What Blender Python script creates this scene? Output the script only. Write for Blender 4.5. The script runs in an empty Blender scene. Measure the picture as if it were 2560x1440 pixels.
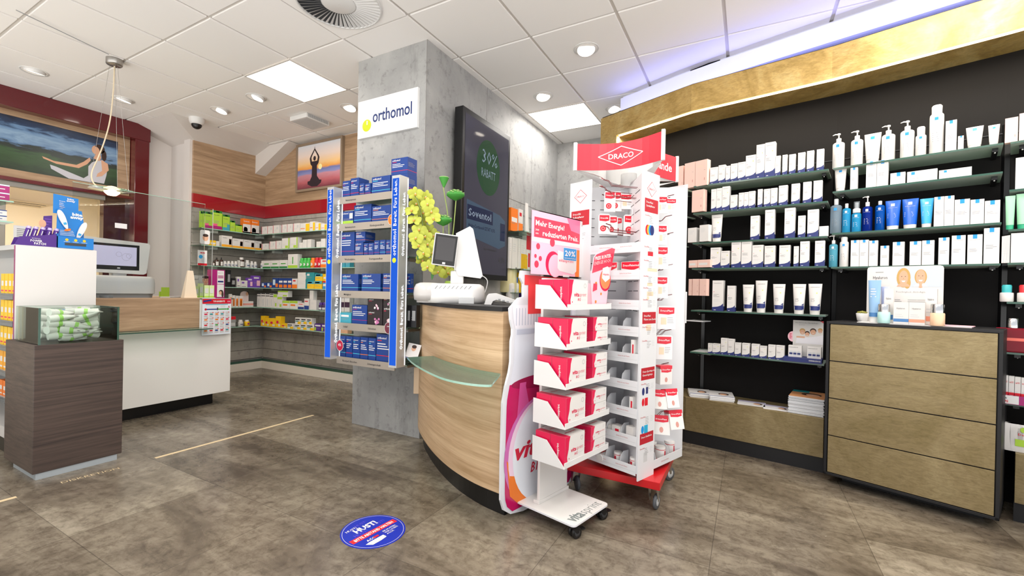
import bpy, bmesh, math, random
from mathutils import Vector, Matrix
random.seed(7)
SC = bpy.context.scene
COL = SC.collection
PI = math.pi
# ---------------------------------------------------------------- camera
CF, CCX, CCY = 1119.72, 1234.05, 733.1          # focal length and optical centre in pixels of a 2560 px wide frame
CR = Vector((0.49394752, -0.86925101, 0.02045811)); CU = Vector((-0.00750534, 0.01926543, 0.99978623)); CW = Vector((0.86945932, 0.49399548, -0.00299209))
CAM = Vector((0, 0, 1.107))
cd = bpy.data.cameras.new('camera'); cam = bpy.data.objects.new('camera', cd); COL.objects.link(cam)
cd.sensor_width = 36; cd.lens = CF / 2560 * 36
cd.shift_x = (1280 - CCX) / 2560; cd.shift_y = (CCY - 720) / 2560
cd.clip_start = .05
m = Matrix((CR, CU, -CW)).transposed().to_4x4(); m.translation = CAM
cam.matrix_world = m
SC.camera = cam
# ---------------------------------------------------------------- world, exposure
w = bpy.data.worlds.new('world'); SC.world = w; w.use_nodes = True
w.node_tree.nodes['Background'].inputs[0].default_value = (.95, .97, 1, 1)
w.node_tree.nodes['Background'].inputs[1].default_value = 1.45       # daylight from the open shop front behind the camera
_N = w.node_tree.nodes; _L = w.node_tree.links; _g = _N.new('ShaderNodeNewGeometry'); _s = _N.new('ShaderNodeSeparateXYZ'); _r = _N.new('ShaderNodeValToRGB'); _m = _N.new('ShaderNodeMapRange')
_L.new(_g.outputs['Incoming'], _s.inputs[0]); _L.new(_s.outputs[2], _m.inputs[0]); _m.inputs[1].default_value = -.15; _m.inputs[2].default_value = .15; _L.new(_m.outputs[0], _r.inputs[0])
_r.color_ramp.elements[0].color = (.62, .64, .68, 1); _r.color_ramp.elements[1].color = (1.9, 1.87, 1.8, 1)   # sky above; brightness below the horizon is added to lift the ceiling
_L.new(_r.outputs[0], _N['Background'].inputs[0])
SC.view_settings.view_transform = 'Standard'; SC.view_settings.look = 'None'
SC.view_settings.gamma = 1; SC.view_settings.use_curve_mapping = False
SC.view_settings.exposure = 0.08
CEIL = 2.976
# ceiling grid: bars at constant x and constant y
GX = lambda i: (i + 1.7502 - 1) * .625 + .625
GY = lambda j: (9.276 - j) * .625

def area(name, loc, sx, sy, power, col=(1, 1, 1), rot=(0, 0, 0), spread=PI):
    l = bpy.data.lights.new(name, 'AREA'); l.shape = 'RECTANGLE'; l.size = sx; l.size_y = sy; l.energy = power; l.color = col; l.spread = spread
    o = bpy.data.objects.new(name, l); o.location = loc; o.rotation_euler = rot; COL.objects.link(o); return o
# light panels in the ceiling grid (two in view; the others, behind the camera, are unseen and added for fill)
PANELS = [(2, 3), (5, 6)]                       # (i, j): between bars i,i+1 and j,j+1
for k_, (i, j) in enumerate(PANELS + [(0, 8), (-1, 5), (2, 10), (-2, 9), (-3, 6), (0, 11)]):
    if k_ > 1 and (GX(i) < -1.5 or GY(j + 1) < -3.3): continue
    area('panel_light', ((GX(i) + GX(i + 1)) / 2, (GY(j) + GY(j + 1)) / 2, CEIL - .02), .58, .58, 9 if k_ == 1 else 18, (1, .97, .93))

# ---------------------------------------------------------------- pixel -> point on a real plane (used to read positions off the photograph)
def ray(x, y): return CR * ((x - CCX) / CF) - CU * ((y - CCY) / CF) + CW
def Zp(x, y, z=0):
    d = ray(x, y); return CAM + d * ((z - CAM.z) / d.z)
def Xp(x, y, X):
    d = ray(x, y); return CAM + d * (X / d.x)
def Yp(x, y, Y):
    d = ray(x, y); return CAM + d * (Y / d.y)
def Pp(x, y, p, t):                              # vertical plane through p with direction t
    n = Vector((-t[1], t[0], 0)); d = ray(x, y)
    return CAM + d * (n.dot(Vector((p[0], p[1], 0))) / n.dot(d))
def Wp(v):
    v = Vector(v) - CAM; z = v.dot(CW)
    return (CCX + CF * v.dot(CR) / z, CCY - CF * v.dot(CU) / z)

# ---------------------------------------------------------------- materials
MATS = {}
def lin(c):
    if isinstance(c, str):
        c = [int(c[k:k + 2], 16) / 255 for k in (0, 2, 4)]
    return tuple(((v / 12.92) if v <= .04045 else ((v + .055) / 1.055) ** 2.4) for v in c[:3]) + (1,)
def mat(name, col, rough=.5, metal=0, spec=.5, emit=None, es=0, coat=0, alpha=1):
    if name in MATS: return MATS[name]
    m = bpy.data.materials.new(name); m.use_nodes = True; b = m.node_tree.nodes['Principled BSDF']
    b.inputs['Base Color'].default_value = lin(col); b.inputs['Roughness'].default_value = rough; b.inputs['Metallic'].default_value = metal
    b.inputs['Specular IOR Level'].default_value = spec; b.inputs['Coat Weight'].default_value = coat; b.inputs['Alpha'].default_value = alpha
    if emit: b.inputs['Emission Color'].default_value = lin(emit); b.inputs['Emission Strength'].default_value = es
    MATS[name] = m; return m
def nt(m): return m.node_tree, m.node_tree.nodes, m.node_tree.links, m.node_tree.nodes['Principled BSDF']
def coords(m, scale=(1, 1, 1), kind='Object', rot=(0, 0, 0)):
    t, N, L, b = nt(m); c = N.new('ShaderNodeTexCoord'); p = N.new('ShaderNodeMapping'); p.inputs['Scale'].default_value = scale; p.inputs['Rotation'].default_value = rot
    L.new(c.outputs[kind], p.inputs['Vector']); return p.outputs[0]
def noise(m, vec, scale, detail=4, rough=.5, dist=0):
    t, N, L, b = nt(m); n = N.new('ShaderNodeTexNoise'); n.inputs['Scale'].default_value = scale; n.inputs['Detail'].default_value = detail
    n.inputs['Roughness'].default_value = rough; n.inputs['Distortion'].default_value = dist; L.new(vec, n.inputs['Vector']); return n.outputs['Fac']
def ramp(m, fac, stops):
    t, N, L, b = nt(m); r = N.new('ShaderNodeValToRGB'); e = r.color_ramp.elements
    while len(e) < len(stops): e.new(.5)
    for k, (p, c) in enumerate(stops): e[k].position = p; e[k].color = lin(c)
    L.new(fac, r.inputs[0]); return r.outputs[0]
def mixc(m, fac, a, b_, mode='MIX'):
    t, N, L, b = nt(m); x = N.new('ShaderNodeMix'); x.data_type = 'RGBA'; x.blend_type = mode
    for s, v in ((0, fac), (6, a), (7, b_)):
        if isinstance(v, (int, float)): x.inputs[s].default_value = v
        elif isinstance(v, tuple): x.inputs[s].default_value = v
        else: L.new(v, x.inputs[s])
    return x.outputs[2]
def bump(m, h, strength=.2, dist=.01):
    t, N, L, b = nt(m); x = N.new('ShaderNodeBump'); x.inputs['Strength'].default_value = strength; x.inputs['Distance'].default_value = dist
    L.new(h, x.inputs['Height']); L.new(x.outputs[0], b.inputs['Normal'])
def base(m, c): t, N, L, b = nt(m); L.new(c, b.inputs['Base Color'])
def math_(m, op, a, b_=None):
    t, N, L, b = nt(m); x = N.new('ShaderNodeMath'); x.operation = op
    for s, v in ((0, a), (1, b_)):
        if v is None: continue
        if isinstance(v, (int, float)): x.inputs[s].default_value = v
        else: L.new(v, x.inputs[s])
    return x.outputs[0]

def wood(name, axis, c0, c1, c2, rough=.45, zs=14):     # grain runs along axis 0/1 (horizontal)
    m = mat(name, c1, rough); s = [1.1, 1.1, zs]
    if axis < 2: s[1 - axis] = 3; s[axis] = .9
    else: s = [.7, .7, 17]
    v = coords(m, tuple(s)); n1 = noise(m, v, 1.6, 6, .6, .6); n2 = noise(m, v, 9, 4, .6, .2)
    f = math_(m, 'ADD', math_(m, 'MULTIPLY', n1, .75), math_(m, 'MULTIPLY', n2, .25))
    base(m, ramp(m, f, [(.33, c0), (.5, c1), (.66, c2)])); bump(m, n2, .06, .002); return m
OAK = wood('oak veneer', 0, '8d7257', 'aa8c6e', 'c0a384'); OAKX = wood('oak veneer x', 1, '8d7257', 'aa8c6e', 'c0a384')
OAKC = wood('counter oak', 2, 'a98963', 'c4a480', 'd6b994')
DARKW = wood('dark brown wood', 0, '352b28', '4a3d37', '5c4c44', .5, 38)
def concrete(name, c0, c1, c2, rough=.55):
    m = mat(name, c1, rough); v = coords(m); n1 = noise(m, v, 1.7, 8, .62, .3); n2 = noise(m, v, 14, 6, .7); n3 = noise(m, coords(m, (1, 1, .25)), 7, 5, .7)
    c = ramp(m, n1, [(.3, c0), (.5, c1), (.7, c2)])
    c = mixc(m, 1, c, ramp(m, n2, [(.30, 'd0cfce'), (.45, 'ffffff')]), 'MULTIPLY'); c = mixc(m, .4, c, ramp(m, n3, [(.34, 'bdbcbb'), (.46, 'ffffff')]), 'MULTIPLY')
    base(m, c); bump(m, n2, .05, .003); return m
CONC = concrete('concrete panel', '8e8e8e', 'a2a2a1', 'b4b3b1'); CONCL = concrete('concrete slat panel', '8a857f', 'a09a93', 'b3aca4')
def gold(name, c0, c1, c2, rough, metal):
    m = mat(name, c1, rough, metal); v = coords(m, (1, 1, 1)); n1 = noise(m, v, 3.2, 8, .65, 1.4); n2 = noise(m, coords(m, (1, 1, 3.5)), 22, 6, .7, 1.2)
    c = ramp(m, n1, [(.3, c0), (.5, c1), (.72, c2)]); c = mixc(m, .5, c, ramp(m, n2, [(.3, 'a39a86'), (.6, 'ffffff')]), 'MULTIPLY'); base(m, c)
    t, N, L, b = nt(m); L.new(math_(m, 'ADD', math_(m, 'MULTIPLY', n2, .25), rough - .1), b.inputs['Roughness']); bump(m, n2, .05, .002); return m
GOLD = gold('brushed brass', 'a88a4c', 'c5a566', 'dcc489', .42, .6); GOLD2 = gold('brass laminate', '877750', '978661', 'a69670', .4, .45)
BLACK = mat('black laminate', '111114', .5); BLACKP = mat('black back panel', '0e0c0c', .7, spec=.2); BLK = mat('black plastic', '0d0d0f', .35)
WHITE = mat('white lacquer', 'dedbd8', .25); WALLW = mat('white plaster', 'dcd6d2', .8); WP = mat('white plastic', 'dedddc', .35)
REDG = mat('red gloss', '9d0c1c', .12, coat=.5); DRED = mat('dark red gloss', '5c0a14', .14, coat=.5); REDM = mat('red metal', 'c0161d', .3)
STEEL = mat('brushed steel', 'a9a6a2', .3, .9); CHROME = mat('chrome', 'd8d8d8', .12, 1); SKIRT = mat('white skirting', 'e9e0d4', .4)
GREY = mat('grey plastic', '9a9c9e', .4); DGREY = mat('dark grey', '3c3d40', .5); LGREY = mat('light grey', 'c9cbcc', .4)
SIGNW = mat('white sign', 'e6e6e6', .3); NAVY = mat('navy print', '1c2a6b', .45); INK = mat('grey print', '8d8b8b', .6); DINK = mat('dark print', '3b3b3f', .6)
PW = mat('white card', 'dddad7', .5); PINKC = mat('pale pink card', 'e9c4b8', .5); RED = mat('red print', 'd2142a', .4); LIME = mat('lime print', 'c9d200', .45)
WPRINT = mat('white print', 'e2e0e0', .45); BLUEP = mat('sky blue print', '0f8fd8', .4); GREENP = mat('green print', '3f9c35', .45)
YEL = mat('yellow card', 'f2c21b', .45); ORG = mat('orange card', 'ee7a1c', .45); ORTB = mat('deep blue card', '143c87', .4); CYAN = mat('cyan print', '4cc6de', .4)
PURP = mat('purple card', '4b2382', .4); PURP2 = mat('violet print', '7b4bb5', .4); MAG = mat('magenta card', 'a31c6e', .4); CRIM = mat('crimson card', 'd8104a', .38)
LGRN = mat('light green card', 'a8cf3d', .45); TEAL = mat('teal card', '1f8f96', .45); SKIN = mat('printed skin', 'dba98a', .6); HAIRD = mat('printed dark hair', '3a241c', .6)
HAIRL = mat('printed blond hair', 'c79f5c', .6); BEIGE = mat('beige print', 'eccdb0', .5); PINKL = mat('light pink print', 'f6c3cf', .4)
def glassmat(name, tint, refl=.08, opac=0, dcol='9fb5a6', fres=1.4):
    m = bpy.data.materials.new(name); m.use_nodes = True; t = m.node_tree; N = t.nodes; L = t.links; N.clear()
    o = N.new('ShaderNodeOutputMaterial'); tr = N.new('ShaderNodeBsdfTransparent'); tr.inputs[0].default_value = lin(tint)
    g = N.new('ShaderNodeBsdfGlossy'); g.inputs['Roughness'].default_value = .02; fr = N.new('ShaderNodeFresnel'); fr.inputs[0].default_value = fres
    mx = N.new('ShaderNodeMixShader'); L.new(fr.outputs[0], mx.inputs[0]); L.new(tr.outputs[0], mx.inputs[1]); L.new(g.outputs[0], mx.inputs[2])
    if opac:
        d = N.new('ShaderNodeBsdfDiffuse'); d.inputs[0].default_value = lin(dcol); m2 = N.new('ShaderNodeMixShader'); m2.inputs[0].default_value = opac
        L.new(mx.outputs[0], m2.inputs[1]); L.new(d.outputs[0], m2.inputs[2]); mx = m2
    L.new(mx.outputs[0], o.inputs[0]); return m
GLASS = glassmat('clear glass', 'eef7f2'); GLASSF = glassmat('frosted green glass', 'b8ccbe', opac=.7, dcol='aebdb1'); GLASSG = glassmat('glass shelf', 'd9eae0', opac=.12, dcol='a5bdaf')
GEDGE = mat('green glass edge', '35574a', .15); GEDGEL = mat('pale glass edge', '9cc4b3', .15); ACRYL = glassmat('acrylic sheet', 'f6f8f8', fres=1.25); CLEARP = glassmat('clear plastic', 'e8eef2', opac=.12, dcol='dfe6ea')
def emis(name, col, s): 
    m = bpy.data.materials.new(name); m.use_nodes = True; t = m.node_tree; t.nodes.clear(); o = t.nodes.new('ShaderNodeOutputMaterial'); e = t.nodes.new('ShaderNodeEmission')
    e.inputs[0].default_value = lin(col); e.inputs[1].default_value = s; t.links.new(e.outputs[0], o.inputs[0]); return m
LAMPE = emis('lamp diffuser', 'fff3e2', 7); PANELE = emis('panel diffuser', 'fff6ea', 5); LEDW = emis('warm led strip', 'ffe2b8', 9); SIGNB = emis('lit blue sign', '2a63dc', 1.0); SIGNE = emis('lit white edge', 'ffffff', 1.4)
# ---------------------------------------------------------------- mesh building
TXT = {}
def glyphs(s, bold=0, shear=0, res=2):
    k = (s, bold, shear, res)
    if k in TXT: return TXT[k]
    c = bpy.data.curves.new('lettering', 'FONT'); c.body = s; c.size = 1; c.offset = bold; c.shear = shear; c.resolution_u = res; c.align_x = 'LEFT'
    o = bpy.data.objects.new('lettering', c); me = o.to_mesh()
    V = [(v.co.x, v.co.y) for v in me.vertices]; F = [tuple(p.vertices) for p in me.polygons]; o.to_mesh_clear()
    bpy.data.objects.remove(o); bpy.data.curves.remove(c)
    x0 = min([v[0] for v in V] or [0]); x1 = max([v[0] for v in V] or [1]); y0 = min([v[1] for v in V] or [0]); y1 = max([v[1] for v in V] or [1])
    TXT[k] = (V, F, x0, x1, y0, y1); return TXT[k]

class MB:
    def __init__(s): s.v = []; s.f = []; s.mi = []; s.ms = []; s.sm = []; s.M = None
    def m(s, mt):
        if mt not in s.ms: s.ms.append(mt)
        return s.ms.index(mt)
    def add(s, V, F, mt, smooth=False):
        n = len(s.v)
        if s.M is not None: V = [s.M @ Vector(p) for p in V]
        s.v += [tuple(p) for p in V]; k = s.m(mt)
        for f in F: s.f.append(tuple(n + i for i in f)); s.mi.append(k); s.sm.append(smooth)
        return s
    def box(s, x0, x1, y0, y1, z0, z1, mt, rot=0, faces=None):
        if x0 > x1: x0, x1 = x1, x0
        if y0 > y1: y0, y1 = y1, y0
        if z0 > z1: z0, z1 = z1, z0
        V = [(x, y, z) for z in (z0, z1) for y in (y0, y1) for x in (x0, x1)]
        if rot:
            cx, cy = (x0 + x1) / 2, (y0 + y1) / 2; c, q = math.cos(rot), math.sin(rot)
            V = [(cx + (x - cx) * c - (y - cy) * q, cy + (x - cx) * q + (y - cy) * c, z) for x, y, z in V]
        return s.add(V, [(0, 2, 3, 1), (4, 5, 7, 6), (0, 1, 5, 4), (2, 6, 7, 3), (0, 4, 6, 2), (1, 3, 7, 5)], mt)
    def prism(s, pts, z0, z1, mt, smooth=False, side=None):          # horizontal outline (ccw) extruded up
        n = len(pts); V = [(p[0], p[1], z0) for p in pts] + [(p[0], p[1], z1) for p in pts]
        s.add(V, [tuple(range(n - 1, -1, -1)), tuple(range(n, 2 * n))], mt)
        return s.add(V, [(i, (i + 1) % n, n + (i + 1) % n, n + i) for i in range(n)], side or mt, smooth)
    def vprism(s, pts, y0, y1, mt, side=None, smooth=False):          # outline in x,z (ccw seen from -y) given thickness y0..y1
        n = len(pts); V = [(p[0], y0, p[1]) for p in pts] + [(p[0], y1, p[1]) for p in pts]
        s.add(V, [tuple(range(n)), tuple(range(2 * n - 1, n - 1, -1))], mt)
        return s.add(V, [((i + 1) % n, i, n + i, n + (i + 1) % n) for i in range(n)], side or mt, smooth)
    def lathe(s, prof, mt, cx=0, cy=0, n=20, cap=True, sx=1, sy=1, mats=None):
        V = []; F = []
        for r, z in prof:
            for k in range(n): a = 2 * PI * k / n; V.append((cx + r * sx * math.cos(a), cy + r * sy * math.sin(a), z))
        for i in range(len(prof) - 1):
            Fi = [(i * n + k, i * n + (k + 1) % n, (i + 1) * n + (k + 1) % n, (i + 1) * n + k) for k in range(n)]
            if mats: s.add(V, Fi, mats[i], True)
            else: F += Fi
        if not mats: s.add(V, F, mt, True)
        if cap:
            L = (len(prof) - 1) * n
            s.add(V, [tuple(range(n - 1, -1, -1))], mats[0] if mats else mt); s.add(V, [tuple(range(L, L + n))], mats[-1] if mats else mt)
        return s
    def loft(s, rings, mt, cap=True, smooth=True, closed=True):
        n = len(rings[0]); V = [p for r in rings for p in r]; F = []
        for i in range(len(rings) - 1):
            for k in range(n if closed else n - 1): F.append((i * n + k, i * n + (k + 1) % n, (i + 1) * n + (k + 1) % n, (i + 1) * n + k))
        s.add(V, F, mt, smooth)
        if cap: s.add(V, [tuple(range(n - 1, -1, -1)), tuple(range(len(V) - n, len(V)))], mt)
        return s
    def tube(s, path, r, mt, n=8, cap=True):
        P = [Vector(p) for p in path]; R = r if isinstance(r, (list, tuple)) else [r] * len(P); rings = []; up = None
        for i, p in enumerate(P):
            t = (P[min(i + 1, len(P) - 1)] - P[max(i - 1, 0)]).normalized()
            if up is None: up = Vector((0, 0, 1)) if abs(t.z) < .9 else Vector((1, 0, 0))
            a = t.cross(up)
            if a.length < 1e-5: a = t.orthogonal()
            a.normalize(); b = a.cross(t).normalized(); up = b
            rings.append([p + (a * math.cos(2 * PI * k / n) + b * math.sin(2 * PI * k / n)) * R[i] for k in range(n)])
        return s.loft([[tuple(q) for q in rg] for rg in rings], mt, cap)
    def sphere(s, c, r, mt, n=14, m=8, sz=1, z0=-1, z1=1):
        a0, a1 = math.asin(z0), math.asin(z1); prof = [(max(1e-4, r * math.cos(a0 + (a1 - a0) * i / m)), c[2] + r * sz * math.sin(a0 + (a1 - a0) * i / m)) for i in range(m + 1)]
        return s.lathe(prof, mt, c[0], c[1], n)
    # print on a front surface: yf(x, z) gives the y of the surface, decals float eps in front
    def rect(s, yf, x0, x1, z0, z1, mt, nx=1, nz=1, eps=.0004):
        V = [(x0 + (x1 - x0) * i / nx, 0, z0 + (z1 - z0) * j / nz) for j in range(nz + 1) for i in range(nx + 1)]
        V = [(x, yf(x, z) - eps, z) for x, _, z in V]; w_ = nx + 1
        return s.add(V, [(j * w_ + i, j * w_ + i + 1, (j + 1) * w_ + i + 1, (j + 1) * w_ + i) for j in range(nz) for i in range(nx)], mt, nx > 1)
    def poly(s, yf, pts, mt, eps=.0005):
        a = sum(pts[i][0] * pts[(i + 1) % len(pts)][1] - pts[(i + 1) % len(pts)][0] * pts[i][1] for i in range(len(pts)))
        if a < 0: pts = pts[::-1]
        return s.add([(x, yf(x, z) - eps, z) for x, z in pts], [tuple(range(len(pts)))], mt)
    def disc(s, yf, x, z, r, mt, n=18, eps=.0006, rz=None, r0=0):
        rz = rz or r
        if r0:
            V = [(x + q * r * math.cos(2 * PI * k / n), z + q * rz * math.sin(2 * PI * k / n)) for q in (r0 / r, 1) for k in range(n)]
            return s.add([(a, yf(a, b) - eps, b) for a, b in V], [(k, n + k, n + (k + 1) % n, (k + 1) % n)[::-1] if 0 else (n + k, n + (k + 1) % n, (k + 1) % n, k) for k in range(n)], mt)
        return s.poly(yf, [(x + r * math.cos(2 * PI * k / n), z + rz * math.sin(2 * PI * k / n)) for k in range(n)], mt, eps)
    def text(s, yf, st, x, z, h, mt, w=None, bold=.01, shear=0, al='L', rot=0, eps=.0008, cap=True, res=1):
        V, F, a0, a1, b0, b1 = glyphs(st, bold, shear, res); k = h / .73 if cap else h / max(b1 - b0, .01)    # h = capital height
        kx = k if w is None else w / (a1 - a0)
        if w is not None and h is None: k = kx
        ox = -a0 if al == 'L' else (-(a0 + a1) / 2 if al == 'C' else -a1); c, q = math.cos(rot), math.sin(rot); out = []
        for px, py in V:
            u, v_ = (px + ox) * kx, py * k; u, v_ = u * c - v_ * q, u * q + v_ * c; out.append((x + u, yf(x + u, z + v_) - eps, z + v_))
        return s.add(out, F, mt)
    def lines(s, yf, x0, x1, z1, n, dz, h, mt, seed=0):
        r = random.Random(seed)
        for i in range(n): s.rect(yf, x0, x0 + (x1 - x0) * r.uniform(.55, 1), z1 - i * dz - h, z1 - i * dz, mt)
        return s
    def mesh(s, name):
        me = bpy.data.meshes.new(name); me.from_pydata(s.v, [], s.f)
        for mt in s.ms: me.materials.append(mt)
        me.polygons.foreach_set('material_index', s.mi); me.polygons.foreach_set('use_smooth', s.sm); me.update(); return me
    def obj(s, name, parent=None, bev=0, loc=None, rz=None, seg=2):
        o = bpy.data.objects.new(name, s.mesh(name)); COL.objects.link(o)
        if parent: o.parent = parent
        if loc is not None: o.location = loc
        if rz is not None: o.rotation_euler = (0, 0, rz)
        if bev:
            b = o.modifiers.new('bevel', 'BEVEL'); b.width = bev; b.segments = seg; b.limit_method = 'ANGLE'; b.angle_limit = .6
        return o
def tag(o, label=None, cat=None, group=None, kind=None):
    if label: o['label'] = label
    if cat: o['category'] = cat
    if group: o['group'] = group
    if kind: o['kind'] = kind
    return o
def empty(name, loc, rz=0, label=None, cat=None, group=None):
    o = bpy.data.objects.new(name, None); o.empty_display_size = .05; o.location = loc; o.rotation_euler = (0, 0, rz); COL.objects.link(o)
    return tag(o, label, cat, group)
def struct(name, mb, bev=0): o = mb.obj(name, bev=bev); o['kind'] = 'structure'; return o
def copy_tree(o, parent=None):
    c = o.copy(); COL.objects.link(c)
    if parent: c.parent = parent
    for ch in [x for x in bpy.data.objects if x.parent == o]: copy_tree(ch, c)
    return c
def children_of(o): return [x for x in COL.objects if x.parent == o]
ORD = 'first second third fourth fifth sixth seventh eighth ninth tenth eleventh twelfth thirteenth fourteenth fifteenth sixteenth seventeenth eighteenth nineteenth twentieth'.split()
flat = lambda x, z: 0
# ================================================================ THE SETTING
# floor: dark taupe vinyl tiles, .622 x .61 m, joints lined up with the room
FL = mat('vinyl stone tiles', '6f655a', .33)
t, N, L, b = nt(FL); v = coords(FL)
n1 = noise(FL, coords(FL, (1, .55, 1)), 2.1, 9, .68, .8); n2 = noise(FL, v, 19, 7, .75, .4); n4 = noise(FL, coords(FL, (1.6, .4, 1), rot=(0, 0, .5)), 5, 6, .7, 1)
sx = N.new('ShaderNodeSeparateXYZ'); L.new(v, sx.inputs[0])
def cell(sock, off, step):
    a = math_(FL, 'DIVIDE', math_(FL, 'SUBTRACT', sock, off), step); return math_(FL, 'FLOOR', a), math_(FL, 'FRACT', a)
ix, fx = cell(sx.outputs[0], .79, .622); iy, fy = cell(sx.outputs[1], .115, .61)
cb = N.new('ShaderNodeCombineXYZ'); L.new(ix, cb.inputs[0]); L.new(iy, cb.inputs[1]); wn = N.new('ShaderNodeTexWhiteNoise'); L.new(cb.outputs[0], wn.inputs[0])
f = math_(FL, 'ADD', math_(FL, 'MULTIPLY', n1, .62), math_(FL, 'ADD', math_(FL, 'MULTIPLY', n4, .38), math_(FL, 'MULTIPLY', math_(FL, 'SUBTRACT', wn.outputs[0], .5), .13)))
c = ramp(FL, f, [(.32, '453c33'), (.44, '695f52'), (.56, '867c6d'), (.7, 'a59c8b')])
c = mixc(FL, .75, c, ramp(FL, n2, [(.3, '8f8880'), (.55, 'ffffff')]), 'MULTIPLY')
jx = math_(FL, 'LESS_THAN', math_(FL, 'ABSOLUTE', math_(FL, 'SUBTRACT', fx, .0)), .005); jy = math_(FL, 'LESS_THAN', fy, .005)
base(FL, mixc(FL, math_(FL, 'MULTIPLY', math_(FL, 'MAXIMUM', jx, jy), .55), c, lin('2b2723'))); bump(FL, n2, .05, .003)
L.new(ramp(FL, n1, [(.3, '999999'), (.7, '787878')]), b.inputs['Roughness'])
struct('floor', MB().box(-.7, 7, -2.6, 8, -.1, 0, FL))

# suspended ceiling: tiles with recessed grid bars; openings where light panels sit
CT = mat('ceiling tile', 'f5f2f0', .85); CB = mat('ceiling grid bar', 'd6d1cc', .6); CE = mat('ceiling tile edge', 'f7f4f0', .7)
mb = MB(); mb.box(-1.5, 7, -3.3, 8, CEIL + .012, CEIL + .1, CB)
for i in range(-9, 9):
    for j in range(-3, 24):
        x0, x1 = GX(i), GX(i + 1); y0, y1 = GY(j + 1), GY(j)
        if (i, j) in PANELS or x1 > 6.4 or x0 < -1.5 or y0 < -3.3: continue
        g = .011
        mb.box(x0 + g, x1 - g, y0 + g, y1 - g, CEIL, CEIL + .012, CT)
struct('ceiling', mb, .002)
# shadow-free room envelope behind the camera is left open: the shop front lets the daylight in
def boards(mb, a, b_, z0, z1, mt, th, side, step=.123, gap=.005):    # slat wall: stacked boards with grooves
    z = z0
    while z < z1 - .01:
        zt = min(z + step, z1)
        if side == 'x': mb.box(a[0], a[0] + th, a[1], b_[1], z, zt - gap, mt)
        else: mb.box(a[0], b_[0], a[1], a[1] + th, z, zt - gap, mt)
        z = zt
GROOVE = mat('slat groove', '6f6963', .7)
# left room wall with wood panel, red band and slat boards
mb = MB(); mb.box(2.84, 3.98, 5.82, 5.95, 0, CEIL, WALLW); mb.box(2.87, 3.8, 5.79, 5.82, 2.215, 2.905, OAK)
mb.box(2.87, 3.8, 5.785, 5.82, 2.05, 2.215, REDG); mb.box(2.87, 3.8, 5.808, 5.82, .14, 2.05, GROOVE)
boards(mb, (2.87, 5.79), (3.8, 5.79), .15, 2.05, CONCL, .018, 'y'); struct('wall_left', mb)
mb = MB(); mb.box(3.82, 3.98, 2.82, 5.82, 0, CEIL, WALLW); mb.box(3.79, 3.82, 2.82, 5.8, 2.215, 2.955, OAKX)
mb.box(3.785, 3.82, 2.82, 5.8, 2.05, 2.215, REDG); mb.box(3.808, 3.82, 2.82, 5.8, .14, 2.05, GROOVE)
boards(mb, (3.79, 2.82), (3.79, 5.8), .15, 2.05, CONCL, .018, 'x'); struct('wall_back', mb)
struct('trim_1', MB().box(2.87, 3.79, 5.765, 5.8, 0, .1, SKIRT).box(2.87, 3.79, 5.77, 5.8, .1, .13, GEDGE), .003)
struct('trim_2', MB().box(3.765, 3.8, 2.82, 5.79, 0, .1, SKIRT).box(3.77, 3.8, 2.82, 5.79, .1, .13, GEDGE), .003)
# white column, sloping bulkhead and corner strut
mb = MB(); mb.box(2.88, 3.1, 5.8, 6.5, 0, 2.845, WALLW); mb.box(2.585, 2.88, 6.33, 6.5, 0, CEIL, WALLW)
mb.add([(2.47, 5.46, CEIL), (3.64, 5.46, CEIL), (3.64, 5.79, 2.87), (2.88, 5.79, 2.845), (2.88, 6.33, 2.845), (2.45, 6.33, CEIL), (3.64, 6.33, CEIL), (3.64, 6.33, 2.845)],
       [(0, 1, 2, 3), (0, 3, 4, 5), (1, 6, 7, 2), (3, 2, 7, 4), (5, 4, 7, 6), (0, 5, 6, 1)], WALLW)
struct('wall_column', mb)
mb = MB(); V = [(3.64, 5.79, 2.63), (3.8, 5.79, 2.63), (3.8, 5.1, 2.97), (3.64, 5.1, 2.97), (3.64, 5.79, 2.97), (3.8, 5.79, 2.97)]
mb.add(V, [(0, 1, 2, 3), (0, 3, 4), (1, 5, 2), (3, 2, 5, 4), (0, 4, 5, 1)], WALLW); struct('trim_3', mb)
# concrete clad pillar block and the wall running back from it
PX, PY0, PY1 = 2.64, 2.11, 2.82
mb = MB(); mb.box(PX, 5.27, PY0, PY1, 0, CEIL, CONC); struct('wall_middle', mb, .002)
JNT = mat('panel joint', '77736f', .7)
mb = MB()
for x, z0, z1 in ((3.52, 0, CEIL), (4.5, 0, CEIL)): mb.box(x, x + .003, PY0 - .0008, PY0, z0, z1, JNT)
mb.box(3.52, 5.27, PY0 - .0008, PY0, 1.92, 1.923, JNT); mb.box(PX - .0008, PX, PY0 + .0, PY0 + .004, 0, CEIL, JNT)
z = 2.05
while z > .2: mb.box(3.9, 5.2, PY0 - .0012, PY0, z, z + .005, GROOVE); z -= .123
struct('trim_4', mb)
struct('wall_far', MB().box(5.27, 5.4, .3, 2.2, 0, CEIL, CONC))
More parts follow.
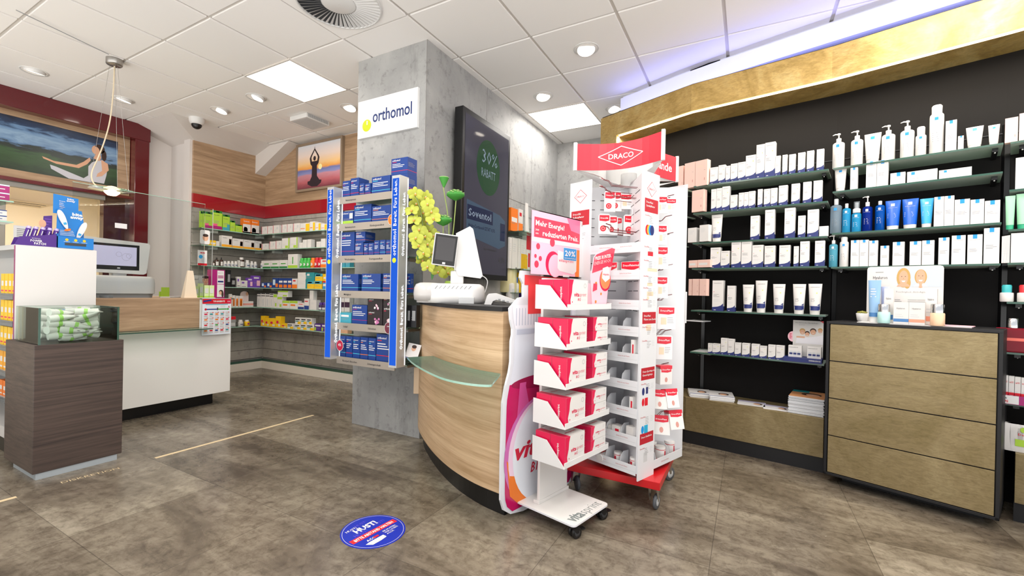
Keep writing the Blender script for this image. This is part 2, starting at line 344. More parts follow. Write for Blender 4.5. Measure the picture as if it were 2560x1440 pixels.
# rear shop room seen behind the left counter: red portal frame, picture strip, hatch to a cream room
FY = 6.2
mb = MB(); mb.box(-4, 1.16, FY + .12, FY + .2, 0, CEIL, WALLW)
mb.box(-1.4, 2.59, FY - .02, FY + .12, 2.79, CEIL, DRED); mb.box(2.44, 2.58, FY - .02, FY + .2, 0, 2.79, DRED); mb.box(-1.4, 2.44, FY + .02, FY + .2, 2.09, 2.125, DRED)
struct('trim_5', mb, .004)
RECB = mat('glossy maroon wall', '3a1013', .1, coat=.5)
mb = MB(); mb.box(-1.4, 2.44, FY + .16, FY + .2, 2.125, 2.79, RECB); mb.box(2.2, 2.44, FY + .1, FY + .2, 0, 2.1, RECB); struct('wall_portal', mb)
CREAM = mat('cream wall', 'e2d6c0', .7)
mb = MB(); mb.box(.2, 3.2, 9.4, 9.5, 0, 2.6, CREAM); mb.box(.1, .2, FY + .2, 9.5, 0, 2.6, CREAM); mb.box(3.2, 3.3, FY + .2, 9.5, 0, 2.6, CREAM); mb.box(.1, 3.3, FY + .2, 9.5, 2.6, 2.65, CREAM)
mb.box(.1, 3.3, FY + .2, 9.5, -.05, .001, CREAM); mb.box(-4, .9, FY + .1, FY + .2, 0, 2.09, CREAM)
struct('wall_hatch_room', mb)
area('hatch_room_light', (1.7, 7.6, 2.55), 1.2, .6, 75, (1, .95, .86))
GRM = mat('grey metal frame', '8a8883', .4, .4)
mb = MB(); mb.box(.9, 2.2, FY + .06, FY + .12, 2.04, 2.09, GRM); mb.box(1.38, 1.43, FY + .06, FY + .12, 0, 2.04, GRM); struct('window_1', mb, .003)
# right side: black panelled wall behind the shelving, on a faceted line
FR = [Vector(p) for p in ((4.0, 1.19), (3.66, .4), (3.505, -.434), (3.293, -1.14), (2.97, -2.05), (2.6, -2.85))]
def off(d):
    out = []
    for i in range(len(FR)):
        a, b_ = FR[max(i - 1, 0)], FR[min(i + 1, len(FR) - 1)]; t_ = (b_ - a).normalized(); out.append(FR[i] + Vector((-t_.y, t_.x)) * d)
    return out
def band(mb, d0, d1, z0, z1, mt, i0=0, i1=None, ext0=0):
    A, B = off(d0), off(d1); i1 = len(FR) - 1 if i1 is None else i1
    for i in range(i0, i1):
        pts = [A[i], B[i], B[i + 1], A[i + 1]]; mb.prism([(p.x, p.y) for p in pts][::-1], z0, z1, mt)
    return mb
mb = band(MB(), .31, .38, 0, CEIL, BLACKP); struct('wall_right', mb)
mb = MB()
for z in (2.05,):
    band(mb, .306, .31, z, z + .006, BLK)
A = off(.305)
for p in A[1:]: mb.box(p.x - .012, p.x + .012, p.y - .012, p.y + .012, .35, 2.1, BLK, rot=.2)
struct('trim_6', mb)
SOF = mat('white soffit', 'e4e6f2', .5)
band_pts = [Zp(x, y, CEIL) for x, y in ((1552, 233), (1700, 172), (1803, 134), (2000, 65), (2188, 0))]
SP = [Vector((p.x, p.y)) for p in band_pts]; SP.append(SP[-1] + (SP[-1] - SP[-2]) * 3)
mb = MB()
for i in range(len(SP) - 1):
    a, b_ = SP[i], SP[i + 1]; n_ = Vector((.95, -.25)) * .9
    mb.prism([(a.x, a.y), (b_.x, b_.y), (b_.x + n_.x, b_.y + n_.y), (a.x + n_.x, a.y + n_.y)], 2.80, CEIL - .05, SOF)
    mb.prism([(a.x + .09, a.y), (b_.x + .09, b_.y), (b_.x + n_.x, b_.y + n_.y), (a.x + n_.x, a.y + n_.y)], CEIL - .05, CEIL, SOF)
struct('trim_7', mb)
for i in range(len(SP) - 1):                     # blue strip lying on top of the brass surround, shining up at soffit and ceiling
    a, b_ = SP[i], SP[i + 1]; t_ = (b_ - a).normalized(); n_ = Vector((-t_.y, t_.x)); c_ = (a + b_) / 2 - n_ * .06
    lo = area('cove_light', (c_.x, c_.y, 2.722), (b_ - a).length, .02, 1.5 * (b_ - a).length, (.35, .36, 1)); D = Vector((0, 0, 1)); T_ = Vector((t_.x, t_.y, 0))
    lo.matrix_world = Matrix.Translation((c_.x, c_.y, 2.722)) @ Matrix((T_, D.cross(T_) * -1, -D)).transposed().to_4x4()
# ================================================================ RIGHT SHELVING
def onF(x, y, d):                                # pixel -> point on the faceted front line at offset d; returns point, tangent
    Lp = off(d); best = None
    for i in range(len(Lp) - 1):
        t_ = (Lp[i + 1] - Lp[i]); P = Pp(x, y, Lp[i], t_); s_ = (P.xy - Lp[i]).dot(t_) / t_.dot(t_)
        if best is None or abs(s_ - .5) < best[0]: best = (abs(s_ - .5), P, t_.normalized())
    return best[1], best[2]
def seg(d, i): Lp = off(d); return Lp[i], Lp[i + 1], (Lp[i + 1] - Lp[i]).normalized()
# brass portal frame round the shelving
root = empty('shelving_surround', (3.7, 0, 0), 0, 'tall brushed brass surround framing the black shelving wall on the right', 'surround')
Pinv = Matrix.Translation((-3.7, 0, 0))
def child(mb, name, parent, off_=None, bev=0):
    o = mb.obj(name, parent, bev); o.matrix_parent_inverse = parent.matrix_world.inverted() if off_ is None else off_; return o
mb = MB(); A, B = off(0), off(.34)
for i in range(len(FR) - 1):
    a0, a1, b0, b1 = A[i], A[i + 1], B[i], B[i + 1]
    z0a, z0b = 2.5, 2.5; z1a = 2.70 if i > 0 else 2.695; z1b = 2.70
    mb.add([(a0.x, a0.y, z0a), (a1.x, a1.y, z0b), (b1.x, b1.y, z0b), (b0.x, b0.y, z0a), (a0.x, a0.y, z1a), (a1.x, a1.y, z1b), (b1.x, b1.y, z1b), (b0.x, b0.y, z1a)],
           [(0, 1, 2, 3), (7, 6, 5, 4), (0, 4, 5, 1), (2, 6, 7, 3), (1, 5, 6, 2), (3, 7, 4, 0)], GOLD)
INV = Matrix.Translation((-3.7, 0, 0))
o = mb.obj('fascia', root); o.matrix_parent_inverse = INV
a = A[0]; t_ = (A[1] - A[0]).normalized(); n_ = Vector((-t_.y, t_.x))
def quadxy(p, t1, t2, s0, s1, d0, d1): return [(p + t1 * s + t2 * d) for s, d in ((s0, d0), (s1, d0), (s1, d1), (s0, d1))]
mb = MB(); mb.prism([(q.x, q.y) for q in quadxy(a, t_, n_, 0, .175, 0, .34)][::-1], 0, 2.5, GOLD)
o = mb.obj('jamb', root); o.matrix_parent_inverse = INV
mb = MB(); A2, B2 = off(.012), off(.03)
for i in range(len(FR) - 1):
    p, q = A2[i], A2[i + 1]; p2, q2 = B2[i], B2[i + 1]
    if i == 0: p = p + (q - p).normalized() * .19; p2 = p2 + (q2 - p2).normalized() * .19
    mb.prism([(p.x, p.y), (p2.x, p2.y), (q2.x, q2.y), (q.x, q.y)][::-1], 2.493, 2.4995, LEDW)
q = quadxy(a, t_, n_, .176, .183, .012, .03); mb.prism([(c_.x, c_.y) for c_ in q][::-1], .4, 2.49, LEDW)
o = mb.obj('led_strip', root); o.matrix_parent_inverse = INV; o['label'] = 'glowing warm white light strip'
mb = MB(); mb = band(mb, .02, .3, 2.7, 2.712, BLACK); o = mb.obj('black_shadow_gap', root); o.matrix_parent_inverse = INV
for i in range(len(FR) - 1):                    # light of the strip falls down over the shelves
    p, q = off(.04)[i], off(.04)[i + 1]; t2 = q - p
    area('strip_light', ((p.x + q.x) / 2, (p.y + q.y) / 2, 2.48), t2.length * .95, .02, 6.5 * t2.length, (1, .88, .7), (0, .5 * 0, math.atan2(t2.y, t2.x)))

UNITS = {}
def unit_frame(i, d): a, b_, t_ = seg(d, i); return a, b_, t_
# bays are the facets: bay 0 left, 1 middle, 2 right, 3 far right
BAYN = ['left bay', 'middle bay', 'right bay', 'far right bay']
for i in range(4):
    a, b_, t_ = seg(0, i); L_ = (b_ - a).length; th = math.atan2(t_.y, t_.x)
    if i == 2: continue
    r_ = empty('plinth_cabinet', (a.x, a.y, 0), th, 'low brass fronted cabinet under the %s of the black shelving' % BAYN[i], 'cabinet', 'low brass cabinets under the black shelving')
    s0 = .18 if i == 0 else (.05 if i == 3 else 0)
    mb = MB().box(s0 + .002, L_ - .002, 0.004, .30, .095, .345, GOLD2)
    if i == 0: mb.box(L_ - .16, L_ - .158, .0032, .005, .095, .345, BLACK)
    mb.obj('body', r_, .0015); MB().box(s0, L_, .012, .28, 0, .095, BLACK).obj('kickboard', r_)
a, b_, t_ = seg(0, 2)
SHZ = {0: [1.935, 1.743, 1.515, 1.322, 1.11, .91, .665], 1: [1.94, 1.735, 1.51, 1.317, 1.0, .685], 2: [1.94, 1.79, 1.525, 1.31], 3: [1.937, 1.69, 1.485, 1.312, 1.11, .85, .586]}
LEVEL = {0: 'top', 1: 'second', 2: 'third', 3: 'fourth', 4: 'fifth', 5: 'sixth', 6: 'lowest'}
for i in range(4):
    a, b_, t_ = seg(.045, i); L_ = (b_ - a).length; th = math.atan2(t_.y, t_.x)
    for k, z in enumerate(SHZ[i]):
        nm = 'frosted glass shelf, %s level of the %s in the black shelving' % (LEVEL[k], BAYN[i])
        r_ = empty('glass_shelf', (a.x, a.y, z), th, nm, 'shelf', 'frosted glass shelves on the black wall')
        s0 = .2 if i == 0 else .012; L_ -= .05 if i == 0 else 0
        MB().box(s0, L_ - .012, 0, .262, -.01, 0, GLASSF).box(s0, L_ - .012, -.001, 0, -.01, 0, GEDGE).obj('pane', r_)
        for sx_ in (s0 + .03, L_ - .05):
            mb = MB().vprism([(sx_, -.011), (sx_ + .022, -.011), (sx_ + .022, -.03), (sx_, -.03)][::-1], .05, .262, BLK)
            mb.sphere((sx_ + .011, .075, -.03), .006, CHROME, 8, 4); mb.obj('bracket', r_, .002)
# brass chest of drawers standing proud of the right bay
cl, cr = Vector((3.335, -.414)), Vector((3.075, -1.068)); t_ = (cr - cl).normalized(); CL = (cr - cl).length; th = math.atan2(t_.y, t_.x)
CH = (cl, t_, th)
r_ = empty('chest_of_drawers', (cl.x, cl.y, 0), th, 'black framed chest with four wide brass drawer fronts', 'chest of drawers')
Zb, Zt = .055, .972
mb = MB(); mb.box(0, CL, 0, .40, Zt - .014, Zt, BLACK); mb.box(0, .014, 0, .40, Zb, Zt - .014, BLACK); mb.box(CL - .014, CL, 0, .40, Zb, Zt - .014, BLACK)
mb.box(0, CL, 0, .40, Zb, Zb + .014, BLACK); mb.box(.014, CL - .014, .02, .40, Zb + .014, Zt - .014, BLACK); mb.obj('carcass', r_, .001)
MB().box(.06, CL - .06, .14, .38, 0, Zb, BLK).obj('plinth', r_)
hh = (Zt - Zb - .028) / 4
for k in range(4):
    z0 = Zb + .014 + k * hh; MB().box(.018, CL - .018, .004, .02, z0 + .003, z0 + hh - .003, GOLD2).obj('drawer', r_, .001)

# ================================================================ CURVED COUNTER
kick = [Vector(p) for p in ((2.60, 2.045), (2.5, 1.95), (2.343, 1.769), (2.2, 1.58), (2.08, 1.382), (2.0, 1.19), (1.965, 1.03))]
def smooth(P, n=4):
    out = []
    for i in range(len(P) - 1):
        p0, p1, p2, p3 = P[max(i - 1, 0)], P[i], P[i + 1], P[min(i + 2, len(P) - 1)]
        for k in range(n):
            q = k / n; out.append(.5 * ((2 * p1) + (p2 - p0) * q + (2 * p0 - 5 * p1 + 4 * p2 - p3) * q * q + (3 * p1 - p0 - 3 * p2 + p3) * q ** 3))
    out.append(P[-1].copy()); return out
KS = smooth(kick)
def offs(P, d):
    out = []
    for i in range(len(P)):
        t_ = (P[min(i + 1, len(P) - 1)] - P[max(i - 1, 0)]).normalized(); out.append(P[i] + Vector((-t_.y, t_.x)) * d)
    return out
r_ = empty('curved_sales_counter', (2.3, 1.5, 0), 0, 'curved sales counter clad in pale oak with a black top', 'counter'); IV = Matrix.Translation((-2.3, -1.5, 0))
def cband(d0, d1, z0, z1, mt, mb=None):
    mb = mb or MB(); A, B = offs(KS, d0), offs(KS, d1)
    for i in range(len(A) - 1):
        mb.add([(A[i].x, A[i].y, z0), (A[i + 1].x, A[i + 1].y, z0), (B[i + 1].x, B[i + 1].y, z0), (B[i].x, B[i].y, z0), (A[i].x, A[i].y, z1), (A[i + 1].x, A[i + 1].y, z1), (B[i + 1].x, B[i + 1].y, z1), (B[i].x, B[i].y, z1)],
               [(0, 1, 2, 3), (7, 6, 5, 4)], mt); 
        mb.add([(A[i].x, A[i].y, z0), (A[i + 1].x, A[i + 1].y, z0), (A[i + 1].x, A[i + 1].y, z1), (A[i].x, A[i].y, z1), (B[i].x, B[i].y, z0), (B[i + 1].x, B[i + 1].y, z0), (B[i + 1].x, B[i + 1].y, z1), (B[i].x, B[i].y, z1)], [(0, 3, 2, 1), (4, 5, 6, 7)], mt, True)
    for i in (0, len(A) - 1):
        mb.add([(A[i].x, A[i].y, z0), (B[i].x, B[i].y, z0), (B[i].x, B[i].y, z1), (A[i].x, A[i].y, z1)], [(0, 1, 2, 3)], mt)
    return mb
for (mb, nm, lb) in ((cband(0, .46, 0, .12, BLK), 'kickboard', None), (cband(-.04, .5, .12, 1.012, OAKC), 'oak_body', None), (cband(-.05, .52, 1.012, 1.034, BLACK), 'worktop', 'black worktop')):
    o = mb.obj(nm, r_); o.matrix_parent_inverse = IV
    if lb: o['label'] = lb
CTZ = 1.034
# bag ledge of glass on the curved counter
gl = [Zp(x, y, .71) for x, y in ((1018, 893), (1040, 912), (1100, 942), (1165, 957), (1222, 962), (1232, 957))]
G = smooth([Vector((p.x, p.y)) for p in gl], 4); inner = offs(KS, -.052)
near = [min(inner, key=lambda q: (q - g_).length) for g_ in (G[0], G[-1])]
i0, i1 = inner.index(near[0]), inner.index(near[1])
pts = G + [inner[k] for k in range(i1, i0 - 1, -1)]
r2 = MB().prism([(p.x, p.y) for p in pts], .70, .71, GLASSG, side=GEDGEL).obj('glass_bag_ledge')
tag(r2, 'curved clear glass bag ledge fixed to the front of the curved oak counter', 'ledge')

# ================================================================ BACK-LIT DISPLAY RACK ON THE PILLAR
ZS = [1.785, 1.585, 1.348, 1.09, .852, .60]
TH = [ 'topmost', 'second', 'third', 'fourth', 'fifth', 'lowest']
r_ = empty('pillar_display_rack', (2.64, 2.4, 0), -PI / 2, 'illuminated blue and silver shelf rack hung on the concrete pillar', 'display rack')
# local: +X = viewer's right (world -Y), -Y = towards the viewer (world -X); pillar face at y=0
def lx(Y): return 2.4 - Y
X0c, X1c = lx(2.72), lx(2.075)
for c0, c1, nm in ((lx(2.735), lx(2.665), 0), (lx(2.1), lx(2.03), 1)):
    z0, z1 = .585, 1.875 if nm else 1.858
    mb = MB().box(c0, c1, -.35, -.0 if nm else -.0, z0, z1, STEEL) if 0 else MB()
    mb.box(c0, c1, -.36, -.27, z0, z1, mat('silver profile', 'c4c6c8', .3, .5)); yf = lambda x, z: -.3602
    mb.box(c0 + .008, c1 - .008, -.3625, -.36, z0 + .015, z1 - .02, SIGNB)
    yf = lambda x, z: -.3628; cx = (c0 + c1) / 2 + .014
    mb.text(yf, 'orthomol', cx, z0 + .72 + .03, .034, WPRINT, bold=.015, rot=PI / 2); mb.disc(yf, cx - .014, z0 + .72, .017, LIME)
    mb.text(yf, 'Bereit. Fürs Leben.', cx, z0 + .95, .030, WPRINT, w=None, bold=.012, rot=PI / 2)
    # side edge lettering (facing the camera's right side)
    mb.M = Matrix.Translation((c1, -.315, 0)) @ Matrix.Rotation(PI / 2, 4, 'Z')
    mb.rect(lambda x, z: 0, .032, .04, z0 + .01, z1 - .01, SIGNE, eps=.001)
    for zz in (z0 + .12, z0 + .75): mb.text(lambda x, z: 0, 'Orthomol. Bereit. Fürs Leben.', .008, zz, .026, SIGNE, w=None, bold=.012, rot=PI / 2, eps=.003)
    mb.M = None
    mb.obj('light_column', r_, .002)
    [MB().box(c0 + .02, c1 - .02, -.27, 0, zq, zq + .04, STEEL).obj('wall_bracket', r_) for zq in (z0 + .05, z1 - .2)]
SHL = mat('champagne shelf rail', 'b3a99e', .4, .5)
for k, z in enumerate(ZS):
    mb = MB().box(X0c + .055, X1c - .02, -.30, -.02, z - .008, z, GLASSG).box(X0c + .055, X1c - .02, -.305, -.30, z - .048, z + .004, SHL)
    caps = ('Immunsystem', ''), ('Immunsystem', 'Kindergesundheit'), ('Wechseljahre', 'Darmgesundheit'), ('Müdigkeit', ''), ('Schlaf', 'Schönheit'), ('Knorpel | Knochen', 'Schwangerschaft')
    for q, s in enumerate(caps[k]):
        if s: mb.text(lambda x, z_: -.3055, s, X0c + .12 + q * .25, z - .03, .014, DINK, bold=.006)
    mb.obj('rack_shelf', r_)
mb = MB().box(X1c - .01, X1c + .1, -.2, -.02, 0, 0.001, GLASSG)
for k, z in enumerate(ZS[1:]):
    q = empty('glass_side_shelf', (2.64, 2.12, z - .01), -PI / 2, 'small clear glass shelf on the pillar right of the blue rack, %s from top' % ORD[k], 'shelf', 'small glass shelves right of the blue rack')
    MB().box(.02, .085, -.251, -.25, -.006, 0, GEDGEL).box(.02, .085, -.25, -.01, -.006, 0, GLASSG).obj('pane', q)
    MB().box(.03, .05, -.2, 0, -.03, -.006, STEEL).obj('bracket', q)

# sign and screen
r_ = empty('wall_sign', (2.64, 2.482, 2.478), -PI / 2, 'white sign with lime dot and blue lettering high on the pillar', 'sign')
mb = MB().box(-.31, .308, -.022, 0, -.15, .15, SIGNW); yf = lambda x, z: -.0222
mb.disc(yf, -.21, -.055, .048, LIME, 30); mb.rect(yf, -.212, -.2, -.05, -.018, SIGNW, eps=.001); mb.text(yf, 'orthomol', -.145, -.04, .098, mat('dark blue print', '16306f', .4), w=.40, bold=.012, res=3)
mb.obj('panel', r_)
r_ = empty('digital_signage_screen', (3.375, 2.11, 0), 0, 'tall portrait advertising screen in a black frame on the concrete wall', 'screen')
TX0, TX1, TZ0, TZ1 = -.405, .41, 1.215, 2.59
mb = MB().box(TX0, TX1, -.11, -.03, TZ0, TZ1, BLK); mb.obj('housing', r_, .004)
SCR = mat('dim lcd screen', '3b3a44', .06, emit='55536a', es=.12); yf = lambda x, z: -.1112
mb = MB().rect(lambda x, z: -.1105, TX0 + .035, TX1 - .035, TZ0 + .045, TZ1 - .045, SCR)
SG = mat('screen green', '24422c', .08, emit='2f5b3c', es=.1); SB = mat('screen blue', '3b4b5e', .08, emit='6b8db0', es=.08); SN = mat('screen navy', '1d2440', .08, emit='1d2440', es=.2); SW = mat('screen text', '6f7c8c', .1, emit='a0b4cc', es=.15)
mb.disc(yf, .01, 2.19, .2, SG, 36, eps=.0004, rz=.24); mb.text(yf, '30%', -.1, 2.22, .12, SW, bold=.0, eps=.001); mb.text(yf, 'RABATT', -.11, 2.1, .075, SW, w=.24, bold=0, eps=.001)
mb.poly(yf, [(-.33, 1.86), (.23, 1.81), (.33, 1.77), (.34, 1.54), (.22, 1.5), (-.33, 1.57)], SB); mb.rect(yf, -.32, .1, 1.7, 1.82, SN, eps=.0008)
mb.text(yf, 'Soventol', -.3, 1.73, .065, SW, w=.37, bold=.02, eps=.0014); mb.text(yf, 'HydroCortisonACETAT 0,5%', -.3, 1.64, .03, SN, w=.44, eps=.0014)
mb.lines(yf, -.3, .1, 1.62, 2, .022, .007, SN, 3); mb.rect(yf, .24, .33, 1.58, 1.74, SN, eps=.0009); mb.text(yf, 'Zum Vorteilspreis', -.05, 1.47, .022, DGREY, eps=.001); mb.text(yf, '6,95', .22, 1.38, .05, DGREY, eps=.001)
mb.obj('display', r_)
for k, z in ((0, 1.70), (1, 1.335), (2, 1.105), (3, .885)):
    q = empty('glass_wall_shelf', (3.86 if k < 3 else 3.6, 2.11, z), 0, 'clear glass shelf on the slat wall right of the portrait screen, %s from top' % ORD[k], 'shelf', 'glass shelves right of the portrait screen')
    MB().box(0, 1.2, -.24, -.005, -.008, 0, GLASSG).box(0, 1.2, -.241, -.24, -.008, 0, GEDGEL).obj('pane', q)
    for s in (.12, 1.0): MB().box(s, s + .03, -.12, 0, -.03, -.008, STEEL).obj('bracket', q)
# ================================================================ CEILING FITTINGS
for k, (i, j) in enumerate(PANELS + [(0, 8), (-1, 5), (2, 10), (-2, 9), (-3, 6), (0, 11)]):
    lab = ['square light panel in the ceiling left of the pillar', 'square light panel in the ceiling right of the pillar'][k] if k < 2 else 'unseen square ceiling light panel added as fill light behind the viewpoint'
    q = empty('ceiling_light_panel', ((GX(i) + GX(i + 1)) / 2, (GY(j) + GY(j + 1)) / 2, CEIL - .004), 0, lab, 'ceiling light', 'square ceiling light panels')
    h = .3125
    mb = MB()
    for a, b_, c_, d_ in ((-h, h, -h, -h + .014), (-h, h, h - .014, h), (-h, -h + .014, -h + .014, h - .014), (h - .014, h, -h + .014, h - .014)): mb.box(a, b_, c_, d_, 0, .01, CB)
    mb.obj('frame', q); MB().box(-h + .014, h - .014, -h + .014, h - .014, .002, .012, PANELE).obj('diffuser', q)
DL = [(1.424, 5.527), (2.075, 5.536), (2.666, 4.246), (2.684, 4.902), (3.259, 3.6), (3.306, 1.111), (3.915, 1.727), (4.50, 1.20)]
DLN = ['over the red framed picture, far left', 'above the hanging glass pendant', 'just left of the lit ceiling panel', 'beside the domed camera', 'close to the left edge of the pillar', 'nearest the brass surround', 'above the right lit ceiling panel', 'peeping out beside the white soffit']
for k, (x, y) in enumerate(DL):
    q = empty('ceiling_downlight', (x, y, CEIL), .4 * k, 'round swivelling downlight ' + DLN[k], 'downlight', 'round ceiling downlights')
    MB().lathe([(.083, -.0), (.094, -.004), (.096, 0), (.096, .006), (.074, .006), (.074, -.002)], WP, n=28, cap=False).obj('ring', q)
    mb = MB(); mb.M = Matrix.Rotation(.28, 4, 'X'); mb.lathe([(.066, -.012), (.070, -.008), (.070, .03), (.06, .034)], WP, n=24, cap=False); mb.obj('swivel_housing', q)
    mb = MB(); mb.M = Matrix.Rotation(.28, 4, 'X'); mb.lathe([(.001, -.013), (.062, -.009)], LAMPE, n=24, cap=False); mb.lathe([(.001, .02), (.07, .022)], LAMPE, n=24, cap=False); mb.obj('lamp', q)
    l = bpy.data.lights.new('downlight_beam', 'SPOT'); l.energy = 12; l.spot_size = 1.9; l.spot_blend = .7; l.shadow_soft_size = .05; l.color = (1, .86, .68) if k < 5 else (1, .92, .8)
    lo = bpy.data.objects.new('downlight_beam', l); lo.location = (x, y, CEIL - .03); COL.objects.link(lo)
q = empty('swirl_air_diffuser', (2.03, 2.36, CEIL), 0, 'round white swirl air diffuser with radial blades in a ceiling tile', 'air vent')
mb = MB().box(-.305, .305, -.305, .305, -.006, 0, CT); mb.obj('faceplate', q); MB().lathe([(.001, -.007), (.262, -.007)], DGREY, n=48, cap=False).obj('dark_plenum', q)
for k in range(48):
    a = 2 * PI * k / 48; mb = MB(); mb.M = Matrix.Rotation(a, 4, 'Z')
    mb.add([(.11, -.004, -.007), (.262, -.011, -.007), (.262, .012, -.019), (.11, .003, -.013)], [(0, 1, 2, 3), (3, 2, 1, 0)], WP); mb.obj('blade', q)
MB().lathe([(.001, -.014), (.1, -.014), (.112, -.008), (.112, -.006)], WP, n=32, cap=False).obj('hub', q)
MB().lathe([(.262, -.007), (.262, -.018), (.272, -.016), (.276, -.006)], WP, n=48, cap=False).obj('rim', q)
q = empty('ceiling_speaker_box', (3.291, 4.252, CEIL), 0, 'square white louvred box fixed to the ceiling beside the pillar', 'ceiling vent')
MB().box(-.15, .15, -.14, .14, -.05, 0, WP).obj('housing', q, .006)
mb = MB()
for k in range(22): mb.box(-.13 + k * .012, -.125 + k * .012, -.143, -.14, -.042, -.008, GREY)
mb.obj('louvre', q); mb = MB()
for k in range(16): mb.box(-.13, .13, -.12 + k * .016, -.112 + k * .016, -.052, -.05, LGREY)
mb.obj('grille', q)
q = empty('dome_camera', (2.696, 5.389, CEIL), 0, 'white security camera with dark dome under the ceiling', 'security camera')
MB().lathe([(.075, 0), (.075, -.03), (.066, -.06), (.052, -.07)], WP, n=24, cap=False).obj('housing', q); MB().sphere((0, 0, -.068), .052, BLK, 20, 8, z0=-1, z1=.05).obj('dome', q)
MB().sphere((-.02, -.03, -.09), .02, DGREY, 12, 6).obj('lens', q)
# pendant lamp
px, py = 1.665, 4.616
q = empty('glass_disc_pendant', (px, py, CEIL), 0, 'glass disc pendant lamp on thin wires above the left counter', 'pendant lamp')
MB().lathe([(.001, -.05), (.052, -.05), (.056, -.044), (.056, 0)], STEEL, n=28, cap=False).obj('ceiling_rose', q)
for k in range(3):
    a = 2 * PI * k / 3 + .4; MB().tube([(.03 * math.cos(a), .03 * math.sin(a), -.05), (.15 * math.cos(a), .15 * math.sin(a), -1.09)], .0012, STEEL, 5).obj('wire', q)
cab = [Zp(0, 0, 1)] ; cp = [(286, 165), (283, 230), (275, 300), (262, 350), (245, 395), (231, 425), (229, 445), (238, 462), (262, 474), (278, 478)]
cpts = [Pp(x, y, (px, py), (.87, -.49)) - Vector((px, py, CEIL)) for x, y in cp]
CABLE = mat('cream cable', 'd9c9ac', .5); MB().tube(smooth([Vector(p) for p in cpts], 4), .005, CABLE, 8).obj('cable', q)
MB().lathe([(.03, -1.10), (.15, -1.085), (.152, -1.088), (.03, -1.104)], GLASSG, n=40, cap=False).obj('glass_disc', q)
GLOW = mat('glowing glass', 'fff0d0', .3, emit='ffd9a0', es=2.2); MB().lathe([(.001, -1.135), (.03, -1.13), (.052, -1.11), (.055, -1.1), (.05, -1.075), (.03, -1.06), (.01, -1.055)], GLOW, n=24, cap=False).obj('bulb', q)
l = bpy.data.lights.new('pendant_glow', 'POINT'); l.energy = 9; l.color = (1, .78, .55); l.shadow_soft_size = .05; lo = bpy.data.objects.new('pendant_glow', l); lo.location = (px, py, 1.80); COL.objects.link(lo)
for (a, b_) in (((40, 25), (272, 136)), ):
    p0, p1 = Zp(a[0], a[1], CEIL - .015), Zp(b_[0], b_[1], CEIL - .02)
    tag(MB().tube([p0, (p0 + p1) / 2 - Vector((0, 0, .0)), p1], .003, GREY, 6).obj('ceiling_cable'), 'grey cable run along the ceiling to the pendant rose', 'cable')

# ================================================================ PICTURES
def gradmat(name, stops, axis=2, z0=0, z1=1, rough=.3, nz=0):
    m_ = mat(name, 'ffffff', rough); v = coords(m_); t, N, L, b = nt(m_); s = N.new('ShaderNodeSeparateXYZ'); L.new(v, s.inputs[0])
    f = math_(m_, 'DIVIDE', math_(m_, 'SUBTRACT', s.outputs[axis], z0), z1 - z0)
    if nz: f = math_(m_, 'ADD', f, math_(m_, 'MULTIPLY', math_(m_, 'SUBTRACT', noise(m_, coords(m_, (1, 1, 4)), 5, 5, .6, .5), .5), nz))
    base(m_, ramp(m_, f, stops)); return m_
# sunset picture on the back wall (local: X = viewer's right, faces -Y)
q = empty('sunset_yoga_picture', (3.79, 4.68, 2.64), -PI / 2, 'framed sunset beach print with a seated figure raising joined hands', 'picture')
W2, H2 = .395, .275
mb = MB()
for a, b_, c_, d_ in ((-W2 - .03, W2 + .03, -H2 - .03, -H2), (-W2 - .03, W2 + .03, H2, H2 + .03), (-W2 - .03, -W2, -H2, H2), (W2, W2 + .03, -H2, H2)): mb.box(a, b_, -.04, 0, c_, d_, mat('taupe frame', '8f7c68', .45))
mb.obj('frame', q)
SUN = gradmat('sunset print', [(0, '6d3240'), (.16, 'b8626a'), (.30, 'c98c98'), (.34, '8c8fc0'), (.42, '6d77b0'), (.46, 'f0a24a'), (.56, 'f6c98a'), (.75, 'f3ddd0'), (1, 'dfe3ec')], 2, -H2, H2, nz=.10)
mb = MB().box(-W2, W2, -.03, 0, -H2, H2, SUN); yf = lambda x, z: -.0302
SIL = mat('dark silhouette', '2a1a24', .6); mb.disc(yf, .03, -.02, .035, mat('sun print', 'fff2b0', .4), 24)
body = [(-.20, -.22), (-.12, -.255), (-.02, -.258), (.05, -.22), (.06, -.185), (.02, -.18), (-.02, -.13), (-.03, .0), (.01, .06), (.005, .13), (-.045, .2), (-.05, .25), (-.06, .2), (-.015, .12), (-.02, .065), (-.05, .05), (-.05, .10), (-.062, .118), (-.085, .118), (-.098, .10), (-.098, .05), (-.13, .065), (-.13, .12), (-.078, .2), (-.07, .25), (-.062, .2), (-.15, .13), (-.155, .06), (-.12, 0), (-.125, -.13), (-.16, -.18), (-.20, -.185)]
def fan(mb, yf, pts, mt, eps): 
    import mathutils.geometry as G_
    tri = G_.tessellate_polygon([[Vector((x, z, 0)) for x, z in pts]])
    V = [(x, yf(x, z) - eps, z) for x, z in pts]; F = []
    for t3 in tri:
        a, b_, c_ = t3; A_, B_, C_ = pts[a], pts[b_], pts[c_]
        F.append(t3 if (B_[0] - A_[0]) * (C_[1] - A_[1]) - (B_[1] - A_[1]) * (C_[0] - A_[0]) > 0 else (a, c_, b_))
    mb.add(V, F, mt)
fan(mb, yf, [(-.2, -.22), (-.12, -.255), (-.02, -.258), (.05, -.22), (.06, -.185), (.02, -.18), (-.025, -.13), (-.03, 0), (.0, .03), (-.02, .06), (-.13, .06), (-.15, .03), (-.12, 0), (-.125, -.13), (-.16, -.18), (-.2, -.185)], SIL, .001)
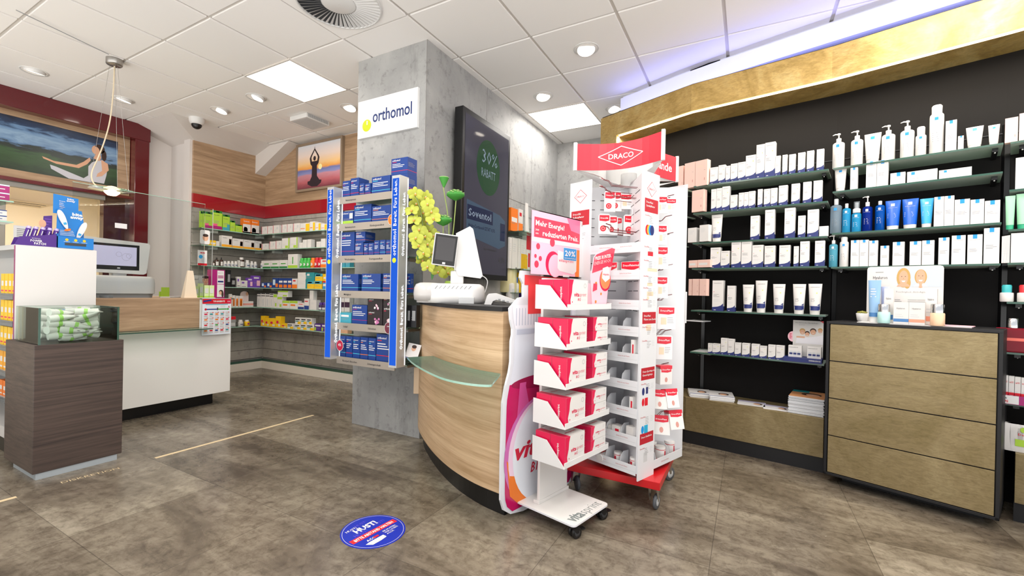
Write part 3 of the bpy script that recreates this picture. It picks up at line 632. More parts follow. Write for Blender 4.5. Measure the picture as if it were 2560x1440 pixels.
for s in (1, -1): fan(mb, yf, [(-.075 + s * .075, .03), (-.075 + s * .09, .10), (-.075 + s * .075, .13), (-.075 + s * .006, .215), (-.075, .25), (-.075 - s * .002, .2), (-.075 + s * .055, .12), (-.075 + s * .06, .1), (-.075 + s * .04, .03)], SIL, .0012)
mb.disc(yf, -.075, .095, .024, SIL, 16, eps=.0014, rz=.03); mb.obj('print', q)
# meadow picture (rear wall, faces -Y)
q = empty('meadow_meditation_picture', (1.2, 6.3, 2.49), 0, 'wide backlit print of a person in white sitting cross legged in a meadow', 'picture')
mb = MB().box(-2.2, 1.235, 0.0, .03, -.365, -.275, OAK).box(-2.2, 1.235, 0, .03, .245, .33, OAK).box(1.12, 1.235, 0, .03, -.275, .245, OAK); mb.obj('wood_surround', q)
MEAD = gradmat('meadow print', [(0, '12280f'), (.2, '26441d'), (.34, '30502a'), (.42, '1f2c22'), (.5, '1c2724'), (.545, '5d7fa6'), (.66, '86a4c2'), (.8, '6488b0'), (.88, '1c3458'), (1, '121c33')], 2, -.275, .245, nz=.42)
mb = MB().box(-2.2, 1.12, .004, .03, -.275, .245, MEAD); yf = lambda x, z: .0035
TREE = mat('dark tree print', '1d2c22', .6); WCL = mat('white clothing print', 'c9c9d2', .6)
fan(mb, yf, [(.93, -.02), (.99, .0), (1.03, -.06), (1.02, -.16), (1.0, -.26), (.8, -.26), (.86, -.2), (.86, -.1), (.89, -.05)], WCL, .002)
fan(mb, yf, [(.55, -.16), (.6, -.17), (.86, -.25), (.9, -.27), (.7, -.27), (.56, -.2)], WCL, .0024)
fan(mb, yf, [(.88, -.03), (.85, -.08), (.78, -.14), (.6, -.14), (.5, -.11), (.49, -.09), (.53, -.1), (.58, -.115), (.76, -.11), (.82, -.06), (.87, .0)], SKIN, .0026)
fan(mb, yf, [(.97, 0), (1.03, -.03), (1.04, -.1), (.98, -.18), (.93, -.2), (.94, -.16), (.98, -.12)], SKIN, .0028)
fan(mb, yf, [(.9, 0), (.955, -.02), (.97, .02), (.96, .07), (.93, .075), (.915, .03)], SKIN, .003); mb.disc(yf, .925, .095, .04, SKIN, 16, eps=.0032, rz=.05); mb.disc(yf, .955, .115, .045, HAIRD, 16, eps=.0036, rz=.05); mb.disc(yf, .995, .05, .022, HAIRD, 12, eps=.0036, rz=.06)
mb.disc(yf, .922, .09, .032, SKIN, 16, eps=.004, rz=.042); mb.obj('print', q)
# air conditioner in the hatch room
q = empty('air_conditioner', (1.65, 7.6, 2.05), 0, 'cream ceiling-hung air conditioning unit inside the hatch room', 'air conditioner')
mb = MB().box(-.45, .45, -.25, .25, 0, .2, CREAM); mb.obj('housing', q, .01); mb = MB().box(-.4, .4, -.12, -.1, -.003, 0, DGREY).box(-.4, .4, .05, .07, -.003, 0, DGREY); mb.obj('slot', q)

# ================================================================ FLOOR MARKS
q = MB().box(1.429, 2.626, 3.262, 3.288, 0, .0012, mat('cream tape', 'd9c39c', .5)).obj('floor_tape_line'); tag(q, 'long cream privacy line taped on the floor before the left counter', 'floor marking')
q = MB().box(-.2, .80, 3.245, 3.271, 0, .0012, mat('cream tape', 'd9c39c', .5)).obj('floor_tape_line'); tag(q, 'short end of cream floor tape at the far left edge', 'floor marking')
p0, p1 = Zp(155, 1209), Zp(300, 1172); d = (p1 - p0); th = math.atan2(d.y, d.x)
mb = MB(); mb.text(flat, 'DISKRETION', 0, 0, .035, mat('cream tape', 'd9c39c', .5), w=d.length, bold=-.005, res=2)
V = [(p0.x + x * math.cos(th) - z * math.sin(th), p0.y + x * math.sin(th) + z * math.cos(th), .001) for x, y, z in mb.v]; mb.v = V
tag(mb.obj('floor_lettering'), 'cream word DISKRETION stuck on the floor in front of the dark bin', 'floor lettering')
c0 = Vector(((Zp(847, 1329) + Zp(1019, 1328)) / 2)); c1 = (Zp(940, 1286) + Zp(925, 1373)) / 2; cc = (c0 + c1) / 2; R = .145
a0, a1 = Zp(870, 1361), Zp(993, 1296); th = math.atan2((a1 - a0).y, (a1 - a0).x)
q = empty('round_floor_sticker', (cc.x, cc.y, 0), th, 'round blue floor sticker with a red band asking people to keep distance', 'floor sticker')
STB = mat('sticker blue', '1a2ea8', .3); STR = mat('sticker red', 'f0282c', .3); STP = mat('sticker violet', '5a48c8', .3)
mb = MB().lathe([(R, 0), (R, .0012)], STB, n=48); mb2 = MB(); k = R / .145
mb2.disc(flat, 0, 0, R - .008, WPRINT, 48, r0=R - .0095, eps=.0014); mb2.rect(flat, -.125 * k, .125 * k, -.022, .010, STR, eps=.0014)
mb2.text(flat, 'BITTE ABSTAND HALTEN', -.108, -.0155, .019, WPRINT, w=.216, bold=.03, eps=.0018); mb2.text(flat, 'HUST!', -.062, .038, .034, WPRINT, w=.122, bold=.045, eps=.002)
mb2.text(flat, 'HUST!', -.088, .075, .016, WPRINT, bold=.01, eps=.0018); mb2.text(flat, 'HUST!', .028, .028, .018, STP, bold=.01, eps=.0015); mb2.text(flat, 'HUST!', -.085, .016, .02, STP, bold=.01, eps=.0014); mb2.text(flat, 'HUST!', -.03, .085, .018, STP, bold=0, eps=.0014)
for s, z in (('SIE HUSTEN.', -.045), ('WIR LÖSEN.', -.06), ('ACC®.', -.075)): mb2.text(flat, s, .02, z, .0105, WPRINT, bold=.015, eps=.0018)
mb2.rect(flat, .012, .0128, -.085, -.032, STP, eps=.0018); mb2.text(flat, 'ACC', -.075, -.055, .015, WPRINT, bold=.03, eps=.0018); mb2.rect(flat, -.04, -.01, -.054, -.042, RED, eps=.0018)
mb2.poly(flat, [(-.095, -.066), (-.075, -.090), (-.03, -.09), (.005, -.085), (.005, -.062), (-.07, -.062)], mat('sticker pack', 'e8ecd8', .4), eps=.0018)
n_ = len(mb.v); mb.v += [(x, z, -y) for x, y, z in mb2.v]
for f_, mi_ in zip(mb2.f, mb2.mi): mb.f.append(tuple(n_ + i for i in f_)); mb.mi.append(mb.m(mb2.ms[mi_])); mb.sm.append(False)
mb.obj('decal', q)
# ================================================================ GENERIC PRODUCTS
def carton_mb(w_, d_, h_, style, seed=0, M=None, mb=None):
    r = random.Random(seed); mb = mb or MB(); f = lambda x, z: -d_ / 2; W, H = w_ / 2, h_
    def side(fn):                                # same print on the right-hand side face
        M0 = mb.M; mb.M = (M0 or Matrix()) @ Matrix.Translation((W, 0, 0)) @ Matrix.Rotation(PI / 2, 4, 'Z'); fn(lambda x, z: 0, d_ / 2); mb.M = M0
    def sideL(fn):
        M0 = mb.M; mb.M = (M0 or Matrix()) @ Matrix.Translation((-W, 0, 0)) @ Matrix.Rotation(-PI / 2, 4, 'Z'); fn(lambda x, z: 0, d_ / 2); mb.M = M0
    B = lambda mt: mb.box(-W, W, -d_ / 2, d_ / 2, 0, H, mt)
    if style == 'derm':
        B(PW); z1, z2 = H * .12, H * .22; k = min(W, H * .3)
        mb.poly(f, [(-W, 0.0), (W, 0.0), (W, .17 * H + k * .5), (W * .55, .15 * H + k * .17), (0, .14 * H + k * .03), (-W, .125 * H)], NAVY)
        side(lambda g, e: mb.rect(g, -e, e, 0, .16 * H, NAVY)); sideL(lambda g, e: mb.rect(g, -e, e, 0, .13 * H, NAVY))
        mb.text(f, 'DERMASENCE', -W * .8, H * .9, None, DINK, w=w_ * .72, bold=0) if 0 else mb.text(f, 'DERMASENCE', -W * .78, H * .90, max(.0035, w_ * .07), DINK, w=w_ * .7, bold=.0)
        if r.random() < .7: mb.disc(f, W * .45, H * .74, w_ * .06, mat('sun emblem', 'd8dc6a', .5), 8)
        mb.lines(f, -W * .8, W * .3, H * .55, 3, H * .035, H * .012, INK, seed); mb.lines(f, -W * .8, W * .6, H * .38, 3, H * .03, H * .007, LGREY, seed + 1); mb.rect(f, -W * .8, -W * .65, H * .62, H * .635, RED); mb.rect(f, -W * .7, -W * .3, .03 * H, .045 * H, WPRINT, eps=.0008)
    elif style == 'lrp':
        B(PW); s = min(w_ * .3, H * .24); cx = 0 if r.random() < .7 else W * .1
        if w_ > h_ * 1.3: cx = -W * .6
        mb.rect(f, cx - s / 2, cx + s / 2, H - s * 1.35, H - s * .25 if w_ > h_ * 1.3 else H, BLUEP)
        z = H - s * 1.75; mb.text(f, 'LA ROCHE-POSAY', cx, z, None, DINK, w=min(w_ * .75, H * .9), al='C', bold=0, cap=False) if 0 else mb.text(f, 'LA ROCHE-POSAY', cx if w_ <= h_ * 1.3 else -W * .9 + w_ * .3, z if w_ <= h_ * 1.3 else H * .3, max(.003, min(w_, H) * .055), DINK, w=min(w_ * .75, H * .8), al='C', bold=0)
        mb.lines(f, -W * .75, W * .7, H * .52, 3, H * .045, H * .013, INK, seed); mb.lines(f, -W * .75, W * .8, H * .3, 4, H * .04, H * .007, LGREY, seed + 2)
    elif style == 'pinkbox':
        B(PINKC); mb.lines(f, -W * .6, W * .5, H * .8, 2, H * .05, H * .012, BEIGE, seed); mb.rect(f, W * .5, W * .62, H * .2, H * .3, mat('rose print', 'c98f84', .5)); mb.rect(f, W * .45, W * .7, H * .6, H * .61, INK)
    elif style == 'whitebox':
        B(PW); mb.lines(f, -W * .7, W * .6, H * .8, 4, H * .07, H * .02, LGREY, seed)
    elif style == 'orthomol':
        B(ORTB); mb.text(f, 'orthomol', -W * .88, H * .82, min(.016, H * .12, w_ * .13), WPRINT, bold=.02); c_ = r.choice([RED, CYAN, ORG, MAG])
        mb.rect(f, -W * .88, -W * .35, H * .745, H * .775, c_); mb.lines(f, -W * .88, W * .8, H * .66, 3, H * .09, H * .035, WPRINT, seed); mb.rect(f, -W, W, H * .2, H * .225, c_)
        side(lambda g, e: (mb.rect(g, -e, e, H * .2, H * .225, c_), mb.lines(g, -e * .8, e * .7, H * .7, 4, H * .07, H * .02, INK, seed)))
    elif style == 'orthodark':
        B(mat('black brown card', '241a20', .4)); mb.text(f, 'orthomol', -W * .85, H * .82, min(.014, H * .1), WPRINT, bold=.02); mb.rect(f, -W * .85, -W * .4, H * .74, H * .77, CRIM)
        for q_ in range(7): mb.disc(f, W * r.uniform(-.1, .6), H * r.uniform(.1, .45), H * .09, r.choice([PINKL, WPRINT, mat('orchid pink', 'c974a8', .5)]), 7, eps=.0006 + q_ * .0001)
    elif style == 'vita':
        B(PW); mb.poly(f, [(-W, 0), (-W * .72, 0), (-W * .8, H * .3), (-W * .66, H * .55), (-W * .62, H * .8), (-W * .5, H), (-W, H)], CRIM)
        mb.poly(f, [(-W * .72, 0), (-W * .64, 0), (-W * .7, H * .25), (-W * .6, H * .5), (-W * .5, H * .8), (-W * .35, H), (-W * .5, H), (-W * .62, H * .8), (-W * .66, H * .55), (-W * .8, H * .3)], PINKL, eps=.0004) if 0 else None
        mb.text(f, 'vita', -W * .42, H * .42, H * .15, CRIM, w=w_ * .26, bold=.025, shear=.2); mb.text(f, 'sprint', W * .12, H * .42, H * .15, CRIM, w=w_ * .36, bold=-.012, shear=.2); mb.text(f, 'B12', -W * .05, H * .27, H * .09, CRIM, bold=.02, shear=.2); mb.rect(f, W * .3, W * .85, H * .295, H * .31, LGREY)
        mb.disc(f, W * .7, H * .8, H * .08, INK, 14, r0=H * .07); mb.rect(f, -W * .66, -W * .56, H * .08, H * .2, WPRINT, eps=.001); mb.rect(f, -W * .64, -W * .58, H * .2, H * .25, CRIM, eps=.0012)
        sideL(lambda g, e: (mb.rect(g, -e, e, 0, H, CRIM), mb.text(g, 'vitasprint', e * .15, H * .25, min(.012, e * .5), WPRINT, bold=.02, rot=PI / 2, eps=.0012, w=H * .5)))
        M0 = mb.M; mb.M = (M0 or Matrix()) @ Matrix.Translation((0, 0, H)) @ Matrix.Rotation(-PI / 2, 4, 'X')
        mb.rect(flat, -W, -W * .55, -d_ / 2, d_ / 2, CRIM, eps=.0004); mb.text(flat, 'vitasprint', -W * .4, -.008, .014, CRIM, w=w_ * .55, bold=.01, shear=.2, eps=.0008); mb.M = M0
    elif isinstance(style, tuple):               # (base material, [(u0,u1,v0,v1,mat)...], text, text mat)
        bm = style[0]; B(bm)
        for u0, u1, v0, v1, mt in style[1]: mb.rect(f, -W + w_ * u0, -W + w_ * u1, H * v0, H * v1, mt, eps=.0005)
        if len(style) > 2 and style[2]:
            u, v_, hh_, tw = style[4] if len(style) > 4 else (.1, .7, .12, .75)
            mb.text(f, style[2], -W + w_ * u, H * v_, H * hh_, style[3], w=w_ * tw, bold=.015, eps=.001)
        mb.lines(f, -W * .8, W * .6, H * .45, 2, H * .09, H * .025, INK if bm is not PW else LGREY, seed)
    return mb
def tube_parts(q, w_, h_, body, cap, prints=None, dr=.38):
    """squeeze tube standing on its cap"""
    ch = h_ * .13; r0 = w_ * dr; n = 20
    def rr(s): return r0 + (w_ / 2 - r0) * s, r0 * (1 - s) ** .8 * .95 + .0015
    rings = []
    for k in range(9):
        s = k / 8; a, b_ = rr(s); z = ch + (h_ - ch) * s; rings.append([(a * math.cos(2 * PI * i / n), b_ * math.sin(2 * PI * i / n), z) for i in range(n)])
    mb = MB().loft(rings, body)
    def yf(x, z):
        s = min(1, max(0, (z - ch) / (h_ - ch))); a, b_ = rr(s); return -b_ * math.sqrt(max(0, 1 - (x / a) ** 2)) - .0006
    if prints: prints(mb, yf, w_, h_, ch, r0)
    mb.obj('body', q); MB().lathe([(r0 * .9, 0), (r0 * .93, ch * .1), (r0 * .97, ch)], cap, n=20, sy=.95).obj('cap', q, .001)
def derm_print(mb, yf, w_, h_, ch, r0):
    W = r0
    mb.rect(yf, -W * .97, W * .97, ch + .002, ch + h_ * .15, NAVY, 8); mb.poly(yf, [(-W * .2, ch + h_ * .15), (W * .9, ch + h_ * .15), (W * .95, ch + h_ * .23), (W * .5, ch + h_ * .175)], NAVY)
    mb.text(yf, 'DERMASENCE', 0, h_ * .88, max(.004, h_ * .022), DINK, w=w_ * .62, al='C', bold=.0); mb.disc(yf, W * .35, h_ * .7, W * .14, mat('sun emblem', 'd8dc6a', .5), 8); mb.lines(yf, -W * .75, W * .3, h_ * .52, 4, h_ * .03, h_ * .01, INK, 4)
def lrp_print(tm=None, sq=None):
    def fn(mb, yf, w_, h_, ch, r0):
        s = w_ * .12; mb.rect(yf, -s, s, h_ * .8, h_ * .8 + s * 1.9, sq or BLUEP, 2); mb.text(yf, 'LA ROCHE-POSAY', 0, h_ * .74, max(.003, h_ * .018), tm or DINK, w=w_ * .6, al='C', bold=0)
        mb.lines(yf, -r0 * .8, r0 * .6, h_ * .55, 5, h_ * .035, h_ * .009, tm or INK, 5)
    return fn
def bottle_parts(q, w_, h_, body, cap, kind='cap', prints=None, sh=.72, neck=.35, over=None):
    r = w_ / 2; zb = h_ * sh
    prof = [(r * .9, 0), (r, r * .12), (r, zb * .9), (r * .96, zb * .95), (r * .75, zb * .985), (r * neck, zb), (r * neck, zb + .004)]
    mb = MB().lathe(prof, body, n=22)
    def yf(x, z): return -math.sqrt(max(0, r * r - x * x)) - .0006
    if prints: prints(mb, yf, w_, zb, 0, r * .95)
    mb.obj('body', q)
    if kind == 'cap': MB().lathe([(r * neck * 1.1, zb + .002), (r * neck * 1.15, h_ - .003), (r * neck, h_)], cap, n=20).obj('cap', q)
    elif kind == 'spray': MB().lathe([(r * .72, zb * .99), (r * .74, h_ - .006), (r * .6, h_)], cap, n=20).obj('cap', q)
    elif kind == 'foam':
        MB().lathe([(r * .8, zb + .002), (r * .8, zb + (h_ - zb) * .35), (r * .4, zb + (h_ - zb) * .45), (r * .4, h_ * .97)], cap, n=18).obj('pump', q); MB().lathe([(r * .6, zb + (h_ - zb) * .3), (r * .62, h_)], CLEARP, n=18).obj('cap', q)
    else:
        mb = MB().lathe([(r * neck * 1.2, zb + .002), (r * neck * 1.2, zb + (h_ - zb) * .42), (r * .12, zb + (h_ - zb) * .45), (r * .12, h_ * .965)], cap, n=16)
        mb.lathe([(r * .28, h_ * .955), (r * .3, h_ * .985), (r * .22, h_)], cap, n=14)
        s = -1; mb.tube([(0, 0, h_ * .975), (s * r * .55, -r * .25, h_ * .978), (s * r * .95, -r * .4, h_ * .955)], [r * .14, r * .11, r * .07], cap, 8); mb.obj('pump', q)
def place(p, t_, px0, px1, pytop, z, dback=None):
    """two bottom corners and a top read off the photograph -> (centre point on the plane, width, height, angle)"""
    a = Pp(px0, pytop, p, t_); b_ = Pp(px1, pytop, p, t_)
    yb0 = Wp((a.x, a.y, z))[1]; yb1 = Wp((b_.x, b_.y, z))[1]
    top = (a.z + b_.z) / 2
    a2 = Pp(px0, (yb0 + pytop) / 2, p, t_); b2 = Pp(px1, (yb1 + pytop) / 2, p, t_)
    c = (a2 + b2) / 2; w_ = (b2 - a2).xy.length; return c, w_, max(.01, a.z - z if abs(a.z - b_.z) < .5 else top - z), math.atan2(t_[1], t_[0])
USED = {}
def uniq(label):
    USED[label] = USED.get(label, 0) + 1; return label
def product(kind, c, w_, h_, d_, th, z, label, cat, group, name=None, style=None, seed=0, **kw):
    n_ = Vector((-math.sin(th), math.cos(th)))     # away from the viewer
    cx, cy = c[0] + n_.x * d_ / 2, c[1] + n_.y * d_ / 2
    if kind == 'box':
        o = carton_mb(w_, d_, h_, style, seed).obj(name or 'carton', loc=(cx, cy, z + .0004), rz=th); tag(o, label, cat, group); return o
    q = empty(name or kind, (cx, cy, z + .0004), th, label, cat, group)
    if kind == 'tube': tube_parts(q, w_, h_, kw['body'], kw['cap'], kw.get('prints'), kw.get('dr', .38))
    else: bottle_parts(q, w_, h_, kw['body'], kw['cap'], kw.get('top', 'cap'), kw.get('prints'), kw.get('sh', .72), kw.get('neck', .35))
    return q

# ================================================================ PROMOTION STAND WITH THE BOTTLE BOARD
VO, VT = Vector((1.91, .65)), Vector((.972, -.235)).normalized(); VN = Vector((-VT.y, VT.x)); VTH = math.atan2(VT.y, VT.x)
def vl(x, y): p = VO + VT * x + VN * y; return p
q = empty('promotional_display_stand', (VO.x, VO.y, 0), VTH, 'white castored shop display stand with a large printed red and white bottle board', 'display stand')
mb = MB(); pts = []
for cx, cy, a0 in ((.29, .02, -90), (.31 - .02, .40, 0), (.02, .40, 90), (.02, .02, 180)):
    for k in range(5): a = math.radians(a0 + k * 22.5); pts.append((cx + .02 * math.cos(a), cy + .02 * math.sin(a)))
mb.prism(pts, .066, .074, WHITE, side=mat('white plate edge', 'e4e4ea', .3)); top = lambda x, z: 0
mb.M = Matrix.Translation((0, 0, .074)) @ Matrix.Rotation(-PI / 2, 4, 'X')
GT = mat('grey logo', '7f8685', .4); mb.text(lambda x, z: 0, 'vita', .025, -.0, .036, GT, bold=.035, w=.1, eps=.001) if 0 else None
mb.M = Matrix.Translation((.03, .022, .0745)); V, F, a0, a1, b0, b1 = glyphs('vita', .035); s = .1 / (a1 - a0); mb.add([((x - a0) * s, y * s * 1.15, 0) for x, y in V], F, GT)
V, F, a0, a1, b0, b1 = glyphs('sprint', -.01); s = .148 / (a1 - a0); mb.add([(.104 + (x - a0) * s, y * s * 1.15, 0) for x, y in V], F, GT)
mb.M = None; mb.obj('base_plate', q)
def caster(q, x, y, h, r, wheel, fork, brake=True, ang=0):
    c = bpy.data.objects.new('caster', MB().lathe([(.009, h - .012), (.012, h)], STEEL, x, y, 12).mesh('caster')); COL.objects.link(c); c.parent = q
    M = Matrix.Translation((x, y, 0)) @ Matrix.Rotation(ang, 4, 'Z')
    for s in (-1, 1):
        mb = MB(); mb.M = M @ Matrix.Translation((.012, s * .012, r)) @ Matrix.Rotation(PI / 2, 4, 'X'); mb.lathe([(.001, -.008), (r * .9, -.008), (r, -.004), (r, .004), (r * .9, .008), (.001, .008)], wheel, n=22, cap=False); mb.lathe([(.001, .0085), (r * .55, .0085), (r * .6, .006)], LGREY if wheel is not BLK else DGREY, n=16, cap=False); mb.obj('wheel', c)
        if wheel is not BLK: break
    mb = MB(); mb.M = M; mb.vprism([(-.018, h - .012), (.022, h - .012), (.02, r), (.006, r)], -.022, -.02, fork).vprism([(-.018, h - .012), (.022, h - .012), (.02, r), (.006, r)], .02, .022, fork).box(-.018, .022, -.022, .022, h - .014, h - .01, fork); mb.obj('fork', c)
    if brake: mb = MB(); mb.M = M; mb.box(.03, .065, -.012, .012, r * 1.1, r * 1.1 + .006, BLK); mb.obj('brake_lever', c)
for x, y in ((.035, .03), (.275, .03), (.035, .38), (.275, .38)): caster(q, x, y, .066, .026, BLK, BLK, True, -.3)
MB().box(.06, .30, .24, .255, .074, 1.18, WHITE).box(.05, .31, .235, .27, .074, .09, WHITE).obj('upright_panel', q, .002)
TZ = [1.032, .853, .673, .494, .316]
for z in TZ:
    mb = MB().box(-.012, .385, .05, .232, z, z + .006, WP).box(-.012, .385, .05, .053, z + .006, z + .026, WP).box(-.012, .385, .229, .232, z + .006, z + .10, WP).box(.382, .385, .05, .232, z + .006, z + .03, WP)
    mb.M = Matrix.Rotation(-PI / 2, 4, 'Z') ; mb.M = Matrix.Translation((-.012, 0, z)) @ Matrix.Rotation(PI / 2, 4, 'Z')
    mb.vprism([(.05, 0), (.232, 0), (.232, .115), (.15, .11), (.055, .012)][::1], 0, .003, WP); mb.M = None
    mb.obj('tray', q)
# printed bottle board
YB = .33
def sil(s=1, c=.205):
    L_ = [(-.08, 1.08), (-.085, 1.03), (-.078, .975), (-.062, .93), (-.062, .90), (-.07, .87), (-.07, .77), (-.08, .72), (-.105, .655), (-.122, .58), (-.125, .3), (-.122, .12), (-.10, .065), (-.05, .03), (.05, .004), (.2, -.002)]
    L_ = [(c + (x - c) * s, .55 + (z - .55) * s) for x, z in L_]; return L_ + [(2 * c - x, z) for x, z in L_[-2::-1]]
out = [(x, max(z, .012)) for x, z in sil()]
mb = MB(); 
import mathutils.geometry as MG
def fanprism(mb, pts, y0, y1, mt, side=None):
    tri = MG.tessellate_polygon([[Vector((x, z, 0)) for x, z in pts]]); n = len(pts); V = [(x, y0, z) for x, z in pts] + [(x, y1, z) for x, z in pts]
    ar = sum(pts[i][0] * pts[(i + 1) % n][1] - pts[(i + 1) % n][0] * pts[i][1] for i in range(n))
    F1 = []
    for a, b_, c_ in tri:
        k = (pts[b_][0] - pts[a][0]) * (pts[c_][1] - pts[a][1]) - (pts[b_][1] - pts[a][1]) * (pts[c_][0] - pts[a][0]); F1.append((a, b_, c_) if k > 0 else (a, c_, b_))
    mb.add(V, F1 + [tuple(n + i for i in f_[::-1]) for f_ in F1], mt)
    mb.add(V, [((i + 1) % n, i, n + i, n + (i + 1) % n) if ar > 0 else (i, (i + 1) % n, n + (i + 1) % n, n + i) for i in range(n)], side or mt)
top_out = [(-.005, 1.215), (-.012, 1.18), (.012, 1.15), (.018, 1.08)]; full = out[::1]
full = [(.018, 1.08)][:0] + [(-.02, 1.08)] + out[1:-1] + [(.43, 1.08), (.40, 1.085), (.40, 1.15), (.42, 1.18), (.41, 1.215), (-.005, 1.215), (-.012, 1.18), (.012, 1.15), (.015, 1.085)]
fanprism(mb, full, YB, YB + .012, mat('white board', 'dfe0e6', .25)); yf = lambda x, z: YB
GB1 = mat('bottle glass print', 'dfe2ec', .2); GB2 = mat('bottle shade print', 'c2c6d6', .2); LIQ = mat('magenta liquid print', 'c4175e', .2); LIQ2 = mat('dark liquid print', '9d1048', .2); LAB = mat('white label print', 'e9eef6', .2)
def inset(zs, d):                                 # half outline between two heights
    pts = [(x, z) for x, z in out[:16]]; res = []
    for z in zs:
        for i in range(len(pts) - 1):
            (xa, za), (xb, zb_) = pts[i], pts[i + 1]
            if min(za, zb_) <= z <= max(za, zb_): k = 0 if za == zb_ else (z - za) / (zb_ - za); res.append((xa + (xb - xa) * k + d, z)); break
    return res
def bandz(z0, z1, d, mt, eps, n=14):
    zs = [z1 + (z0 - z1) * i / n for i in range(n + 1)]; L_ = inset(zs, d); fan(mb, yf, L_ + [(2 * .205 - x, z) for x, z in L_[::-1]], mt, eps)
bandz(.03, 1.03, .022, GB1, .0008, 24); bandz(.93, 1.045, .018, mat('white cap print', 'eceaf2', .2), .0012); bandz(.9, .925, .03, GB2, .0014)
for k in range(22): x = -.04 + k * .0228; mb.rect(yf, x, x + .006, .945, 1.03, GB2, eps=.0016)
RD = mat('red stopper print', 'f0474a', .25); mb.rect(yf, .05, .36, 1.0, 1.15, RD, eps=.0018); mb.rect(yf, .02, .395, 1.145, 1.195, RD, eps=.002)
bandz(.04, .66, .026, LIQ, .0016, 18); mb.disc(yf, .205, .655, .27, LIQ2, 30, eps=.0018, rz=.035); fan(mb, yf, [(.0, .66), (.05, .66), (.02, .5), (-.02, .46)], mat('pink reflection print', 'd8559a', .2), .002)
fan(mb, yf, [(.03, .66), (.04, .66), (.09, .5), (.03, .44), (.015, .5)], mat('pink reflection print', 'd8559a', .2), .0022)
# label oval with coloured crescent
def ell(cx, cz, rx, rz, n=40): return [(cx + rx * math.cos(2 * PI * k / n), cz + rz * math.sin(2 * PI * k / n)) for k in range(n)]
def cres(col, r1, eps): mb.poly(yf, [(x, z) for x, z in ell(.205, .295, r1[0], r1[1])], col, eps)
cres(mat('violet fringe print', 'cf6fb4', .2), (.312, .287), .0024); fan(mb, yf, [(-.09, .30), (-.06, .12), (.02, .05), (.08, .08), (-.0, .2)], ORG, .0027); cres(mat('pale pink fringe print', 'efd0e4', .2), (.283, .275), .003) ; fan(mb, yf, [(-.065, .22), (-.045, .12), (.02, .055), (.07, .07), (0.0, .2)], ORG, .0033)
cres(LAB, (.25, .265), .0036)
VR = mat('vita red print', 'd3213f', .25); mb.text(yf, 'vita', -.03, .285, .085, VR, w=.24, bold=.03, shear=.25, eps=.0045, res=3); mb.text(yf, 'B12', .095, .195, .05, VR, w=.1, bold=.02, shear=.25, eps=.0045)
mb.obj('bottle_board', q)
# acrylic header sign
mb = MB().box(.02, .60, .296, .30, 1.19, 1.52, ACRYL); yf = lambda x, z: .2958
PK = mat('pink poster print', 'f5b8cb', .25); PK2 = mat('red poster print', 'e63a55', .25)
mb.rect(yf, .025, .46, 1.2, 1.515, PK, eps=.0002); mb.rect(yf, .046, .46, 1.385, 1.485, PK2, eps=.0006); mb.rect(yf, .03, .46, 1.362, 1.383, WPRINT, eps=.0006); mb.rect(yf, .46, .60, 1.2, 1.515, WPRINT, eps=.0004)
mb.text(yf, 'Mehr Energie!', .056, 1.444, .027, WPRINT, w=.25, bold=.025, eps=.001); mb.text(yf, 'reduzierten Preis.', .115, 1.397, .028, WPRINT, w=.33, bold=.025, eps=.001); mb.text(yf, 'Jetzt', .056, 1.418, .011, WPRINT, bold=.01, eps=.001); mb.text(yf, 'zum', .056, 1.4, .011, WPRINT, bold=.01, eps=.001)
for x, z, r in ((.08, 1.34, .016), (.06, 1.29, .01), (.1, 1.28, .013), (.07, 1.25, .018), (.2, 1.37, .022)): mb.disc(yf, x, z, r, PK2, 16, eps=.0008)
fan(mb, yf, [(.33, 1.515), (.46, 1.515), (.46, 1.44), (.37, 1.45)], mat('pink crystal print', 'e8789c', .25), .0009); mb.disc(yf, .21, 1.26, .065, CRIM, 24, eps=.0007); mb.disc(yf, .23, 1.25, .06, PK, 24, eps=.0009)
mb.rect(yf, .42, .46, 1.2, 1.35, ORG, eps=.0007)
mb.poly(yf, [(.27, 1.225), (.4, 1.212), (.43, 1.23), (.43, 1.31), (.25, 1.335), (.25, 1.24)], WPRINT, eps=.0012); mb.text(yf, 'vitasprint', .262, 1.275, .018, CRIM, w=.14, bold=.005, shear=.2, eps=.0016)
mb.rect(yf, .3, .43, 1.285, 1.355, WPRINT, eps=.0018); mb.rect(yf, .303, .427, 1.288, 1.352, mat('blue tag print', '2f8fd0', .25), eps=.002); mb.text(yf, '20%', .315, 1.31, .03, WPRINT, w=.1, bold=.025, eps=.0024); mb.text(yf, 'zurückerhalten', .31, 1.295, .008, WPRINT, w=.11, bold=.005, eps=.0024)
mb.text(yf, 'HALEON', .478, 1.485, .013, DINK, w=.09, bold=.005, eps=.001); mb.text(yf, "So geht's", .485, 1.452, .013, CRIM, w=.08, bold=-.005, eps=.001)
for z in (1.40, 1.325, 1.25): mb.disc(yf, .525, z + .01, .016, CRIM, 14, r0=.0135, eps=.001); mb.rect(yf, .495, .56, z - .022, z - .019, INK, eps=.001)
mb.rect(yf, .3, .36, 1.195, 1.207, WP, eps=.002); mb.obj('header_sign', q)
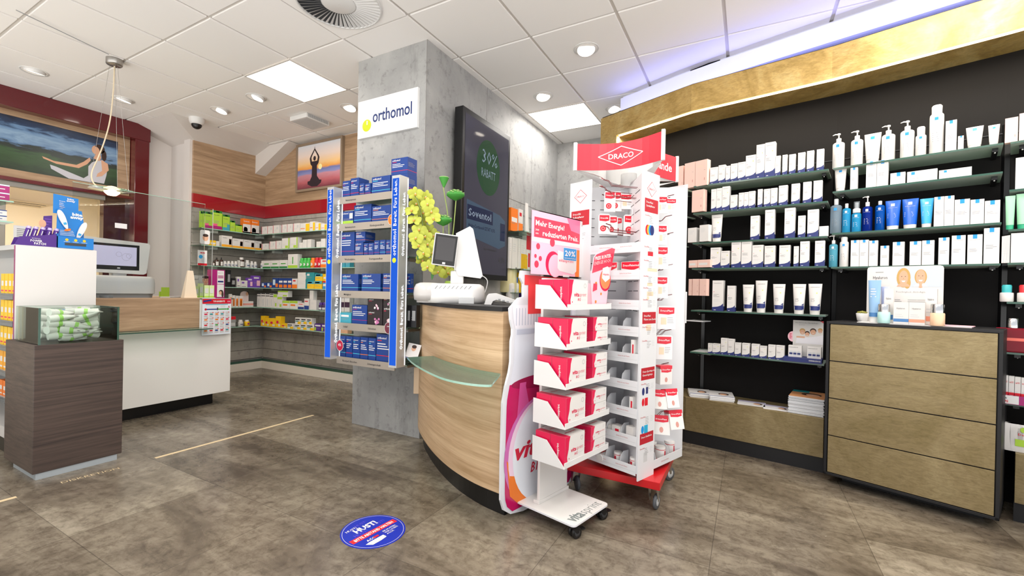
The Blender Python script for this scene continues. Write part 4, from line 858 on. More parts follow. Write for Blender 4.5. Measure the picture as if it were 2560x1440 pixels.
# boxes on the trays
LV = ['top', 'second', 'third', 'fourth', 'bottom']
for k, z in enumerate(TZ):
    g = 'red and white cartons on the promotion stand'
    def vb(x0, x1, y0, y1, z0, h_, lab, ty=0):
        c = vl((x0 + x1) / 2, (y0 + y1) / 2); o = carton_mb(x1 - x0, y1 - y0, h_, 'vita', k).obj('vitamin_carton', loc=(c.x, c.y, z0), rz=VTH); tag(o, lab + ', %s tray of bottle stand, crimson and white' % LV[k], 'carton', g)
    zz = z + .0065; hh = .132
    vb(.0, .162, .056, .139, zz, hh, 'large carton at front left'); vb(.0, .162, .141, .224, zz, hh, 'large carton at back left')
    if k > 0:
        for f_ in range(2): vb(.222, .362, .056, .139, zz + f_ * .0672, .066, ('lower' if f_ == 0 else 'upper') + ' flat carton at front right')
        for f_ in range(2): vb(.222, .362, .141, .224, zz + f_ * .0672, .066, ('lower' if f_ == 0 else 'upper') + ' flat carton at back right')
    else:
        o = carton_mb(.12, .05, .12, (PINKL, [(0, 1, .6, 1, CRIM), (.3, .6, .2, .4, ORG)], 'per', WPRINT), 2).obj('leaflet_holder', loc=(vl(.235, .12).x, vl(.235, .12).y, zz), rz=VTH); 
        bpy.data.objects.remove(o)
q = empty('leaflet_dispenser', (vl(.30, .12).x, vl(.30, .12).y, TZ[0] + .0065), VTH, 'pink leaflet dispenser with a bubble shaped header on the top tray of the bottle stand', 'leaflet holder')
MB().box(-.06, .075, -.04, .03, 0, .12, PINKL).obj('pocket', q, .001)
mb = MB(); yf = lambda x, z: -.045; W_ = [(-.06, .0), (.075, .0), (.1, .15), (.16, .31), (.12, .315), (-.03, .27), (-.055, .25), (-.08, .16), (-.08, .13)]
fanprism(mb, W_, -.045, -.043, PINKL)
fan(mb, yf, [(-.07, .17), (-.05, .25), (-.03, .265), (.12, .31), (.155, .308), (.125, .215)], PK2, .0006); mb.text(yf, 'PREIS RUNTER.', -.045, .235, .018, WPRINT, w=.165, bold=.03, shear=.2, rot=.17, eps=.001); mb.text(yf, 'ENERGIE HOCH.', -.05, .21, .018, WPRINT, w=.165, bold=-.01, shear=.2, rot=.17, eps=.001)
mb.disc(yf, .06, .14, .056, CRIM, 28, eps=.0008); mb.disc(yf, .06, .145, .05, mat('orange bubble print', 'f58a55', .25), 28, eps=.0011); fan(mb, yf, [(.025, .15), (.03, .2), (.08, .212), (.1, .205), (.105, .15), (.06, .13)], WPRINT, .0015)
mb.text(yf, 'vitasprint', .034, .165, .012, CRIM, w=.06, bold=.01, shear=.2, eps=.002)
for x, z, r in ((-.03, .12, .01), (-.03, .03, .008), (.02, .07, .007)): mb.disc(yf, x, z, r, ORG, 12, eps=.0008)
fan(mb, yf, [(-.06, .08), (-.02, .09), (-.02, .12), (-.055, .12)], PK2, .0012)
mb.obj('header_card', q)
# ================================================================ ROTATING PLASTER DISPLAY
TF = Vector((2.331, .472)); TX = Vector((.94, -.34)).normalized(); TY = Vector((-TX.y, TX.x)); TS = .465; TTH = math.atan2(TX.y, TX.x)
TC = TF + (TX + TY) * TS / 2; Hh = TS / 2
tower = empty('rotating_plaster_display', (TC.x, TC.y, 0), TTH, 'tall white revolving display of plasters with red banner header on a red castored base', 'display stand')
RZ = Matrix.Rotation(-TTH, 4, 'Z')               # world aligned pieces inside the tower's frame
mb = MB(); mb.M = RZ; bx0, bx1, by0, by1 = 2.372 - TC.x, 2.90 - TC.x, .366 - TC.y, .87 - TC.y
mb.box(bx0, bx1, by0, by1, .125, .165, REDM); mb.obj('base', tower, .002)
for (x, y, a) in ((bx0 + .06, by0 + .04, .2), (bx1 - .04, by0 + .04, -.2), (bx0 + .05, by1 - .05, 1), (bx1 - .05, by1 - .05, 2)):
    v = RZ @ Vector((x, y, 0)); caster(tower, v.x, v.y, .125, .04, mat('rubber wheel', '55585c', .5), STEEL, a > 0, a)
MB().lathe([(.05, .165), (.05, .2)], STEEL, n=20).obj('swivel', tower)
ZT = 1.745; COREW = mat('white metal', 'dcdde0', .35)
# crossed core walls with slots
def dirwall(ax, ay, slots):
    d_ = Vector((ax, ay)).normalized(); n_ = Vector((-d_.y, d_.x)) * .004; L_ = Hh * 1.414 - .004; mb = MB()
    mb.prism([(n_.x, n_.y), (-n_.x, -n_.y), (d_.x * L_ - n_.x, d_.y * L_ - n_.y), (d_.x * L_ + n_.x, d_.y * L_ + n_.y)], .2, ZT - .02, COREW)
    if slots:
        for k in range(13):
            z = ZT - .1 - k * .052
            for s in (.06, .19):
                a, b_ = d_ * s, d_ * (s + .1); m_ = n_ * 1.15; mb.prism([(a.x + m_.x, a.y + m_.y), (a.x - m_.x, a.y - m_.y), (b_.x - m_.x, b_.y - m_.y), (b_.x + m_.x, b_.y + m_.y)], z, z + .004, DGREY)
    mb.obj('core_wall', tower)
for ax, ay, s in ((-1, -1, 1), (-1, 1, 1), (1, -1, 0), (1, 1, 0)): dirwall(ax, ay, s)
# corner poster panels (one per side, pinwheel fashion), local frame k turned by 90 degrees
DRED2 = mat('red heading print', 'b51c2c', .4); DP = mat('drawn print', 'c2182b', .4)
def poster(k, z0, z1, heads, wd=.152):
    mb = MB(); mb.M = Matrix.Rotation(k * PI / 2, 4, 'Z') @ Matrix.Translation((-Hh, -Hh, 0)); mb.box(0, wd, -.006, 0, z0, z1, COREW); yf = lambda x, z: -.006
    cx, cz = wd / 2, z1 - .085
    mb.poly(yf, [(cx - .045, cz), (cx, cz - .04), (cx + .045, cz), (cx, cz + .04)], DP); mb.poly(yf, [(cx - .041, cz), (cx, cz - .0365), (cx + .041, cz), (cx, cz + .0365)], COREW, eps=.0008); mb.text(yf, 'DRACO', cx, cz - .006, .012, DP, w=.055, al='C', bold=.01, eps=.0012)
    for z, h, txt in heads:
        mb.rect(yf, .012, wd - .012, z - h, z, DRED2)
        for q_, s in enumerate(txt): mb.text(yf, s, .025, z - .024 - q_ * .018, .0105, WPRINT, bold=.015, eps=.0012)
    return mb, yf
mb, yf = poster(0, .165, 1.735, [(1.60, .07, ('DracoPlast', 'Spezialpflaster')), (1.02, .06, ('DracoPlast', 'Pflaster zum Zuschneiden')), (.735, .062, ('Draco Sporttape &', 'Kinesiologietape')), (.40, .055, ('Draco Idealbinde',))])
r = random.Random(3)
for z in (1.51, 1.35, 1.28, 1.20, 1.14, 1.08, .94, .87, .65, .48, .32): 
    mb.text(yf, 'DracoPlast', .015, z, .0075, DP, bold=.005, eps=.0012); mb.lines(yf, .06, .1, z, 5, .008, .002, INK, int(z * 99)); mb.lines(yf, .108, .138, z, 4, .008, .002, LGREY, int(z * 77))
for k, c_ in enumerate((RED, mat('tape yellow', 'e8b427', .4), BLUEP, NAVY)): mb.disc(yf, .042 + k * .014, 1.44 + k * .0, .02, c_, 16, eps=.0008 + k * .0002, rz=.026)
for z, w_, h, c_ in ((1.33, .05, .022, RED), (1.245, .095, .016, BEIGE), (1.17, .05, .016, BEIGE), (1.125, .06, .022, BEIGE), (1.10, .02, .016, BEIGE), (.955, .045, .03, BEIGE), (.58, .03, .04, RED), (.44, .035, .042, mat('cyan tape print', '22a7cf', .4)), (.30, .035, .05, LGREY)): mb.rect(yf, .05, .05 + w_, z - h, z, c_)
mb.disc(yf, .035, .615, .012, NAVY, 12, rz=.02); mb.rect(yf, .06, .08, .6, .635, NAVY); mb.disc(yf, .035, .56, .012, RED, 12, rz=.02); mb.disc(yf, .035, .42, .013, BLUEP, 12, rz=.02); mb.disc(yf, .08, .08, .0, RED) if 0 else None
mb.obj('poster_panel', tower)
mb, yf = poster(3, .3, 1.745, [(1.58, .085, ('DracoSilk', 'Rollenpflaster'))]); mb.lines(yf, .05, .12, 1.46, 5, .01, .002, INK, 1); mb.disc(yf, .05, 1.37, .02, RED, 16, r0=.012); mb.obj('poster_panel', tower)
for k in (1, 2): mb, yf = poster(k, .2, 1.745, [(1.6, .07, ('DracoPlast',))]); mb.obj('poster_panel', tower)
# outer rim tab at the right corner
MB().box(Hh - .008, Hh, -Hh - .0, -Hh + .012, .2, 1.735, COREW).box(Hh, Hh + .026, -Hh, -Hh + .004, .95, 1.13, COREW).obj('edge_profile', tower, .002)
# trays on the left side (local x = -Hh side), triangular, with lip and curved dividers
TRZ = [.19, .338, .478, .618, .757, .894, 1.03, 1.185, 1.325]
for k, z in enumerate(TRZ):
    mb = MB(); mb.prism([(-Hh, -Hh + .005), (-.01, -.01), (-Hh, Hh - .155)][::-1], z, z + .004, COREW) if 0 else mb.prism([(-Hh, Hh - .15), (-Hh, -Hh + .006), (-.012, .0)], z, z + .004, COREW)
    mb.box(-Hh - .003, -Hh, -Hh + .006, Hh - .15, z, z + .05, COREW); mb.M = Matrix.Translation((-Hh - .003, 0, 0)) @ Matrix.Rotation(-PI / 2, 4, 'Z')
    for c_ in (-.12, .02, .15): mb.text(lambda x, z_: 0, 'Spitze bis zur Kante', c_ - .04, z + .03, .006, mat('faint pink print', 'cf8f8f', .5), w=.07, eps=.001)
    mb.rect(lambda x, z_: 0, -Hh + .16, Hh - .01, z + .018, z + .0195, LGREY); mb.M = None; mb.obj('tray', tower)
    if 0 < k < 6 or k == 0:
        for yy in (-.13, -.04, .05):
            mb = MB(); dpt = min(.09, (Hh - abs(yy)) * .8); mb.M = Matrix.Translation((-Hh, yy, z + .004)); mb.vprism([(0.003, 0), (dpt, 0), (dpt, .085), (dpt * .45, .088), (dpt * .15, .07), (0.003, .03)], -.001, .001, COREW); mb.obj('divider', tower)
mb = MB().prism([(-Hh + .08, -Hh), (Hh, -Hh), (0.0, -.012)][::1], .19, .194, COREW).box(-Hh + .1, Hh, -Hh - .003, -Hh, .19, .235, COREW)
mb.M = Matrix.Translation((0, -Hh - .003, 0)); mb.text(flat, 'Spitze bis zur Kante', .0, .21, .007, mat('faint pink print', 'cf8f8f', .5), w=.08, eps=.001); mb.M = None; mb.obj('tray', tower)
for xx in (-.04, .1): mb = MB(); mb.M = Matrix.Translation((xx, -Hh, .194)) @ Matrix.Rotation(PI / 2, 4, 'Z'); mb.vprism([(0.003, 0), (.09, 0), (.09, .09), (.04, .093), (.014, .07), (0.003, .03)], -.001, .001, COREW); mb.obj('divider', tower)
# red banner header on white posts, aligned with the room
mb0 = RZ; hx0, hx1, hy0, hy1 = 2.372 - TC.x, 2.87 - TC.x, .385 - TC.y, .845 - TC.y; hz0, hz1 = 1.79, 1.935
cor = [(hx0, hy0), (hx1, hy0), (hx1, hy1), (hx0, hy1)]
for x, y in cor:
    mb = MB(); mb.M = RZ; mb.box(x - .009, x + .009, y - .009, y + .009, hz0 - .004, hz1 + .006, WP); mb.obj('banner_post', tower, .002)
BAN = mat('red banner', 'd8283a', .35)
for k in range(4):
    (xa, ya), (xb, yb) = cor[k], cor[(k + 1) % 4]; mb = MB(); mb.M = RZ; n = 12; A_, B_ = [], []
    dx, dy = xb - xa, yb - ya; L_ = math.hypot(dx, dy); nx, ny = -dy / L_, dx / L_
    f_ = lambda s: (xa + dx * s + nx * .085 * math.sin(PI * s), ya + dy * s + ny * .085 * math.sin(PI * s))
    for th_ in (0, .003): A_.append([(f_(i / n)[0] + nx * th_, f_(i / n)[1] + ny * th_) for i in range(n + 1)])
    for i in range(n):
        p, q_, r_, s_ = A_[0][i], A_[0][i + 1], A_[1][i + 1], A_[1][i]; mb.prism([p, q_, r_, s_], hz0, hz1, BAN); g1 = [f_((i + e) / n) for e in (0, 1)]; mb.prism([s_, r_, (g1[1][0] + nx * .005, g1[1][1] + ny * .005), (g1[0][0] + nx * .005, g1[0][1] + ny * .005)], hz0, hz1, WP)
    txt = 'DRACO' if k in (3, 1) else 'Verbände'
    def wrapadd(V, F, mt, e):                     # V in (s along metres, z)
        out_ = []
        for u, z in V:
            s = min(1, max(0, u / L_)); x, y = f_(s); t2 = (dx / L_ + nx * .085 * PI / L_ * math.cos(PI * s), dy / L_ + ny * .085 * PI / L_ * math.cos(PI * s)); m2 = math.hypot(*t2); out_.append((x + t2[1] / m2 * e, y - t2[0] / m2 * e, z))
        mb.add(out_, F, mt)
    sz = .062 if txt == 'DRACO' else .075; V, F, a0, a1, b0, b1 = glyphs(txt, .015, 0, 3); sc_ = (.135 if txt == 'DRACO' else .26) / (a1 - a0); 
    wrapadd([(L_ / 2 + (0 if txt == 'DRACO' else .075) + (x - (a0 + a1) / 2) * sc_, (hz0 + hz1) / 2 - .36 * sc_ + y * sc_) for x, y in V], F, WPRINT, .001)
    if txt == 'DRACO':
        for (c0_, d0_), (c1_, d1_) in ((( -.12, 0), (0, .052)), ((0, .052), (.12, 0)), ((.12, 0), (0, -.052)), ((0, -.052), (-.12, 0))):
            cz_ = (hz0 + hz1) / 2; nn = 6
            for i in range(nn):
                p0_ = (c0_ + (c1_ - c0_) * i / nn, d0_ + (d1_ - d0_) * i / nn); p1_ = (c0_ + (c1_ - c0_) * (i + 1) / nn, d0_ + (d1_ - d0_) * (i + 1) / nn)
                wrapadd([(L_ / 2 + p0_[0], cz_ + p0_[1] - .0022), (L_ / 2 + p1_[0], cz_ + p1_[1] - .0022), (L_ / 2 + p1_[0], cz_ + p1_[1] + .0022), (L_ / 2 + p0_[0], cz_ + p0_[1] + .0022)], [(0, 1, 2, 3)] if p1_[0] > p0_[0] else [(3, 2, 1, 0)], WPRINT, .001)
    mb.obj('banner', tower)
mb = MB(); mb.M = RZ
for x, y in cor: mb.add([(0, 0, ZT - .02), (x * .35 - y * .15, y * .35 + x * .15, ZT - .02), (x, y, hz0), (x * .35 + y * .15, y * .35 - x * .15, ZT - .02)], [(0, 1, 2, 3), (3, 2, 1, 0)], WP)
mb.obj('header_bracket', tower); MB().lathe([(.045, ZT - .03), (.045, hz0 + .01)], WP, n=20).obj('header_tube', tower)
# wire hooks
HK = mat('dark red wire', '6b2a2c', .35, .3)
def hook(root, p, d_, L_=.16, up=.025, w_=.022):  # p on wall, d_ unit direction
    s = Vector((-d_.y, d_.x, 0)) * w_ / 2; p = Vector(p); D = Vector((d_.x, d_.y, 0)); U = Vector((0, 0, 1))
    path = [p - s, p - s + D * L_ * .75 + U * up * .5, p - s * .6 + D * L_ * .85 + U * (up + .012), p - s * .5 + D * L_ + U * (up + .02), p + s * .5 + D * L_ + U * (up + .02), p + s * .6 + D * L_ * .85 + U * (up + .012), p + s + D * L_ * .75 + U * up * .5, p + s]
    MB().tube(path, .0016, HK, 5).obj('wire_hook', root)
dl = Vector((-1, 1)).normalized(); dr = Vector((1, -1)).normalized()
# hang packets on the hooks
RPK = mat('packet red', 'cf1630', .35)
def packet(p, th, w_, h_, style, label, thick=.006, seed=0, tilt=0, cat='packet', grp='plaster packets hanging on the revolving display'):
    mb = MB(); yf = lambda x, z: -thick / 2
    if tilt: mb.M = Matrix.Rotation(tilt, 4, 'X')
    mb.vprism([(-w_ / 2, -h_), (w_ / 2, -h_), (w_ / 2, -.01), (w_ / 2 - .008, 0), (-w_ / 2 + .008, 0), (-w_ / 2, -.01)], -thick / 2, thick / 2, WPRINT if style != 'box' else PW)
    mb.poly(yf, [(-w_ * .42, -h_ * .06), (w_ * .42, -h_ * .06), (w_ * .42, -h_ * .32), (w_ * .1, -h_ * .37), (-w_ * .42, -h_ * .34)], RPK)
    mb.text(yf, 'DracoSilk' if style == 'silk' else 'DracoPlast', 0, -h_ * .24, h_ * .075, WPRINT, w=w_ * .66, al='C', bold=.02, eps=.001)
    if style == 'silk': mb.disc(yf, -w_ * .1, -h_ * .72, w_ * .26, RPK, 18); mb.disc(yf, -w_ * .1, -h_ * .72, w_ * .16, mat('packet pink', 'e98b8b', .35), 16, eps=.0009); mb.disc(yf, -w_ * .1, -h_ * .72, w_ * .09, RPK, 14, eps=.0012)
    elif style == 'plast': mb.rect(yf, -w_ * .3, w_ * .0, -h_ * .8, -h_ * .5, BEIGE); mb.lines(yf, w_ * .05, w_ * .4, -h_ * .5, 4, h_ * .07, h_ * .015, INK, seed)
    elif style == 'box': mb.disc(yf, 0, -h_ * .75, w_ * .12, mat('rose print', 'c98f84', .5), 10, rz=w_ * .18); mb.M = (mb.M or Matrix()) @ Matrix.Translation((0, 0, 0)); mb.box(-w_ / 2, w_ / 2, -thick / 2 - .0002, thick / 2 + .0002, -h_ * .18, .0002, RPK)
    o = mb.obj('plaster_packet', loc=tuple(p), rz=th); tag(o, label, cat, grp); return o
def tl(x, y, z): v = TC + TX * x + TY * y; return Vector((v.x, v.y, z))
rowsL = [(1.62, (.09, .20)), (1.435, (.08, .16, .235))]
HN = 'high', 'middle'
cnt = 0
for rr, (z, ss) in enumerate(rowsL):
    for s in ss:
        p = Vector((-s * .7071, -s * .7071, z)); hook(tower, (p.x + dl.x * .004, p.y + dl.y * .004, z), dl)
hook(tower, (-.07, -.07, 1.665), dl, .18); hook(tower, (-.16, -.16, 1.67), dl, .18)
face = -PI / 2 + .20                               # packets face the viewer across the recess
def hang(px, py_top, dist_pt, w_, h_, style, label, thick=.006, th=None, tilt=0, seed=0):
    """top centre of the packet read off the photo, on the vertical plane through dist_pt facing the room"""
    p = Pp(px, py_top, dist_pt, (.49, -.87)); return packet(p, math.atan2(-.87, .49) + (th or 0), w_, h_, style, label, thick, seed, tilt)
g = [(1476, 476, .0, .052), (1545, 478, .07, .058)]
L1 = tl(-.18, .03, 0).xy; L2 = tl(-.13, .0, 0).xy
hang(1525, 478, L1, .062, .115, 'silk', 'white and red tape packet, front one of the upper left hook'); hang(1541, 479, L2, .06, .11, 'silk', 'second tape packet on the upper left hook'); hang(1548, 483, L2 + Vector((.03, 0)), .06, .105, 'silk', 'third tape packet on the upper left hook')
hang(1567, 485, L2, .075, .085, 'plast', 'wide plaster packet with a drawn hand beside the upper tape packets')
hang(1511, 535, L1, .065, .112, 'silk', 'tape packet at front of the lower left hook'); hang(1531, 540, L2, .06, .105, 'silk', 'second tape packet on the lower left hook'); hang(1543, 543, L2 + Vector((.03, 0)), .06, .1, 'silk', 'third tape packet on the lower left hook')
hang(1576, 537, L1, .075, .118, 'silk', 'tape packet with a red ring, centre of the recess')
hang(1596, 520, L1 - Vector((.03, .01)), .07, .11, 'silk', 'tape packet partly behind the long poster panel')
R1 = tl(-.05, -.17, 0).xy; R2 = tl(.03, -.12, 0).xy
zs_r = [(1640, 502, 1667, 497), (1640, 592, 1668, 577), (1640, 663, 1668, 662), (1640, 757, 1668, 735)]
for k, (px, py, st, lb, w_, h_, th_) in enumerate([(1653, 490, 'plast', 'plaster packet on the top hook right of the long poster', .075, .095, .006), (1678, 496, 'plast', 'small plaster packet at the end of the top right hook', .06, .075, .006), (1656, 562, 'plast', 'narrow red topped packet on the second right hook', .05, .11, .012), (1656, 615, 'plast', 'white plaster packet on the third right hook', .065, .125, .008), (1655, 690, 'plast', 'white plaster packet on the fourth right hook', .065, .12, .008), (1666, 765, 'plast', 'big plaster packet on the fifth right hook', .10, .125, .008), (1660, 838, 'plast', 'plaster packet on the sixth right hook', .09, .13, .008)]):
    hang(px, py, R1, w_, h_, st, lb, th_, seed=k)
for k, (px, py, lb) in enumerate([(1660, 913, 'upright tape box hanging on the seventh right hook'), (1648, 975, 'left tape box on the eighth right hook'), (1672, 972, 'right tape box on the eighth right hook'), (1652, 1038, 'left tape box on the lowest right hook'), (1682, 1025, 'right tape box on the lowest right hook')]):
    hang(px, py, R1, .075 if k < 3 else .085, .10, 'box', lb, .04, th=(-.25 if k % 2 else .3), tilt=(-.25 if k else 0), seed=k)
for k, (px, py) in enumerate([(1640, 497), (1640, 590), (1640, 668), (1640, 742), (1640, 828), (1640, 912), (1640, 978), (1640, 1030), (1640, 545)]):
    z = Pp(px, py, R2, (.49, -.87)).z
    for s in ((.03, .10) if k < 5 else (.07,)): hook(tower, (s * -.7071 + dr.x * .004, s * -.7071 + dr.y * .004, z - .03), dr, .22)
# goods in the trays
def roll(p, r_, h_, lab, lay=None, th=0, grp='bandage rolls in the revolving display'):
    mb = MB()
    M0 = Matrix.Rotation(PI / 2, 4, 'X') if lay else Matrix()
    mb.M = M0; mb.lathe([(r_ * .92, 0), (r_, .003), (r_, h_ - .003), (r_ * .92, h_)], PW, n=18); mb.lathe([(r_ * 1.01, h_ * .78), (r_ * 1.01, h_ * .82)], RPK, n=18, cap=False); mb.lathe([(r_ * 1.01, h_ * .1), (r_ * 1.01, h_ * .14)], RPK, n=18, cap=False)
    for i in range(5): a = -PI / 2 - .5 + i * .12; mb.add([(r_ * 1.012 * math.cos(a + e), r_ * 1.012 * math.sin(a + e), z_) for e, z_ in ((0, h_ * .2), (.13, h_ * .2), (.13, h_ * .72), (0, h_ * .72))], [(0, 1, 2, 3)], RPK)
    o = mb.obj('bandage_roll', loc=(p.x, p.y, p.z + (r_ if lay else 0)), rz=th); tag(o, lab, 'bandage roll', grp)
RB = ['by the left divider', 'behind the divider', 'in front of the others', 'in the middle', 'at the right end']
for k, (x, y) in enumerate([(-.02, -.15), (.03, -.09), (.085, -.13), (.07, -.19), (.18, -.185)]): roll(tl(x, y, .195), .028, .082 if k != 3 else .075, 'white bandage roll with red bands in the bottom right tray, ' + RB[k])
def smallbox(p, w_, d_, h_, lab, th=0, red=True, cat='carton', grp='small cartons in the revolving display trays'):
    mb = MB().box(-w_ / 2, w_ / 2, -d_ / 2, d_ / 2, 0, h_, PW); f = lambda x, z: -d_ / 2
    if red: mb.rect(f, -w_ * .1, w_ * .35, h_ * .05, h_ * .8, RPK); mb.text(f, 'Draco', -w_ * .05, h_ * .1, h_ * .1, WPRINT, rot=PI / 2, eps=.001)
    o = mb.obj('small_carton', loc=tuple(p), rz=th); tag(o, lab, cat, grp)
faceL = TTH - PI / 2
for k, (x, y, w_, h_) in enumerate([(-.19, -.19, .035, .085), (-.185, -.09, .05, .075), (-.17, -.01, .05, .06), (-.18, .05, .045, .055)]):
    roll(tl(x, y, .196), .022, .07, 'bandage roll in the lowest left tray, %s from the corner' % ORD[k], lay=(k == 2), th=faceL)
for k, (x, y, w_, h_) in enumerate([(-.2, -.185, .045, .085), (-.2, -.1, .05, .07), (-.19, -.055, .03, .06), (-.19, .0, .05, .05)]):
    smallbox(tl(x, y, .3425), w_, .05, h_, 'small white carton in the second tray from below, %s from the corner' % ORD[k], faceL + .2 * (k - 1), k in (1, 3))
smallbox(tl(-.205, -.19, .4825), .02, .05, .1, 'slim red striped carton upright in the third tray from below', faceL); smallbox(tl(-.2, .05, .4825), .05, .05, .07, 'white carton at the far end of the third tray from below', faceL, False); roll(tl(-.19, .0, .4825), .02, .06, 'bandage roll lying in the third tray from below', True, faceL)
smallbox(tl(-.2, .04, .6225), .04, .05, .045, 'small white carton at the far end of the fourth tray', faceL, False)
smallbox(tl(-.21, -.195, .7615), .018, .05, .115, 'tall narrow red carton upright in the fifth tray', faceL); smallbox(tl(-.19, -.06, .7615), .07, .05, .03, 'flat red and white carton lying in the fifth tray', faceL + .2); smallbox(tl(-.19, .04, .7615), .05, .05, .04, 'small red carton at the far end of the fifth tray', faceL)
smallbox(tl(-.2, -.12, 1.0345), .11, .04, .022, 'flat dark blue carton in the seventh tray', faceL + .1, False)
for k, (y, wd) in enumerate(((-.165, .12), (-.03, .1))):
    mb = MB().box(-wd / 2, wd / 2, -.02, .02, 0, .09, PW); f = lambda x, z: -.02; mb.poly(f, [(-wd * .48, .088), (wd * .48, .088), (wd * .48, .06), (wd * .1, .045), (-wd * .48, .055)], RPK); mb.text(f, 'DracoFixiermull', 0, .065, .011, WPRINT, w=wd * .8, al='C', bold=.02, eps=.001); mb.disc(f, wd * .1, .025, .012, LGREY, 12)
    p = tl(-.195, y, 1.1895); tag(mb.obj('gauze_carton', loc=tuple(p), rz=faceL), ('left' if k else 'right') + ' red topped gauze carton on the eighth tray of the display', 'carton', 'red topped gauze cartons')
    mb = MB().box(-wd / 2, wd / 2, -.02, .02, 0, .045, PW); f = lambda x, z: -.02; mb.poly(f, [(-wd * .48, .044), (wd * .48, .044), (wd * .4, .03), (-wd * .1, .022), (-wd * .48, .034)], RPK); mb.text(f, 'DracoFixiermull', 0, .032, .007, WPRINT, w=wd * .6, al='C', bold=.02, eps=.001)
    p = tl(-.195, y, 1.3295); tag(mb.obj('gauze_carton', loc=tuple(p), rz=faceL), ('left' if k else 'right') + ' flat gauze carton on the highest tray of the display', 'carton', 'red topped gauze cartons')

# ================================================================ ON THE CURVED COUNTER: till, terminal, flowers
PT = Vector((.49, -.87)).normalized(); pth = math.atan2(PT.y, PT.x)
pc = Vector((2.31, 1.60)); q = empty('point_of_sale_terminal', (pc.x, pc.y, CTZ), pth, 'white till with twin screens standing on the curved oak counter', 'till')
def rrect(w_, d_, r, n=6):
    P = []
    for cx, cy, a0 in ((w_ / 2 - r, d_ / 2 - r, 0), (-w_ / 2 + r, d_ / 2 - r, 90), (-w_ / 2 + r, -d_ / 2 + r, 180), (w_ / 2 - r, -d_ / 2 + r, 270)):
        for k in range(n + 1): a = math.radians(a0 + 90 * k / n); P.append((cx + r * math.cos(a), cy + r * math.sin(a)))
    return P
mb = MB(); mb.lathe([(.001, 0), (.001, 0)], WP) if 0 else None
rings = []
for s, z in ((.90, .0), (.98, .012), (1, .04), (1, .08), (.95, .105), (.84, .118)): rings.append([(x * s + .01, y * s, z) for x, y in rrect(.37, .26, .09)])
mb.loft(rings, WP); mb.obj('base_housing', q)
mb = MB()
for k in range(9): mb.tube([(-.10 + k * .025, -.127, .086), (-.085 + k * .025, -.122, .104)], .0035, GREY, 5)
mb.obj('vent_slots', q)
MB().loft([[(x * s - .155, y * s, z) for x, y in rrect(.17, .25, .08)] for s, z in ((.8, .0), (.8, .012), (.96, .016), (1.02, .05), (.98, .09), (.86, .112), (.6, .122))], mat('pearl grey plastic', 'c4c0be', .2)).obj('side_drum', q)
MB().box(-.02, .06, -.02, .02, .118, .2, WP).box(0.0, .045, -.015, .015, .2, .32, WP).obj('stand', q, .008)
def screen_obj(q, M, w_, h_, name, big):
    mb = MB(); mb.M = M; mb.box(-w_ / 2, w_ / 2, -.012, .012, 0, h_, WP); o = mb.obj(name, q, .006)
    mb = MB(); mb.M = M; mb.rect(lambda x, z: -.0125, -w_ / 2 + .006, w_ / 2 - .006, .008, h_ - .006, BLK); mb.rect(lambda x, z: -.013, -w_ / 2 + .018, w_ / 2 - .018, .035, h_ - .02, mat('dark glossy glass', '2e2b2e', .08)); mb.rect(lambda x, z: -.0134, -.008, .01, .012, .024, WPRINT); d = mb.obj('glass', o); return o
screen_obj(q, Matrix.Translation((-.062, -.06, .225)) @ Matrix.Rotation(.12, 4, 'Y') @ Matrix.Rotation(.1, 4, 'X') @ Matrix.Rotation(.12, 4, 'Z'), .145, .195, 'customer_display', 0)
mb = MB(); bk = [(.01, .43), (.095, .475), (.115, .46), (.18, .17), (.165, .155), (.03, .17), (.015, .2)]; fanprism(mb, bk, -.03, .03, WP); mb.obj('operator_display', q, .008)
mb = MB().tube(smooth([Vector(p) for p in ((.15, .0, .16), (.18, .0, .17), (.21, 0, .14), (.20, 0, .08), (.185, 0, .05))], 4), .003, WP, 6); mb.obj('cable', q)
p = Zp(1175, 770, CTZ); q = tag(MB().box(-.045, .045, -.03, .03, 0, .038, LGREY).obj('small_grey_box', loc=(2.23, 1.45, CTZ), rz=pth, bev=.002), 'small light grey box in front of the till base', 'box')
q = empty('card_terminal', (2.26, 1.27, CTZ), pth - .15, 'white card payment terminal sloping on a holder at the right end of the counter', 'card terminal')
mb = MB(); fanprism(mb, [(-.06, 0), (-.045, .05), (-.035, .062), (.0, .066), (.11, .03), (.13, .015), (.13, .005), (.01, .028), (-.01, .02), (-.02, 0)], -.035, .035, WP); mb.obj('housing', q, .004)
mb = MB(); 
for k in range(4): mb.box(.02 + k * .024, .034 + k * .024, -.037, -.0352, .026 - k * .006, .034 - k * .006, GREY)
mb.obj('keys', q)
tag(MB().prism(rrect(.17, .12, .02), 0, .008, LGREY).obj('coin_tray', loc=(2.36, 1.75, CTZ), rz=.2), 'flat grey tray left of the till on the black counter top', 'tray')
